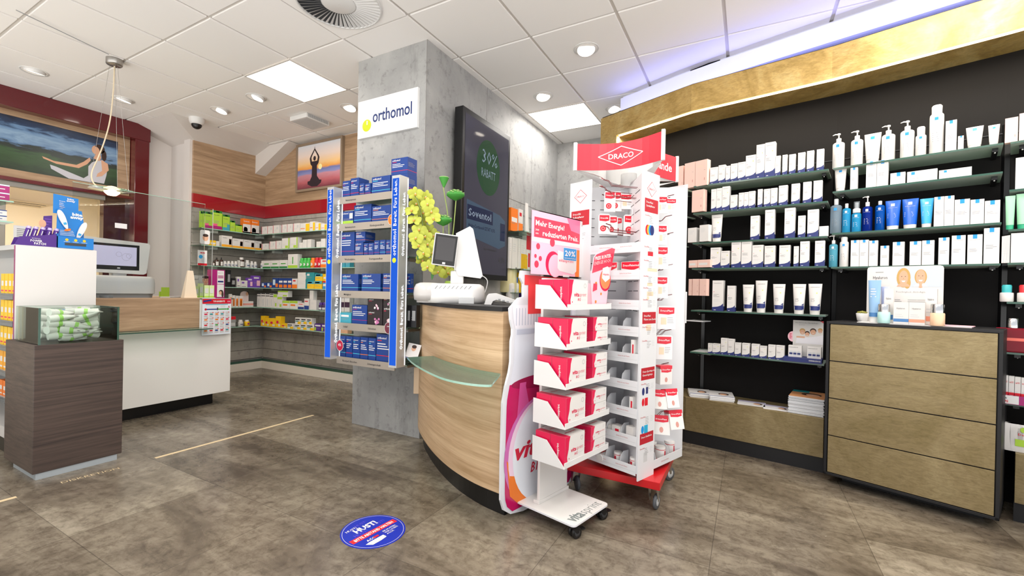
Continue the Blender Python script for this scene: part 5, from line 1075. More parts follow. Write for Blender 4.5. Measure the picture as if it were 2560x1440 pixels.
# orchids and lotus pods
vp = Vector((2.50, 1.74)); fq = empty('orchid_arrangement', (vp.x, vp.y, CTZ), 0, 'hanging yellow green artificial orchids and three green lotus pods behind the till', 'flower arrangement')
STEM = mat('olive stem', '8fa05a', .6); ORC = mat('yellow green petal', 'b4bb45', .55); ORCC = mat('orchid lip', 'd9a24a', .5); PODG = mat('lotus pod green', '3f8f36', .6); PODL = mat('lotus pod rim', '9cc476', .6); LEAF = mat('orchid leaf', '3d7a33', .5)
MB().lathe([(.001, 0), (.05, 0), (.06, .05), (.058, .12), (.05, .14)], mat('lime glass vase', '9fbf4a', .2), n=20).obj('vase', fq)
def fp(x, y, dd=0): v = Pp(x, y, vp + Vector((.87, .49)) * dd, (.49, -.87)); return v - Vector((vp.x, vp.y, CTZ))
def branch(pts): MB().tube(smooth([fp(*p) for p in pts], 3), .004, STEM, 6).obj('stem', fq)
branch([(1120, 655), (1122, 560), (1105, 450)]); branch([(1125, 655), (1135, 560), (1140, 500)]); branch([(1110, 655), (1108, 600), (1108, 560)])
def pod(px, py, r_, hz, flatp):
    c = fp(px, py, -.0); mb = MB()
    if flatp: mb.lathe([(.004, -.035), (r_ * .6, -.02), (r_ * .97, -.002), (r_, .006), (r_ * .9, .016), (r_ * .5, .028), (.002, .033)], PODG, c.x, c.y, 22)
    else: mb.lathe([(.006, -.06), (r_ * .5, -.035), (r_ * .9, -.004), (r_, .004), (r_ * .93, .008), (.002, .006)], PODG, c.x, c.y, 22, mats=[PODG, PODG, PODG, PODL, PODL])
    mb.v = [(x, y, z + c.z) for x, y, z in mb.v]
    if flatp:
        for i in range(26):
            a = i * 2.4; rr_ = r_ * math.sqrt((i + .5) / 26) * .95; zz = c.z + .030 * (1 - (rr_ / r_) ** 2) + .008; mb.lathe([(.0085, zz), (.0085, zz + .003), (.0055, zz + .0035), (.005, zz - .002)], PODL, c.x + rr_ * math.cos(a), c.y + rr_ * math.sin(a), 7, cap=False)
    mb.obj('lotus_pod', fq)
pod(1110, 446, .034, 0, False); pod(1139, 489, .062, 0, True); pod(1108, 552, .06, 0, True)
def bloom(px, py, dd, s, seed):
    r = random.Random(seed); c = fp(px, py, dd); mb = MB(); yaw = math.atan2(-.87, .49) + r.uniform(-.5, .5); 
    mb.M = Matrix.Translation(c) @ Matrix.Rotation(yaw, 4, 'Z') @ Matrix.Rotation(r.uniform(-.45, .25), 4, 'X') @ Matrix.Rotation(r.uniform(-.5, .5), 4, 'Y')
    for a, L_, W_ in ((90, 1, .62), (210, .95, .55), (330, .95, .55), (20, 1.05, .95), (160, 1.05, .95)):
        a = math.radians(a); n = 10; P = []
        for k in range(n):
            t2 = 2 * PI * k / n; u = .52 * s * L_ * (1 + math.cos(t2)) ; v = s * W_ * .55 * math.sin(t2); x = u * math.cos(a) - v * math.sin(a); z = u * math.sin(a) + v * math.cos(a); P.append((x, -.002 - .12 * s * math.cos(t2) * (1 if W_ > .9 else .3), z))
        cx = sum(p_[0] for p_ in P) / n; cz = sum(p_[2] for p_ in P) / n; mb.add(P + [(cx, -.12 * s - .004, cz)], [(k, (k + 1) % n, n) for k in range(n)], ORC, True)
    mb.sphere((0, -.2 * s, -.05 * s), s * .16, ORCC, 8, 5); mb.sphere((0, -.16 * s, .08 * s), s * .1, WPRINT, 8, 4); mb.obj('bloom', fq)
BL = [(1038, 486), (1066, 494), (1040, 510), (1070, 512), (1030, 528), (1058, 533), (1078, 530), (1036, 552), (1066, 552), (1084, 548), (1048, 576), (1074, 578), (1040, 596), (1064, 592), (1086, 590), (1046, 616), (1070, 612), (1092, 606), (1060, 634), (1082, 632), (1056, 652), (1070, 668), (1090, 652), (1112, 668), (1130, 660), (1096, 680), (1120, 684), (1100, 640)]
for k, (x, y) in enumerate(BL): bloom(x, y, -.06 + .05 * (k % 3), .05, k)
branch([(1035, 478), (1050, 520), (1060, 580), (1075, 640), (1100, 670)])
for k, (pts, sgn) in enumerate(((((1068, 600), (1050, 625), (1045, 650)), 1), (((1130, 640), (1148, 655), (1160, 690)), 1), (((1100, 650), (1085, 670), (1080, 700)), 1))):
    P = smooth([fp(*p_) for p_ in pts], 4); mb = MB(); W_ = Vector((.49, -.87, 0)) * .016; n = len(P); V = []
    for i, c in enumerate(P): wv = math.sin(PI * (i + .3) / (n - .4)); V += [c - W_ * wv, c + W_ * wv + Vector((-.004, -.002, 0))]
    mb.add(V, [(2 * i, 2 * i + 1, 2 * i + 3, 2 * i + 2) for i in range(n - 1)], LEAF, True); mb.obj('leaf', fq)
# rolled beige paper hanging by the counter's left end and a magazine on the ledge
a, b_ = Zp(1046, 1003, .50), None
P0 = Pp(1042, 925, (2.55, 2.03), (.49, -.87)); 
tag(MB().box(-.02, .02, -.01, .01, -.17, .02, mat('beige paper', 'dcc3a4', .6)).obj('paper_bag', loc=(P0.x, P0.y, P0.z), rz=pth, bev=.004), 'narrow beige paper strip hanging beside the pillar under the glass ledge', 'paper bag')
q = MB(); c = Pp(1032, 880, (2.42, 1.98), (.49, -.87)); q.M = Matrix.Rotation(-.5, 4, 'X') @ Matrix.Rotation(.2, 4, 'Y'); q.box(-.045, .045, -.002, .002, -.05, .06, WPRINT); q.disc(lambda x, z: -.002, .0, .025, .016, SKIN, 14, rz=.02); q.disc(lambda x, z: -.002, .0, .038, .017, HAIRD, 14, rz=.013, eps=.0008); q.rect(lambda x, z: -.002, -.045, .045, -.05, -.043, NAVY)
tag(q.obj('leaflet', loc=tuple(c), rz=pth), 'leaflet with a printed face leaning between blue rack and counter', 'leaflet')
# ================================================================ SHELF GOODS
# each row: plane of the front faces, shelf height, where the crop of the photograph lies, and (left, right, top) edges read in that crop
GD = mat('dark green card', '1f7a34', .45); GJ = mat('green jar', '3fb54a', .3); BRN = mat('brown glass', '3a2014', .1); TURQ = mat('turquoise card', '3f9fb4', .45); NVD = mat('navy card', '1d2c5c', .45)
BLB = glassmat('blue liquid', '3f8fe0', opac=.55, dcol='0a5fc0'); BLL = glassmat('light blue liquid', '8fd4f4', opac=.5, dcol='39b4e8'); BLD = glassmat('dark blue liquid', '3858b8', opac=.6, dcol='0c2f94'); CLR = glassmat('clear liquid', 'c8dce8', opac=.3, dcol='b8ccda'); CYL = glassmat('pale cyan liquid', 'a8e0f0', opac=.5, dcol='6cc4dc')
TB1 = mat('royal blue tube', '1d5fc4', .25); TB2 = mat('sky tube', '3aa6dc', .25); MINT = mat('mint tube', '9fd4b0', .3); MINTD = mat('mint cap', '2fa57c', .3)
ST = {'g': (LGRN, [(0, 1, .88, 1, GD), (.3, .7, .9, .97, WPRINT), (0, 1, 0, .18, MAG), (0, .5, .18, .3, mat('rose panel', 'e0588a', .45))], 'Pascoflair', DINK, (.12, .74, .045, .6)),
      'gb': (LGRN, [(0, 1, .88, 1, GD), (.3, .7, .9, .97, WPRINT), (0, 1, 0, .2, TURQ), (.6, 1, .2, .4, TURQ)], 'Pascoflair', DINK, (.12, .72, .045, .6)),
      'gp': (LGRN, [(0, 1, .84, 1, GD), (.3, .8, .87, .97, WPRINT)], None, None), 'or': (ORG, [(0, 1, .0, .62, PW), (.1, .6, .12, .35, HAIRD), (.15, .5, .18, .42, SKIN), (0, 1, 0, .1, YEL)], 'Immun', WPRINT, (.1, .78, .1, .7)),
      'w': 'whitebox', 'wr': (PW, [(0, .06, 0, 1, CRIM), (.1, .9, 0, .05, CRIM), (.55, .8, .5, .8, LGREY)], None, None), 'wy': (PW, [(.6, 1, 0, .9, YEL), (.05, .5, .3, .38, ORG)], None, None), 'y': (YEL, [(.1, .9, .3, .6, PW), (.5, .8, .1, .3, mat('pale yellow', 'f7df7a', .5))], None, None),
      'wo': (PW, [(0, 1, 0, .22, mat('amber card', 'f2a81e', .45)), (.7, .95, .25, .75, HAIRD), (.72, .9, .3, .65, SKIN)], 'Femibion', DINK, (.1, .78, .07, .4)), 'wl': (PW, [(.85, 1, 0, 1, LGRN), (.45, .8, .08, .3, LGRN), (0, 1, 0, .05, LGRN)], None, None),
      'wg': (PW, [(0, 1, 0, .22, GD), (.2, .8, .5, .62, GREENP)], None, None), 'bt': (PW, [(0, 1, 0, .2, LGRN), (.45, .55, .3, .8, GREENP)], None, None), 'bp': (mat('black card', '17171b', .35), [(.2, .8, .3, .75, GREY)], None, None),
      'pw': (PW, [(.1, .5, .55, .8, PURP2), (.1, .8, .1, .15, DINK)], None, None), 'pu': (PURP2, [(.1, .8, .75, .88, WPRINT), (.5, .95, .15, .6, PINKL)], None, None), 'bo': (ORTB, [(.1, .5, .3, .85, mat('ice blue print', 'cfe4f4', .4)), (.55, .95, .1, .45, ORG)], None, None),
      'bu': (ORTB, [(.1, .9, .55, .75, WPRINT), (.1, .9, .05, .35, ORG)], None, None), 'ow': (PW, [(0, 1, 0, .4, ORG), (.2, .7, .7, .85, RED)], None, None), 'te': (TEAL, [(.15, .45, .6, .85, PW)], None, None), 'yb': (YEL, [(0, 1, .62, 1, TURQ), (.1, .7, .72, .88, WPRINT)], None, None),
      'cb': (BLUEP, [(.05, .9, .35, .65, WPRINT), (0, 1, .8, 1, RED)], None, None), 'os': (PW, [(.2, .85, .1, .75, ORG), (.45, .6, .1, .6, BRN)], None, None), 'wd': (PW, [(0, 1, .78, .84, DINK), (0, 1, .93, 1, DINK), (.35, .65, .1, .6, LGREY)], None, None), 'li': (PW, [(0, 1, .78, 1, LGRN), (.5, .9, .1, .35, LGRN)], None, None),
      'lo': (PW, [(0, 1, .7, 1, LGRN), (.1, .7, .35, .55, ORG)], None, None), 'wb': (PW, [(0, 1, 0, .35, ORTB), (.1, .8, .7, .8, RED)], None, None), 'ye': (YEL, [(.15, .55, .35, .6, CRIM), (.5, .9, .1, .3, PW)], None, None), 'cu': (PW, [(.45, 1, 0, .4, YEL), (.05, .8, .6, .8, DINK), (.05, .6, .35, .5, TEAL)], None, None),
      'pp': (PURP, [(.1, .9, .65, .85, WPRINT), (.02, .25, .05, .5, LGRN)], None, None), 'gn': (GREY, [(0, 1, .7, 1, RED), (.1, .9, .1, .4, LGREY)], None, None), 'ob': 'orthomol', 'od': 'orthodark', 'o2': (TURQ, [(.1, .8, .6, .8, WPRINT)], None, None), 'lg': (ORTB, [(0, 1, 0, .3, LGRN), (.65, .95, .45, .85, LGREY)], 'orthomol', WPRINT, (.06, .78, .14, .5)),
      'oc': (ORG, [(.1, .9, .4, .6, WPRINT)], None, None), 'rw': (PW, [(.0, 1, .6, 1, RED), (.4, .8, .1, .5, RED)], None, None), 'd': 'derm', 'l': 'lrp', 'p': 'pinkbox', 'of': (mat('peach card', 'e8b48e', .5), [], None, None), 'pv': (PW, [(0, 1, .45, 1, mat('aubergine card', '3d2240', .45))], None, None),
      'cp': (PW, [(0, 1, 0, .4, RED), (.15, .8, .15, .3, WPRINT)], 'care PLUS', RED, (.12, .75, .07, .7)), 'sk': (PW, [(0, .04, 0, 1, mat('copper stripe', 'b98a5e', .4))], None, None), 'mg': (MAG, [(.0, 1, .0, 1, MAG)], None, None), 'eu': (mat('pale lime card', 'd6e6a4', .5), [(.15, .85, .35, .75, PW), (0, 1, 0, .12, LGRN)], None, None), 'rs': (PINKC, [(.1, .8, .3, .6, PW)], None, None)}
DESC = {'g': 'lime carton with pink foot', 'gb': 'lime green carton with blue foot', 'gp': 'small lime green carton', 'or': 'orange and white carton', 'w': 'plain white carton', 'wr': 'white carton with red edge', 'wy': 'white and yellow carton', 'y': 'yellow carton', 'wo': 'white carton with amber band', 'wl': 'white carton with lime edge', 'wg': 'white carton with green foot', 'bt': 'big white carton with lime foot', 'bp': 'black carton', 'pw': 'white carton with violet mark', 'pu': 'violet carton', 'bo': 'blue carton with round print', 'bu': 'blue and orange carton', 'ow': 'white and orange carton', 'te': 'teal carton', 'yb': 'yellow carton with blue top', 'cb': 'bright blue carton', 'os': 'slim orange striped carton', 'wd': 'slim white dark striped carton', 'li': 'white carton with lime top', 'lo': 'lime and orange printed carton', 'wb': 'white carton with blue foot', 'ye': 'plain yellow carton', 'cu': 'yellow cornered white carton', 'pp': 'purple carton', 'gn': 'small grey carton with red top', 'ob': 'dark blue carton', 'od': 'black brown carton with orchid print', 'o2': 'turquoise carton', 'lg': 'blue carton with lime foot', 'oc': 'orange carton', 'rw': 'red and white carton', 'd': 'white carton with navy wave', 'l': 'white carton with blue square', 'p': 'pale pink carton', 'of': 'peach carton', 'pv': 'aubergine and beige carton', 'cp': 'white carton with red foot', 'sk': 'white carton with copper edge', 'rs': 'low rose carton', 'eu': 'pale green carton'}
def goods(code, c, w_, h_, th, z, label, group, depth, seed):
    P = product
    if code in ST: return P('box', c, w_, h_, depth, th, z, label, 'carton', group, style=ST[code], seed=seed)
    r2 = w_ * .8
    if code == 'T': return P('tube', c, w_, h_, w_ * .72, th, z, label, 'tube', group, 'cream_tube', body=PW, cap=PW, prints=derm_print)
    if code == 'L': return P('tube', c, w_, h_, w_ * .72, th, z, label, 'tube', group, 'cream_tube', body=PW, cap=PW, prints=lrp_print())
    if code == 'B': return P('tube', c, w_, h_, w_ * .72, th, z, label, 'tube', group, 'cream_tube', body=TB1, cap=PW, prints=lrp_print(WPRINT, WPRINT), dr=.4)
    if code == 'C': return P('tube', c, w_, h_, w_ * .72, th, z, label, 'tube', group, 'cream_tube', body=TB2, cap=PW, prints=lrp_print(WPRINT, WPRINT), dr=.36)
    if code == 'M': return P('tube', c, w_, h_, w_ * .72, th, z, label, 'tube', group, 'cream_tube', body=MINT, cap=MINTD, dr=.4)
    lb = lambda wh=None, sq=BLUEP: (lambda mb, yf, W, H, ch, r0: (mb.rect(yf, -r0 * .28, r0 * .28, H * .84 - r0 * .3, H * .84 + r0 * .3, sq, 2), mb.text(yf, 'LA ROCHE-POSAY', 0, H * .84 - r0 * .55, max(.003, r0 * .12), wh or DINK, w=r0 * 1.3, al='C', bold=0), mb.lines(yf, -r0 * .55, r0 * .5, H * .5, 5, H * .05, H * .014, wh or INK, 3)))
    D_ = w_
    S = {'P': (PW, PW, 'pump', .74, lb()), 'S': (PW, PW, 'spray', .84, lb()), 'K': (PW, PW, 'spray', .72, lb()), '1': (CLR, LGREY, 'cap', .82, lb()), '2': (BLL, PW, 'cap', .84, lb(WPRINT, WPRINT)), '3': (BLL, PW, 'foam', .62, lb(WPRINT, WPRINT)), '4': (BLD, PW, 'pump', .70, lb(WPRINT, WPRINT)), '5': (BLB, PW, 'cap', .86, lb(WPRINT, WPRINT)), '6': (CYL, PW, 'pump', .72, lb(WPRINT, WPRINT)), '7': (PW, PW, 'spray', .86, lb()),
         'b': (BRN, BLK, 'cap', .75, lambda mb, yf, W, H, ch, r0: mb.rect(yf, -r0 * .8, r0 * .8, H * .1, H * .7, PW, 6)), 'j': (PW, PW, 'spray', .72, lambda mb, yf, W, H, ch, r0: (mb.rect(yf, -r0 * .8, r0 * .8, H * .15, H * .8, LGREY, 6), mb.rect(yf, -r0 * .6, r0 * .6, H * .35, H * .5, NAVY, 6, eps=.001))),
         'J': (BRN, PW, 'spray', .78, lambda mb, yf, W, H, ch, r0: mb.rect(yf, -r0 * .85, r0 * .85, H * .15, H * .75, PW, 6)), 'G': (GJ, GJ, 'spray', .76, lambda mb, yf, W, H, ch, r0: mb.disc(yf, 0, H * .45, r0 * .7, PW, 14)), 'R': (RED, RED, 'spray', .78, lambda mb, yf, W, H, ch, r0: mb.disc(yf, 0, H * .45, r0 * .6, PW, 14)), 'O': (ORG, ORG, 'spray', .78, lambda mb, yf, W, H, ch, r0: mb.disc(yf, 0, H * .45, r0 * .6, PW, 14)),
         'V': (mat('purple jar', '3c2350', .25), PURP, 'spray', .7, lambda mb, yf, W, H, ch, r0: mb.rect(yf, -r0 * .9, r0 * .9, H * .1, H * .5, LGREY, 6)), 'Y': (YEL, PW, 'spray', .75, lambda mb, yf, W, H, ch, r0: mb.disc(yf, 0, H * .5, r0 * .4, MAG, 10)), 'D': (PW, mat('turquoise lid', '3fb0b4', .3), 'spray', .55, None), 'E': (PW, mat('red lid', 'd9353c', .3), 'spray', .55, None), 'W': (PW, mat('blue lid', '1f5fb8', .3), 'spray', .86, lambda mb, yf, W, H, ch, r0: (mb.rect(yf, -r0, r0, 0, H * .12, mat('blue lid', '1f5fb8', .3), 8), mb.rect(yf, -r0 * .7, r0 * .7, H * .3, H * .8, LGREY, 6))),
         'A': (mat('translucent amber jar', 'ece3b0', .2), YEL, 'spray', .72, lambda mb, yf, W, H, ch, r0: mb.text(yf, 'BETA', -r0 * .1, H * .72, r0 * .28, DINK, bold=.02))}[code]
    nm = {'j': 'white_jar', 'J': 'brown_jar', 'G': 'jar', 'R': 'jar', 'O': 'jar', 'V': 'jar', 'Y': 'jar', 'D': 'deodorant', 'E': 'deodorant', 'A': 'jar', 'W': 'drink_can'}.get(code, 'bottle')
    return P('bottle', c, w_, h_, D_, th, z, label, 'jar' if 'jar' in nm else ('can' if nm == 'drink_can' else 'bottle'), group, nm, body=S[0], cap=S[1], top=S[2], sh=S[3], prints=S[4], neck=.35)
DESC.update({'T': 'white tube with navy wave', 'L': 'white tube with blue square', 'B': 'royal blue tube', 'C': 'sky blue tube', 'M': 'mint green tube', 'P': 'white pump bottle', 'S': 'white spray can', 'K': 'small white spray can', '1': 'clear bottle', '2': 'light blue bottle', '3': 'light blue foam bottle', '4': 'dark blue pump bottle', '5': 'deep blue bottle', '6': 'pale cyan pump bottle', '7': 'white bottle', 'b': 'brown bottle with black cap', 'j': 'white jar', 'J': 'brown jar with white lid', 'G': 'green jar', 'R': 'red jar', 'O': 'orange jar', 'V': 'purple jar', 'Y': 'yellow jar', 'D': 'turquoise capped deodorant', 'E': 'red capped deodorant', 'W': 'white and blue can', 'A': 'amber jar with yellow lid'})
def row(p, t_, z, crop, items, where, group, depth=.055, setback=.0):
    x0, y0, s = crop; p = Vector((p[0], p[1])); t_ = Vector((t_[0], t_[1])).normalized(); n_ = Vector((-t_.y, t_.x)); p = p + n_ * setback
    tot = {}; seen = {}
    items = [tuple(it) for it in items]; key = lambda it: it[0] + ('^' if len(it) > 4 else '')
    for it in items: tot[key(it)] = tot.get(key(it), 0) + 1
    last = None
    for k, it in enumerate(items):
        code, a, b_, yt = it[:4]; zz = z; dd = depth
        if len(it) > 4: zz = Pp(x0 + (a + b_) / 2 / s, y0 + it[4] / s, p, t_).z if it[4] else z; zz = last if it[4] == -1 else zz
        c, w_, h_, th = place(p, t_, x0 + a / s, x0 + b_ / s, y0 + yt / s, z)
        h_ = h_ - (zz - z)
        if h_ <= .012: h_ = .012
        kk = key(it); seen[kk] = seen.get(kk, 0) + 1; up_ = 'stacked ' if len(it) > 4 else ''
        pre = '' if tot[kk] == 1 else ORD[seen[kk] - 1] + ' '
        lab = pre + up_ + DESC[code] + (' from left' if tot[kk] > 1 else '') + ' on ' + where
        goods(code, c, w_ * .985, h_, th, zz, lab, group, min(dd, max(w_ * .8, .03)) if w_ < .07 else dd, k * 7 + int(a))
        last = zz + h_ + .001
CA, CB_, C6, C5R, C4B = (1740, 400, 4.5), (2060, 260, 3.428), (1680, 640, 3.429), (1680, 340, 3.79), (1740, 400, 4.5)
def bay(i, lev, crop, items, name, dep=.05, sb=.006): a, b_, t_ = seg(.045, i); row(a, t_, SHZ[i][lev], crop, items, '%s shelf of %s' % (LEVEL[lev], BAYN[i]), '%s on the %s shelf of the %s' % (name, LEVEL[lev], BAYN[i]), dep, sb)
bay(0, 0, C5R, [('p', 60, 105, 290), ('p', 118, 218, 265), ('p', 220, 333, 243)], 'pink cartons', .05)
bay(0, 1, C5R, [('p', 188, 300, 522)], 'pink cartons'); bay(0, 2, C5R, [('w', 150, 228, 875), ('w', 260, 345, 847)], 'white cartons'); bay(0, 3, C5R, [('rs', 158, 240, 1180), ('rs', 243, 360, 1175)], 'rose cartons'); bay(0, 4, C6, [('p', 142, 170, 198), ('p', 175, 230, 197), ('p', 235, 295, 197)], 'pink cartons')
bay(1, 0, C5R, [('d', 360, 437, 303), ('d', 440, 505, 280), ('d', 508, 552, 287), ('d', 556, 622, 267), ('d', 625, 697, 253), ('d', 698, 795, 190), ('d', 798, 878, 88), ('d', 880, 978, 68), ('d', 978, 1027, 192), ('d', 1045, 1092, 182), ('d', 1108, 1170, 178), ('d', 1193, 1262, 162), ('d', 1277, 1345, 145), ('d', 1370, 1440, 130)], 'skin care cartons')
bay(1, 1, CA, [('d', a, b_, y) for a, b_, y in ((170, 228, 332), (230, 292, 322), (294, 378, 303), (385, 465, 398), (480, 538, 372), (540, 590, 365), (592, 665, 355), (693, 747, 332), (763, 835, 330), (840, 915, 320), (930, 1030, 292), (1072, 1167, 272), (1203, 1298, 252), (1320, 1422, 237))], 'skin care cartons')
bay(1, 2, CA, [('T', 160, 290, 615), ('d', 612, 712, 632), ('d', 775, 885, 565), ('d', 995, 1115, 545), ('d', 1147, 1230, 630), ('d', 1253, 1380, 563), ('w', 1385, 1490, 748)], 'skin care goods')
bay(1, 3, CA, [('d', a, b_, y) for a, b_, y in ((162, 275, 988), (278, 377, 1025), (397, 505, 925), (510, 625, 918), (630, 757, 960), (770, 890, 968), (935, 1060, 962), (1098, 1155, 972), (1170, 1275, 918), (1337, 1450, 912))], 'skin care cartons')
bay(1, 4, C6, [('d', 345, 440, 210), ('d', 472, 540, 255), ('T', 597, 697, 245), ('T', 707, 812, 210), ('T', 857, 967, 240), ('T', 1028, 1145, 240), ('T', 1162, 1285, 238)], 'skin care goods')
bay(1, 5, C6, [('d', a, b_, y) for a, b_, y in ((308, 345, 748), (347, 413, 750), (418, 477, 703), (479, 533, 710), (537, 590, 742), (600, 665, 746), (680, 748, 753), (752, 812, 770), (824, 887, 760), (892, 962, 765))], 'skin care cartons')
bay(2, 0, CB_, [('P', 65, 170, 255), ('P', 223, 330, 230), ('L', 337, 487, 258), ('P', 487, 607, 183), ('P', 648, 773, 145), ('K', 780, 877, 198), ('S', 900, 1028, 15), ('l', 1040, 1137, 150), ('l', 1147, 1197, 278), ('L', 1213, 1370, 200), ('L', 1405, 1510, 182)], 'skin care goods', .045)
bay(2, 1, CB_, [('L', 83, 190, 550), ('l', 225, 288, 550), ('l', 360, 450, 500), ('l', 452, 550, 490), ('l', 567, 697, 597), ('l', 710, 973, 585), ('l', 983, 1268, 572)], 'skin care goods', .045)
bay(2, 2, CB_, [('1', 45, 147, 815), ('2', 150, 225, 855), ('3', 230, 317, 838), ('4', 322, 412, 790), ('5', 432, 518, 832), ('B', 518, 655, 830), ('B', 662, 810, 815), ('C', 817, 940, 812), ('l', 942, 1028, 800), ('l', 1030, 1115, 792), ('l', 1118, 1250, 823), ('l', 1254, 1373, 823), ('l', 1377, 1510, 833)], 'skin care goods', .04)
bay(2, 3, CB_, [('6', 37, 113, 1125), ('7', 127, 207, 1140), ('l', 228, 302, 1170), ('l', 304, 380, 1167), ('l', 384, 460, 1173), ('l', 482, 555, 1217), ('l', 587, 688, 1185), ('l', 733, 833, 1180), ('l', 838, 945, 1172), ('l', 980, 1073, 1148), ('l', 1092, 1213, 1130), ('l', 1228, 1358, 1123), ('l', 1368, 1505, 1067)], 'skin care goods', .045)
bay(3, 0, CB_, [('p', 1550, 1663, 128), ('p', 1672, 1780, 85)], 'pink cartons'); bay(3, 1, CB_, [('w', 1640, 1790, 465)], 'white cartons'); bay(3, 2, CB_, [('M', 1550, 1640, 790), ('M', 1642, 1780, 770)], 'mint tubes')
bay(3, 3, CB_, [('sk', 1522 + k * 9, 1530 + k * 9, 1135 - k * 1.5) for k in range(8)] + [('w', 1600, 1790, 1110)], 'upright cartons', .05)
C8 = (2060, 640, 2.182)
bay(3, 4, C8, [('D', 957, 1037, 157), ('E', 1052, 1135, 157)], 'deodorants')
bay(3, 6, C8, [('cp', 972, 1005, 650), ('cp', 1007, 1038, 655), ('cp', 1040, 1073, 660), ('cp', 1075, 1110, 665)], 'care cartons', .05, .02)
a, b_, t_ = seg(.045, 3); th = math.atan2(t_.y, t_.x)
c, w_, h_, th = place(a, t_, 2508, 2570, 815, SHZ[3][5]); q = empty('perfume_bottle', (c.x + .03, c.y, SHZ[3][5]), th, 'large red glass bottle with silver cap right of the brass chest', 'bottle')
REDL = glassmat('red glass', 'd8566a', opac=.45, dcol='a02438'); mb = MB().box(-.06, .06, -.035, .035, 0, .125, REDL); mb.rect(lambda x, z: -.035, -.03, .06, .06, .075, mat('coral label', 'e06a5c', .4)); mb.obj('body', q, .008); MB().lathe([(.022, .126), (.022, .17), (.019, .175)], CHROME, n=24).obj('cap', q)
mb = MB().box(-.12, .06, -.012, -.01, 0, .045, MAG); mb.rect(lambda x, z: -.012, -.06, .02, .002, .044, WPRINT); mb.text(lambda x, z: -.012, 'care', -.05, .026, .013, DINK, bold=.01, shear=.2, eps=.001); mb.text(lambda x, z: -.012, 'PLUS', -.05, .008, .012, RED, bold=.03, eps=.001); mb.box(-.12, .06, -.01, .05, 0, .002, MAG)
c, w_, h_, th = place(a, t_, 2500, 2560, 990, SHZ[3][6]); tag(mb.obj('shelf_tray', loc=(c.x - .01, c.y, SHZ[3][6] + .0004), rz=th), 'pink shelf tray with white brand label below the red footed cartons', 'tray')
# wipes in white packs on the low cabinet at the right edge
for k, (px, pt) in enumerate(((2528, 1043), (2541, 1048), (2556, 1050))):
    c, w_, h_, th = place(seg(.03, 3)[0], t_, px - 14, px + 14 + 10 * (k == 2), pt, .345); mb = MB(); mb.loft([[(x * s, y * s2, z) for x, y in rrect(.075, .04, .015)] for s, s2, z in ((.7, .9, 0), (.85, 1, .02), (1, 1, .08), (1, 1, .10), (.9, .9, .135), (.8, .8, .14))], PW)
    if k == 2: mb.disc(lambda x, z: -.0215, .0, .115, .014, LGRN, 14); mb.text(lambda x, z: -.0215, 'Deo', -.02, .085, .012, RED); mb.rect(lambda x, z: -.0215, -.03, .03, .03, .065, LGRN)
    n_ = Vector((-t_.y, t_.x)); tag(mb.obj('wipes_pack', loc=(c.x + n_.x * .03, c.y + n_.y * .03, .3455), rz=th), ['rearmost', 'middle', 'foremost'][k] + ' white waisted pack on the low brass cabinet at the right edge', 'pack', 'white packs at the right edge')

# left corner shelves
YS, XS = [1.79, 1.59, 1.35, 1.10, .85, .605], None
SHN = ['top', 'second', 'third', 'fourth', 'fifth', 'lowest']
for k, z in enumerate(YS):
    for nm, loc, th, L_, s0 in (('left', (2.95, 5.785, z), 0, .598, -.1), ('back', (3.785, 5.785, z), -PI / 2, 2.8, .0)):
        q = empty('corner_glass_shelf', loc, th, 'clear glass shelf, %s level on the %s slat wall of the far corner' % (SHN[k], nm), 'shelf', 'glass shelves in the far corner')
        MB().box(s0, L_, -.235, -.002, -.009, 0, GLASSG).box(s0, L_, -.236, -.235, -.009, 0, GEDGEL).obj('pane', q)
        for s in ((.1, .7) if nm == 'left' else (.35, 1.3, 2.2)): MB().box(s, s + .05, -.12, 0, -.035, -.009, mat('clear bracket', 'c9d0cc', .2)).obj('bracket', q)
L5, L6 = (480, 510, 6.4), (480, 650, 6.4)
def yw(k, crop, items, sb=.0, dep=.06): row((2.9, 5.57), (1, 0), YS[k], crop, items, '%s shelf, left side of far corner' % SHN[k], 'goods on the %s shelf left of the far corner' % SHN[k], dep, sb)
def xw(k, crop, items, sb=.0, dep=.06): row((3.57, 5.5), (0, -1), YS[k], crop, items, '%s shelf, right side of far corner' % SHN[k], 'goods on the %s shelf right of the far corner' % SHN[k], dep, sb)
yw(0, L5, [('gp', 135, 172, 110), ('gp', 175, 205, 108), ('g', 208, 330, 118), ('g', 335, 482, 95), ('gb', 492, 605, 165), ('gp', 612, 690, 262), ('gp', 695, 805, 325), ('or', 815, 940, 228), ('or', 948, 1075, 245)])
xw(0, L5, [('wr', 1115, 1203, 365), ('wr', 1206, 1293, 358), ('wr', 1297, 1395, 345), ('wr', 1437, 1518, 333), ('wr', 1521, 1602, 325), ('wr', 1622, 1725, 314), ('wy', 1730, 1880, 312), ('wy', 1885, 1968, 285), ('wy', 1975, 2058, 302), ('wy', 2065, 2158, 322), ('y', 2180, 2240, 175)])
yw(1, L5, [('y', 290, 382, 578), ('w', 386, 440, 592), ('wo', 475, 642, 500), ('wo', 648, 822, 548), ('wo', 828, 1003, 568), ('wo', 1010, 1112, 590)])
xw(1, L5, [('wr', 1118, 1215, 637), ('wr', 1240, 1335, 602), ('wr', 1342, 1430, 592), ('wl', 1437, 1560, 552), ('wl', 1570, 1690, 537), ('w', 1715, 1768, 620), ('w', 1770, 1835, 575), ('w', 1845, 1905, 567), ('w', 1990, 2058, 603), ('w', 2062, 2130, 558), ('w', 2150, 2215, 485)])
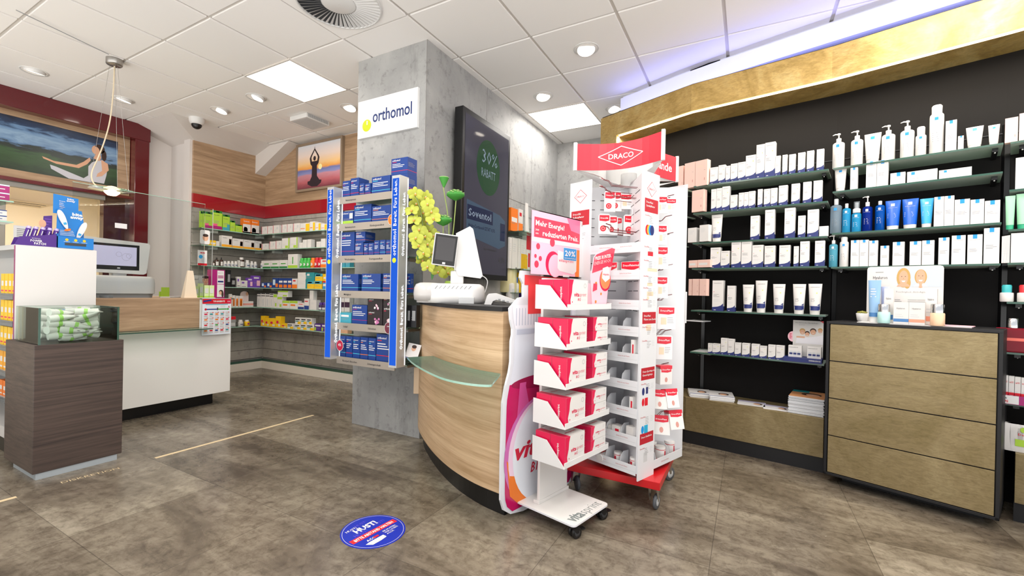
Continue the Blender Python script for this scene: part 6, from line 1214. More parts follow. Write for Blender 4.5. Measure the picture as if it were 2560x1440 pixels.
yw(2, L5, [('b', 335, 370, 905), ('b', 378, 440, 855), ('b', 457, 505, 855), ('j', 512, 570, 912), ('j', 572, 630, 912), ('j', 632, 686, 912), ('j', 688, 742, 912), ('w', 745, 772, 900), ('J', 776, 855, 852), ('j', 870, 942, 897), ('j', 945, 1000, 915), ('j', 1002, 1056, 922)])
xw(2, L6, [('j', 1080, 1128, 12), ('wg', 1130, 1256, 12), ('wg', 1260, 1390, 8), ('wg', 1395, 1525, 3), ('bt', 1535, 1690, -90), ('G', 1705, 1758, -30), ('G', 1760, 1812, -32), ('G', 1815, 1868, -34), ('O', 1875, 1935, -35), ('R', 1940, 1998, -40), ('R', 2000, 2055, -40), ('ow', 2058, 2190, -10)])
yw(3, L6, [('bp', 560, 622, 160), ('bp', 628, 700, 290), ('pw', 722, 780, 268), ('pw', 785, 888, 327), ('pu', 892, 972, 285), ('pu', 976, 1095, 250)])
xw(3, L6, [('bo', 1110, 1190, 362), ('bo', 1198, 1280, 360), ('bo', 1285, 1380, 290), ('bu', 1385, 1455, 292), ('bu', 1457, 1527, 292), ('bu', 1529, 1597, 292), ('ow', 1600, 1682, 298), ('w', 1690, 1815, 335), ('w', 1690, 1815, 200, -1), ('te', 1818, 1838, 205), ('yb', 1842, 1952, 337), ('te', 1818, 1955, 200, -1), ('yb', 1957, 2078, 337), ('yb', 1968, 2090, 220, -1), ('cb', 2092, 2190, 337), ('y', 2095, 2185, 228, -1)])
yw(4, L6, [('os', 605, 640, 545), ('os', 645, 690, 565), ('os', 697, 745, 572), ('os', 752, 815, 575)])
xw(4, L6, [('wd', 1040, 1100, 530), ('wd', 1108, 1170, 530), ('wd', 1178, 1240, 532), ('wd', 1244, 1298, 540), ('li', 1302, 1358, 550), ('li', 1365, 1440, 590), ('li', 1370, 1535, 492, -1), ('lo', 1445, 1560, 650), ('lo', 1565, 1690, 652), ('wb', 1695, 1790, 682), ('wb', 1795, 1870, 618), ('w', 1885, 1990, 640), ('w', 1880, 1940, 488, -1), ('V', 2010, 2062, 680), ('V', 2065, 2118, 678), ('V', 2122, 2175, 680)])
yw(5, L6, [('gn', 612, 700, 905), ('j', 760, 838, 960), ('Y', 862, 942, 962)])
xw(5, L6, [('ye', 1100, 1162, 893), ('ye', 1167, 1237, 930), ('ye', 1240, 1334, 930), ('ye', 1338, 1420, 900), ('ye', 1424, 1520, 1012), ('cu', 1525, 1622, 1014), ('cu', 1640, 1735, 1022), ('cu', 1650, 1740, 918, -1), ('cu', 1738, 1832, 1022), ('cu', 1744, 1834, 922, -1), ('cu', 1836, 1952, 1026), ('cu', 1838, 1915, 930, -1), ('pp', 1957, 2066, 1018), ('pp', 2070, 2175, 1020)])
# continuing behind the blue rack
R5 = (800, 380, 2.5714)
def xb(k, items): row((3.57, 5.5), (0, -1), YS[k], R5, items, '%s far shelf seen behind blue rack' % SHN[k], 'goods on the %s far shelf behind the blue rack' % SHN[k], .06)
xb(0, [('wy', 140, 175, 455), ('wy', 178, 205, 455)]); xb(2, [('o2', 133, 160, 682), ('o2', 163, 192, 682)]); xb(4, [('pv', 125, 155, 965), ('pv', 125, 155, 905, -1), ('pv', 158, 190, 965), ('pv', 158, 190, 905, -1)]); xb(5, [('of', 130, 178, 1140), ('of', 130, 170, 1112, -1)])
# pink dome shaped card with its tray of samples
c, w_, h_, th = place(Vector((2.9, 5.57)), Vector((1, 0)), 480 + 840 / 6.4, 480 + 1005 / 6.4, 650 + 485 / 6.4, .85)
q = empty('sample_tray', (c.x, 5.60, .8504), 0, 'rose striped sample tray with domed picture card in the far corner', 'display tray')
mb = MB().box(-w_ / 2, w_ / 2, 0, .06, 0, .07, PW); mb.rect(lambda x, z: 0, -w_ / 2, w_ / 2, .02, .045, mat('rose band', 'e79a90', .5)); mb.obj('tray', q)
mb = MB(); P_ = [(-w_ / 2, .0), (w_ * .3, 0), (w_ * .3, h_ * .75)] + [(-w_ * .1 + w_ * .4 * math.cos(a), h_ * .75 + w_ * .3 * math.sin(a)) for a in [PI * k / 8 for k in range(1, 8)]] + [(-w_ / 2, h_ * .75)]; fanprism(mb, P_, .063, .066, mat('rose picture card', 'e9d2ce', .5)); mb.disc(lambda x, z: .063, .02, h_ * .78, .018, SKIN, 12, rz=.024); mb.disc(lambda x, z: .063, .028, h_ * .82, .018, HAIRD, 12, rz=.022, eps=.0004); mb.obj('picture_card', q)
# blue rack goods
def rk(k, items, sb=0): row((2.36, 2.4), (0, -1), ZS[k], R5, items, '%s shelf of blue rack' % TH[k], 'cartons on the %s shelf of the blue rack' % TH[k], .10, sb)
rk(0, [('ob', 145, 193, 190), ('ob', 196, 250, 172), ('ob', 254, 285, 205), ('ob', 289, 326, 205), ('ob', 332, 453, 165), ('ob', 457, 562, 152), ('ob', 457, 562, 48, -1)])
rk(1, [('lg', 143, 214, 385), ('ob', 218, 330, 345), ('ob', 333, 462, 352)], .01)
rk(2, [('ob', 136, 222, 518), ('ob', 225, 278, 582), ('ob', 228, 290, 515, -1), ('ob', 282, 309, 586), ('ob', 312, 345, 585), ('ob', 348, 382, 570), ('ob', 385, 421, 566), ('ob', 425, 455, 566), ('ob', 458, 484, 566)])
rk(3, [('ob', 138, 246, 785), ('ob', 267, 390, 783), ('ob', 404, 480, 780)]); rk(4, [('o2', 128, 200, 1032), ('ob', 205, 302, 982), ('od', 305, 401, 1018), ('od', 305, 401, 938, -1), ('od', 405, 470, 990), ('od', 405, 470, 940, -1)])
rk(5, [('ob', 128, 164, 1182), ('ob', 167, 208, 1184), ('ob', 211, 256, 1187), ('ob', 259, 308, 1190), ('ob', 311, 358, 1195), ('ob', 362, 468, 1168)]); rk(5, [('ob', 218, 344, 1128)][:0])
row((2.40, 2.05), (0, -1), ZS[3], R5, [('ob', 560, 583, 782)], 'side shelf right of blue rack, fourth from top', 'cartons right of the blue rack', .08); row((2.40, 2.05), (0, -1), ZS[4], R5, [('bp', 560, 582, 985), ('bp', 585, 620, 985)], 'side shelf right of blue rack, fifth level', 'cartons right of the blue rack', .08)
for (x, y, r_, c_, tx, lb) in ((460, 435, .033, ORG, 'Jetzt', 'round orange badge clipped to the second rail of the blue rack'), (440, 1132, .036, mat('maroon badge', '6d1f38', .4), 'Jetzt', 'round maroon badge clipped to the fifth rail of the blue rack'), (128, 1243, .036, mat('cherry badge', 'b8163f', .4), '4%', 'round red discount badge at the lower left of the blue rack')):
    p = Xp(800 + x / 2.5714, 380 + y / 2.5714, 2.325); mb = MB(); fanprism(mb, [(r_ * math.cos(2 * PI * k / 24), r_ * 1.15 * math.sin(2 * PI * k / 24)) for k in range(24)], -.0015, 0, WPRINT); mb.disc(lambda x_, z_: -.0015, 0, 0, r_ * .92, c_, 24, rz=r_ * 1.06); mb.text(lambda x_, z_: -.0015, tx, 0, -.005 if tx == '4%' else .008, .02 if tx == '4%' else .009, WPRINT, al='C', bold=.02, eps=.0012); mb.lines(lambda x_, z_: -.0015, -.018, .018, .0, 2, .008, .004, WPRINT, 2) if tx != '4%' else None
    mb.obj('x'); o = bpy.data.objects['x']; o.name = 'round_badge'; o.location = p; o.rotation_euler = (0, 0, -PI / 2); tag(o, lb, 'badge')
# goods on the glass shelves right of the portrait screen
R9 = (1240, 500, 5.142)
def sg(k, z, items): row((3.9, 1.985), (1, 0), z, R9, items, 'the %s glass shelf right of the screen' % ORD[k], 'goods on the %s shelf right of the screen' % ORD[k], .05)
sg(0, 1.70, [('oc', 192, 280, 92), ('ow', 290, 345, 108)]); sg(1, 1.335, [('w', 170, 203, 477), ('w', 207, 278, 480), ('w', 284, 312, 490), ('w', 316, 386, 500), ('rw', 390, 450, 452)]); sg(2, 1.105, [('A', 200, 312, 610), ('y', 318, 402, 688)]); sg(3, .885, [('W', 206, 258, 988), ('W', 262, 312, 990), ('pp', 318, 350, 1060)])
c, w_, h_, th = place(Vector((3.9, 2.0)), Vector((1, 0)), 1313, 1332, 503, 1.70); mb = MB(); mb.loft([[(x * s, y * s2, z) for x, y in rrect(.075, .035, .012)] for s, s2, z in ((1, 1, 0), (1.05, 1.1, .04), (1, .7, .13), (.95, .12, h_))], PW); mb.rect(lambda x, z: -.02 + z * .08, -.028, .028, h_ * .55, h_ * .85, LGRN); tag(mb.obj('pouch', loc=(c.x, 2.03, 1.7004)), 'white pouch with green label on the top glass shelf right of the screen', 'pouch')
# ================================================================ LEFT: GONDOLA, BIN, COUNTER
q = empty('shelving_gondola', (.94, 3.92, 0), 0, 'tall shelving unit with plain white end panel behind the dark bin', 'shelving unit')
GX0, GX1, GY1, GT_ = 0, .395, 1.9, 1.34
MAGE = mat('magenta edge', '8e2a66', .4)
mb = MB().box(GX0, GX1, 0, .018, .03, GT_ - .005, WHITE).box(GX0 - .002, GX0, 0, .018, .03, GT_ - .005, MAGE); mb.obj('end_panel', q, .001)
MB().box(GX0, GX1, .02, GY1, GT_ - .03, GT_, LGREY).obj('top_board', q, .001); MB().box(.33, GX1, .02, GY1, .12, GT_ - .03, LGREY).obj('back_panel', q); MB().box(.03, GX1, .02, GY1, 0, .12, BLK).obj('kickboard', q)
GZ = [1.03, .86, .70, .54, .37]
for z in GZ: MB().box(.0, .33, .02, GY1, z - .012, z, LGREY).box(-.004, 0, .02, GY1, z - .03, z + .005, CLEARP).obj('shelf', q)
MB().box(0.0, .33, .02, GY1, .12, .19, WHITE).obj('bottom_board', q)
for k, (z, h_, cs) in enumerate(((1.03, .13, YEL), (.86, .13, YEL), (.70, .12, YEL), (.54, .13, mat('amber card', 'f2a81e', .45)), (.37, .1, ORG), (.37, .0, PW))):
    if not h_: continue
    for j in range(4):
        y = 4.0 + j * .072; mb = MB().box(-.032, .032, -.03, .03, 0, h_, cs); f = lambda x, zz: -.03; mb.rect(f, -.02, .02, h_ * .4, h_ * .65, PW); mb.rect(f, -.026, .02, h_ * .12, h_ * .2, CRIM if k < 3 else WPRINT)
        tag(mb.obj('carton', loc=(.985, y, z + .0004), rz=-PI / 2), '%s %s carton from the white end panel on the %s shelf at left edge' % (ORD[j], 'orange' if k == 4 else 'yellow', ('highest', 'second', 'third', 'fourth', 'lowest')[k]), 'carton', 'cartons on the gondola shelves at the left edge')
# small glass shelves above the gondola with a few cartons
q = empty('counter_glass_rack', (.94, 4.0, GT_), 0, 'small two tier glass rack on the shelving unit at the left edge', 'rack')
MB().box(-.02, .0, .3, .31, 0, .36, STEEL).obj('post', q); 
for z in (.14, .27): MB().box(-.25, .02, .05, .3, z, z + .008, GLASSG).box(-.25, .02, .049, .05, z, z + .008, GEDGEL).obj('glass_tier', q)
for k, (x, z, h_, mt, lb) in enumerate(((.90, .2785, .05, MAG, 'lower magenta carton on the upper glass tier at the left edge'), (.90, .3295, .05, MAG, 'upper magenta carton on the upper glass tier at the left edge'), (.89, .1485, .035, PW, 'lower white and blue carton on the lower glass tier'), (.89, .1845, .035, PW, 'upper white and blue carton on the lower glass tier'))):
    mb = MB().box(-.05, .05, -.03, .03, 0, h_, mt); mb.rect(lambda a_, b_: -.03, -.05, .05, h_ * .85, h_, mat('ice blue print', 'cfe4f4', .4) if k < 2 else ORTB); mb.rect(lambda a_, b_: -.03, -.02, .03, h_ * .4, h_ * .5, WPRINT if k < 2 else ORTB); tag(mb.obj('carton', loc=(x, 4.12, GT_ + z)), lb, 'carton')
# things on top of the gondola
q = empty('purple_counter_display', (1.045, 3.985, GT_), 0, 'purple cardboard tray of five patch tubes on the white end unit', 'counter display')
mb = MB(); fanprism(mb, [(-.105, 0), (.088, 0), (.088, .085), (-.085, .05)], -.045, -.042, PURP); fanprism(mb, [(-.1, 0), (.088, 0), (.088, .085), (-.085, .05)], .045, .048, PURP); mb.box(-.1, .088, -.042, .045, 0, .003, PURP); f = lambda x, z: -.045
mb.text(f, 'POWER', -.035, .026, .014, WPRINT, w=.055, bold=.03, eps=.001); mb.text(f, 'PATCH', -.018, .009, .014, WPRINT, w=.055, bold=.03, eps=.001); mb.text(f, 'BETTERWAY', -.028, .045, .005, WPRINT, w=.04, bold=.01, eps=.001); mb.obj('tray', q)
mb = MB(); fanprism(mb, [(.04, .02), (.092, .02), (.092, .215), (.05, .205)], .05, .053, PURP); mb.disc(lambda x, z: .05, .045, .155, .018, SKIN, 14, rz=.026); mb.lines(lambda x, z: .05, .055, .088, .19, 6, .018, .004, PURP2, 2); mb.obj('back_card', q)
for k in range(5):
    mb = MB(); mb.M = Matrix.Rotation(.25, 4, 'Y'); mb.lathe([(.012, 0), (.0125, .02), (.0125, .11), (.011, .125)], PURP, n=14, mats=[PURP2, PURP, mat('clear lid', 'b9a9d8', .15)]); mb.rect(lambda x, z: -.0128, -.002, .002, .03, .1, WPRINT); o = mb.obj('patch_tube', loc=(.985 + k * .033, 3.985, GT_ + .004)); tag(o, '%s purple tube from left standing in the purple counter tray' % ORD[k], 'tube', 'purple tubes in the counter tray')
q = empty('blue_counter_display', (1.232, 3.985, GT_), 0, 'bright blue cardboard counter display with white stick devices', 'counter display')
BAB = mat('display blue', '1279c8', .4); mb = MB(); f = lambda x, z: -.05
mb.box(-.098, .09, -.05, -.046, 0, .075, BAB); mb.box(-.098, -.094, -.05, .05, 0, .09, BAB); fanM = None; mb.box(-.098, .09, -.046, .05, 0, .004, BAB)
mb.rect(f, -.06, .05, .018, .036, DGREY, eps=.001)
for k in range(3): mb.disc(f, -.05 + k * .045, .055, .0085, YEL, 14, eps=.001)
for k in range(3): mb.rect(f, -.065 + k * .045, -.035 + k * .045, .0415, .0435, WPRINT, eps=.001)
mb.obj('tray', q)
mb = MB(); fanprism(mb, [(-.09, .0), (.055, .0), (.052, .175), (.04, .262), (-.085, .262)], .0, .003, BAB); fanprism(mb, [(-.1, .23), (.028, .23), (.028, .345), (-.1, .358)], .02, .023, BAB); g_ = lambda x, z: .0
mb.text(g_, 'bite', -.01, .225, .02, WPRINT, w=.055, bold=.05, eps=.001); mb.text(g_, 'away', -.02, .205, .02, WPRINT, w=.07, bold=.05, eps=.001); mb.text(lambda x, z: .02, 'bite', -.03, .33, .011, WPRINT, w=.035, bold=.04, eps=.001); mb.text(lambda x, z: .02, 'away', -.034, .318, .011, WPRINT, w=.045, bold=.04, eps=.001)
for k, s in enumerate(('Brennen', 'gegen', 'Stiche?', 'Wärme', 'wirkt', 'Wunder')): mb.text(lambda x, z: .02, s, -.07, .32 - k * .0125 - .008, .0065, WPRINT if k < 3 else mat('peach print', 'e8c9a8', .5), bold=.02, eps=.0012)
mb.lines(g_, -.07, .01, .12, 4, .01, .003, WPRINT, 5); mb.obj('header_card', q)
for x, z, a_ in ((-.06, .19, .35), (.035, .125, -.35)):
    mb = MB(); mb.M = Matrix.Translation((x, -.012, z)) @ Matrix.Rotation(-a_, 4, 'Y'); fanprism(mb, [(.016 * math.cos(t2) * (1.0 + .25 * math.sin(t2)), .065 * math.sin(t2)) for t2 in [2 * PI * k / 24 for k in range(24)]], -.006, .004, WPRINT); mb.rect(lambda a, b_: -.006, -.008, .008, -.035, -.02, TB2, eps=.001); mb.disc(lambda a, b_: -.0, 0, -.07, .018, ORG, 16, rz=.008, eps=.002); mb.obj('stick_figure', q)
q = MB().box(-.05, .05, -.002, .002, 0, .15, WPRINT); q.lines(lambda x, z: -.002, -.035, .035, .13, 6, .012, .005, INK, 8); tag(q.obj('acrylic_card', loc=(1.07, 4.3, GT_), rz=0), 'small white printed card in a stand behind the purple tray', 'card')
for k in range(5):
    mb = MB().box(-.016, .016, -.02, .02, 0, .10, PW); mb.disc(lambda x, z: -.02, 0, .075, .012, BEIGE, 10); mb.rect(lambda x, z: -.02, -.004, .004, .01, .055, DGREY if k % 2 else RED); tag(mb.obj('cosmetic_carton', loc=(.72 + k * .036 + .0, 4.14, GT_ + .0004)), '%s beige spotted carton from left beside the purple tray' % ORD[k], 'carton', 'beige cosmetic cartons left of the purple tray')
MB_ = MB().lathe([(.016, 0), (.016, .04), (.012, .045), (.012, .09)], ORG, n=14, mats=[ORG, LGREY, STEEL]); tag(MB_.obj('small_bottle', loc=(.875, 4.02, GT_)), 'small orange and silver bottle at the far left edge', 'bottle')
# dark bin with glass box full of sample tubes
q = empty('display_bin', (1.11, 3.66, 0), 0, 'dark brown wood effect bin with a grey plinth and open glass box top', 'display bin')
MB().box(-.205, .205, -.22, .26, .036, .757, DARKW).obj('body', q, .003); MB().box(-.19, .182, -.215, .15, 0, .036, mat('grey plinth', 'a5adb2', .4)).obj('plinth', q)
for (x0, x1, y0, y1, nm) in ((-.19, .178, -.22, -.212, 0), (-.19, .178, .14, .148, 0), (-.19, -.182, -.212, .14, 1), (.17, .178, -.212, .14, 1)):
    mb = MB().box(x0, x1, y0, y1, .757, .963, glassmat('bin glass', 'f2f8f4', fres=1.25)); mb.box(x0, x1, y0, y1, .9631, .9645, GEDGE); mb.obj('glass_side', q)
for x in (-.186, .174): MB().box(x - .005, x + .005, -.2215, -.2195, .757, .964, GEDGE).obj('glass_edge', q)
r = random.Random(11); LG2 = mat('fresh green print', '9fd06a', .45); LB2 = mat('pale blue foil', 'bfd3ea', .35)
def samp(x, y, z, rx, rz_, i):
    q_ = empty('sample_tube', (x, y, z), 0, ('green banded white sample tube heaped in the glass box', 'pale blue ended white sample tube heaped in the glass box')[i % 2], 'tube', 'sample tubes heaped in the glass box %d' % (i % 2) if 0 else ('green banded sample tubes in the glass box', 'blue ended sample tubes in the glass box')[i % 2])
    q_.rotation_euler = (rx, 0, rz_)
    rings = []; n = 14
    for k in range(7):
        s = k / 6; a = .023 + .007 * s; b_ = .023 * (1 - s) ** .6 + .001; rings.append([(a * math.cos(2 * PI * j / n), b_ * math.sin(2 * PI * j / n), .024 + .105 * s) for j in range(n)])
    mb = MB(); 
    for k in range(6): mb.loft(rings[k:k + 2], [PW, LG2, PW, PW, PW, LB2 if i % 2 else PW][k], cap=False)
    mb.loft(rings[5:7], LB2 if i % 2 else PW); mb.obj('body', q_); MB().lathe([(.0215, 0), (.023, .024)], PW, n=14).obj('cap', q_)
k = 0
for lay in range(5):
    nx, ny = (5, 2) if lay < 2 else ((4, 2) if lay == 2 else (3, 2))
    for i in range(nx):
        for j in range(ny):
            samp(.985 + i * (.23 / (nx - 1)) + r.uniform(-.008, .008), 3.53 + j * .15 + r.uniform(-.01, .01), .785 + lay * .036 + r.uniform(0, .01), PI / 2 + r.uniform(-.35, .25), 0 if 0 else (1.57 if i < nx / 2 else -1.57) + r.uniform(-.45, .45), k); k += 1
MB_ = None
# left sales counter
q = empty('left_sales_counter', (1.3, 4.30, 0), 0, 'straight white sales counter with a brown oak band and black plinth', 'counter')
WHB = mat('white lacquer lightened for shade', 'f4f1ec', .25); MB().box(.045, 1.19, 0, .03, .11, .728, WHB).obj('front_panel', q, .001); MB().box(.1, 1.08, .09, .7, 0, .11, BLK).obj('plinth', q); MB().box(.045, .905, 0.0, .03, .732, .985, OAK).obj('oak_band', q, .001)  # counter front white is lightened to make up for the shade there
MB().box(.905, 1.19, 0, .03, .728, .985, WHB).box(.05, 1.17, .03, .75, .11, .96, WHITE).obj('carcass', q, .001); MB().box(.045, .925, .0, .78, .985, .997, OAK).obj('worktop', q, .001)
MB().box(.905, 1.2, -.03, .5, .985, .995, GLASSG).obj('glass_top', q)
LZ = .997
q = MB().box(.14, .95, -.14, 0, .722, .73, GLASSG).box(.14, .95, -.1405, -.14, .722, .73, GEDGE).obj('glass_bag_ledge', loc=(1.3, 4.30, 0)); tag(q, 'narrow clear glass bag ledge on the white left counter', 'ledge')
# offers poster
q = empty('offers_poster', (2.34, 4.27, .825), 0, 'special offers poster with red heading hung on the end of the white counter', 'poster')
W2, H2 = .128, .165; mb = MB().box(-W2, W2, -.0, .003, -H2, H2, mat('poster paper', 'e6edf6', .4)); f = lambda x, z: 0
mb.rect(f, -W2, W2, H2 - .045, H2, RED); mb.text(f, 'TOP-ANGEBOTE', -.035, H2 - .03, .016, WPRINT, w=.105, bold=.04, eps=.001); mb.poly(f, [(-.12, H2 - .03), (-.05, H2 - .018), (-.05, H2 - .004), (-.12, H2 - .016)], ORTB, eps=.001); mb.disc(f, .108, H2 - .024, .019, CRIM, 18, eps=.0012); mb.text(f, '50%', .094, H2 - .029, .01, WPRINT, w=.026, bold=.03, eps=.0018)
mb.rect(f, -.1, .1, H2 - .054, H2 - .048, TURQ, eps=.001); mb.rect(f, .03, .075, H2 - .08, H2 - .06, WPRINT, eps=.001); mb.text(f, 'A', .1, H2 - .082, .016, RED, bold=.05, eps=.001); mb.rect(f, -.1, -.0, H2 - .1, H2 - .09, ORTB, eps=.001); mb.rect(f, .01, .09, H2 - .1, H2 - .09, GREENP, eps=.001); mb.disc(f, -.1, H2 - .095, .01, RED, 12, eps=.0015); mb.disc(f, .1, H2 - .095, .009, GREENP, 12, eps=.0015); mb.rect(f, -.0, .01, H2 - .105, H2 - .08, DGREY, eps=.0016)
rr = random.Random(5)
for j in range(4):
    for i in range(5):
        cx, cz = -.096 + i * .048, H2 - .14 - j * .05; mb.rect(f, cx - .021, cx + .021, cz - .024, cz + .022, WPRINT, eps=.0008); mb.rect(f, cx - .014, cx + .012, cz - .006, cz + .006, rr.choice([RED, ORTB, TEAL, GREENP, CRIM, ORG, LGREY]), eps=.0014); mb.rect(f, cx - .018, cx + .005, cz + .013, cz + .0155, INK, eps=.0014); mb.rect(f, cx - .018, cx + .014, cz - .018, cz - .015, INK, eps=.0014); mb.rect(f, cx + .005, cx + .018, cz + .012, cz + .018, RED, eps=.0014)
mb.obj('print', q); MB().box(-W2 - .003, W2 + .003, -.0005, .004, H2, H2 + .004, LGREY).obj('hanger_strip', q)
# till on the left counter
q = empty('left_counter_till', (1.72, 4.62, LZ), 0, 'white till with a wide lit customer screen on the left counter', 'till')
rings = [[(x * s - .03, y * s, z) for x, y in rrect(.50, .36, .08)] for s, z in ((.93, 0), (.95, .03), (1, .035), (1.0, .13), (.97, .165), (.9, .18))]
mb = MB().loft(rings[:3], GREY).loft(rings[2:], WP); mb.obj('base_housing', q)
MB().box(-.05, .05, -.03, .05, .18, .26, WP).obj('stand', q, .01)
mb = MB(); mb.M = Matrix.Translation((.0, -.04, .21)); fanprism(mb, [(-.34, .0), (.16, -.012), (.18, -.0), (.205, .245), (.19, .26), (-.34, .28)], -.015, .06, WP); mb.obj('screen_housing', q, .008)
LCDM = mat('lit lavender lcd', 'b9b6cf', .2, emit='b3b0cc', es=.45)
mb = MB(); mb.M = Matrix.Translation((.0, -.04, .21)); f = lambda x, z: -.0152; mb.rect(f, -.34, .125, .02, .235, BLK); mb.rect(f, -.34, .105, .055, .215, LCDM, eps=.001); mb.text(f, 'P', -.2, .13, .04, INK, eps=.0015) if 0 else None
for (a, b_, r_) in ((-.02, .15, .02), (.03, .13, .03), (.05, .14, .02)): mb.disc(f, a, b_, r_, mat('sketch grey', '8a88a0', .4), 20, r0=r_ - .0015, eps=.0016)
mb.rect(f, -.03, -.01, .03, .04, WPRINT, eps=.0015); mb.obj('customer_screen', q)
# small things on the left counter
q = MB().prism([(0, 0), (.10, -.03), (.11, .03), (.01, .05)], 0, .008, PW); tag(q.obj('leaflet_stack', loc=(1.98, 4.50, LZ)), 'thin stack of white leaflets beside the left till', 'leaflets')
q = MB().box(-.03, .03, -.03, .03, 0, .03, WP).box(-.012, .012, -.012, .012, .03, .05, WP); tag(q.obj('white_dispenser', loc=(1.965, 4.72, LZ), bev=.004), 'small white dispenser behind the leaflets on the left counter', 'dispenser')
q = MB().box(-.035, .035, -.003, .003, 0, .09, LGRN).box(-.05, -.01, .004, .008, 0, .05, LGRN); tag(q.obj('green_card', loc=(2.13, 4.75, LZ), rz=.1), 'small lime green card standing on the left counter', 'card')
q = MB().lathe([(.045, 0), (.05, .004), (.045, .006)], GREY, n=20); tag(q.obj('coin_dish', loc=(2.09, 4.50, LZ)), 'round grey coin dish on the left counter', 'dish')
CRM = mat('cream wood board', 'ecd9c0', .5); mb = MB(); V = [(-.055, -.03, 0), (.055, -.03, 0), (.055, .03, 0), (-.055, .03, 0), (-.02, -.012, .245), (.025, -.012, .245), (.025, .005, .245), (-.02, .005, .245)]
mb.add(V, [(0, 3, 2, 1), (4, 5, 6, 7), (0, 1, 5, 4), (1, 2, 6, 5), (2, 3, 7, 6), (3, 0, 4, 7)], CRM); tag(mb.obj('tent_sign', loc=(2.155, 4.38, LZ), bev=.002), 'blank cream wedge shaped sign near the right end of the left counter', 'sign')
# acrylic hygiene screens
q = empty('hygiene_screen', (1.86, 4.405, LZ), 0, 'large clear acrylic hygiene screen standing on the left counter', 'hygiene screen')
MB().box(-.51, .43, -.003, .003, .02, .87, ACRYL).obj('sheet', q); MB().box(-.51, .43, -.004, .004, .868, .871, GEDGEL).obj('edge', q); MB().box(-.25, -.17, -.0045, -.0035, .56, .6, WPRINT).obj('notice', q)
for x in (-.3, .3): MB().box(x - .03, x + .03, -.05, .025, 0, .02, CLEARP).obj('foot', q)
q = empty('hygiene_screen', (2.31, 4.42, LZ), 0, 'small clear acrylic side screen at the right end of the left counter', 'hygiene screen')
MB().box(-.06, .06, -.003, .003, .0, .84, ACRYL).obj('sheet', q); MB().box(.058, .06, -.004, .004, 0, .84, LGREY).obj('edge', q)
for (z, w_, h_, lb, hair) in ((.50, .085, .13, 'white hanging card with a printed baby face on the side screen', 1), (.30, .08, .14, 'blister card with a white dispenser bottle below the baby card', 0)):
    x0 = 2.295 if hair else 2.275; mb = MB(); mb.loft([[(x, y_, z_) for x, z_ in [(p[0], p[1]) for p in rrect(w_, h_, .015)]] for y_ in (-.006, 0)][::-1], PW) if hair else mb.box(-w_ / 2, w_ / 2, -.006, 0, -h_ / 2, h_ / 2, PW); f = lambda x, zz: -.006
    if hair: mb.disc(f, .003, -.005, .026, SKIN, 16, rz=.032); mb.disc(f, .003, .016, .025, HAIRD, 16, rz=.014, eps=.001)
    else: mb.rect(f, -w_ / 2, w_ / 2, -h_ / 2, -h_ / 2 + .02, RED); mb.disc(f, -.015, .01, .018, TB2, 14); mb.disc(f, .01, -.02, .02, LGREY, 14, rz=.03, eps=.001); mb.text(f, 'NUK', -.02, .04, .014, RED, bold=.05)
    tag(mb.obj('hanging_card', loc=(x0, 4.41, LZ + z + h_ / 2)), lb, 'card')
# cosmetics on the right end of the left counter
q = empty('skin_care_display', (2.31, 4.44, LZ - .002), 0, 'small skin care display card with a printed face on the left counter', 'counter display')
mb = MB().box(-.11, .085, .04, .043, 0, .21, PW); f = lambda x, z: .04; mb.text(f, 'Avenol', -.10, .165, .022, DINK, w=.07, bold=0, eps=.001); mb.disc(f, .035, .165, .028, SKIN, 20, rz=.038, eps=.0012); mb.rect(f, .0, .07, .09, .13, SKIN, eps=.001); mb.disc(f, .035, .195, .03, HAIRD, 16, rz=.014, eps=.0016); mb.disc(f, .025, .17, .004, DINK, 8, eps=.002); mb.disc(f, .046, .17, .004, DINK, 8, eps=.002); mb.rect(f, .028, .044, .146, .149, CRIM, eps=.002); mb.obj('back_card', q); MB().box(-.11, .085, -.04, .04, 0, .004, PW).obj('tray', q)
for k, (x, h_, w_) in enumerate(((-.075, .105, .035), (-.035, .13, .03), (.012, .115, .042), (.058, .115, .042))):
    o = carton_mb(w_, .035, h_, ST['eu'], k).obj('carton', loc=(2.31 + x, 4.43, LZ + .0025)); tag(o, '%s pale green carton from left before the printed face display' % ORD[k], 'carton', 'pale green cartons on the left counter')
q = empty('magenta_counter_display', (2.445, 4.46, LZ - .002), 0, 'tall magenta counter display tower with beauty cartons', 'counter display')
mb = MB().box(-.075, .045, -.04, .04, 0, .27, MAG); f = lambda x, z: -.04; mb.rect(f, -.025, .038, .135, .262, PW); mb.rect(f, -.025, .038, .01, .13, PW); mb.text(f, 'BEAUTY', -.02, .235, .01, INK, w=.05, bold=0, eps=.001)
for z in (.19, .2, .21): mb.rect(f, -.02, .033, z, z + .006, MAG, eps=.001)
mb.rect(f, -.02, .033, .15, .165, NAVY, eps=.001); mb.disc(f, .008, .05, .016, SKIN, 14, rz=.02, eps=.001); mb.disc(f, .012, .06, .02, HAIRD, 14, rz=.018, eps=.0014); mb.disc(f, .026, .035, .01, HAIRD, 14, rz=.03, eps=.0012); mb.disc(f, .006, .05, .012, SKIN, 14, rz=.016, eps=.002); mb.obj('tower', q, .001)

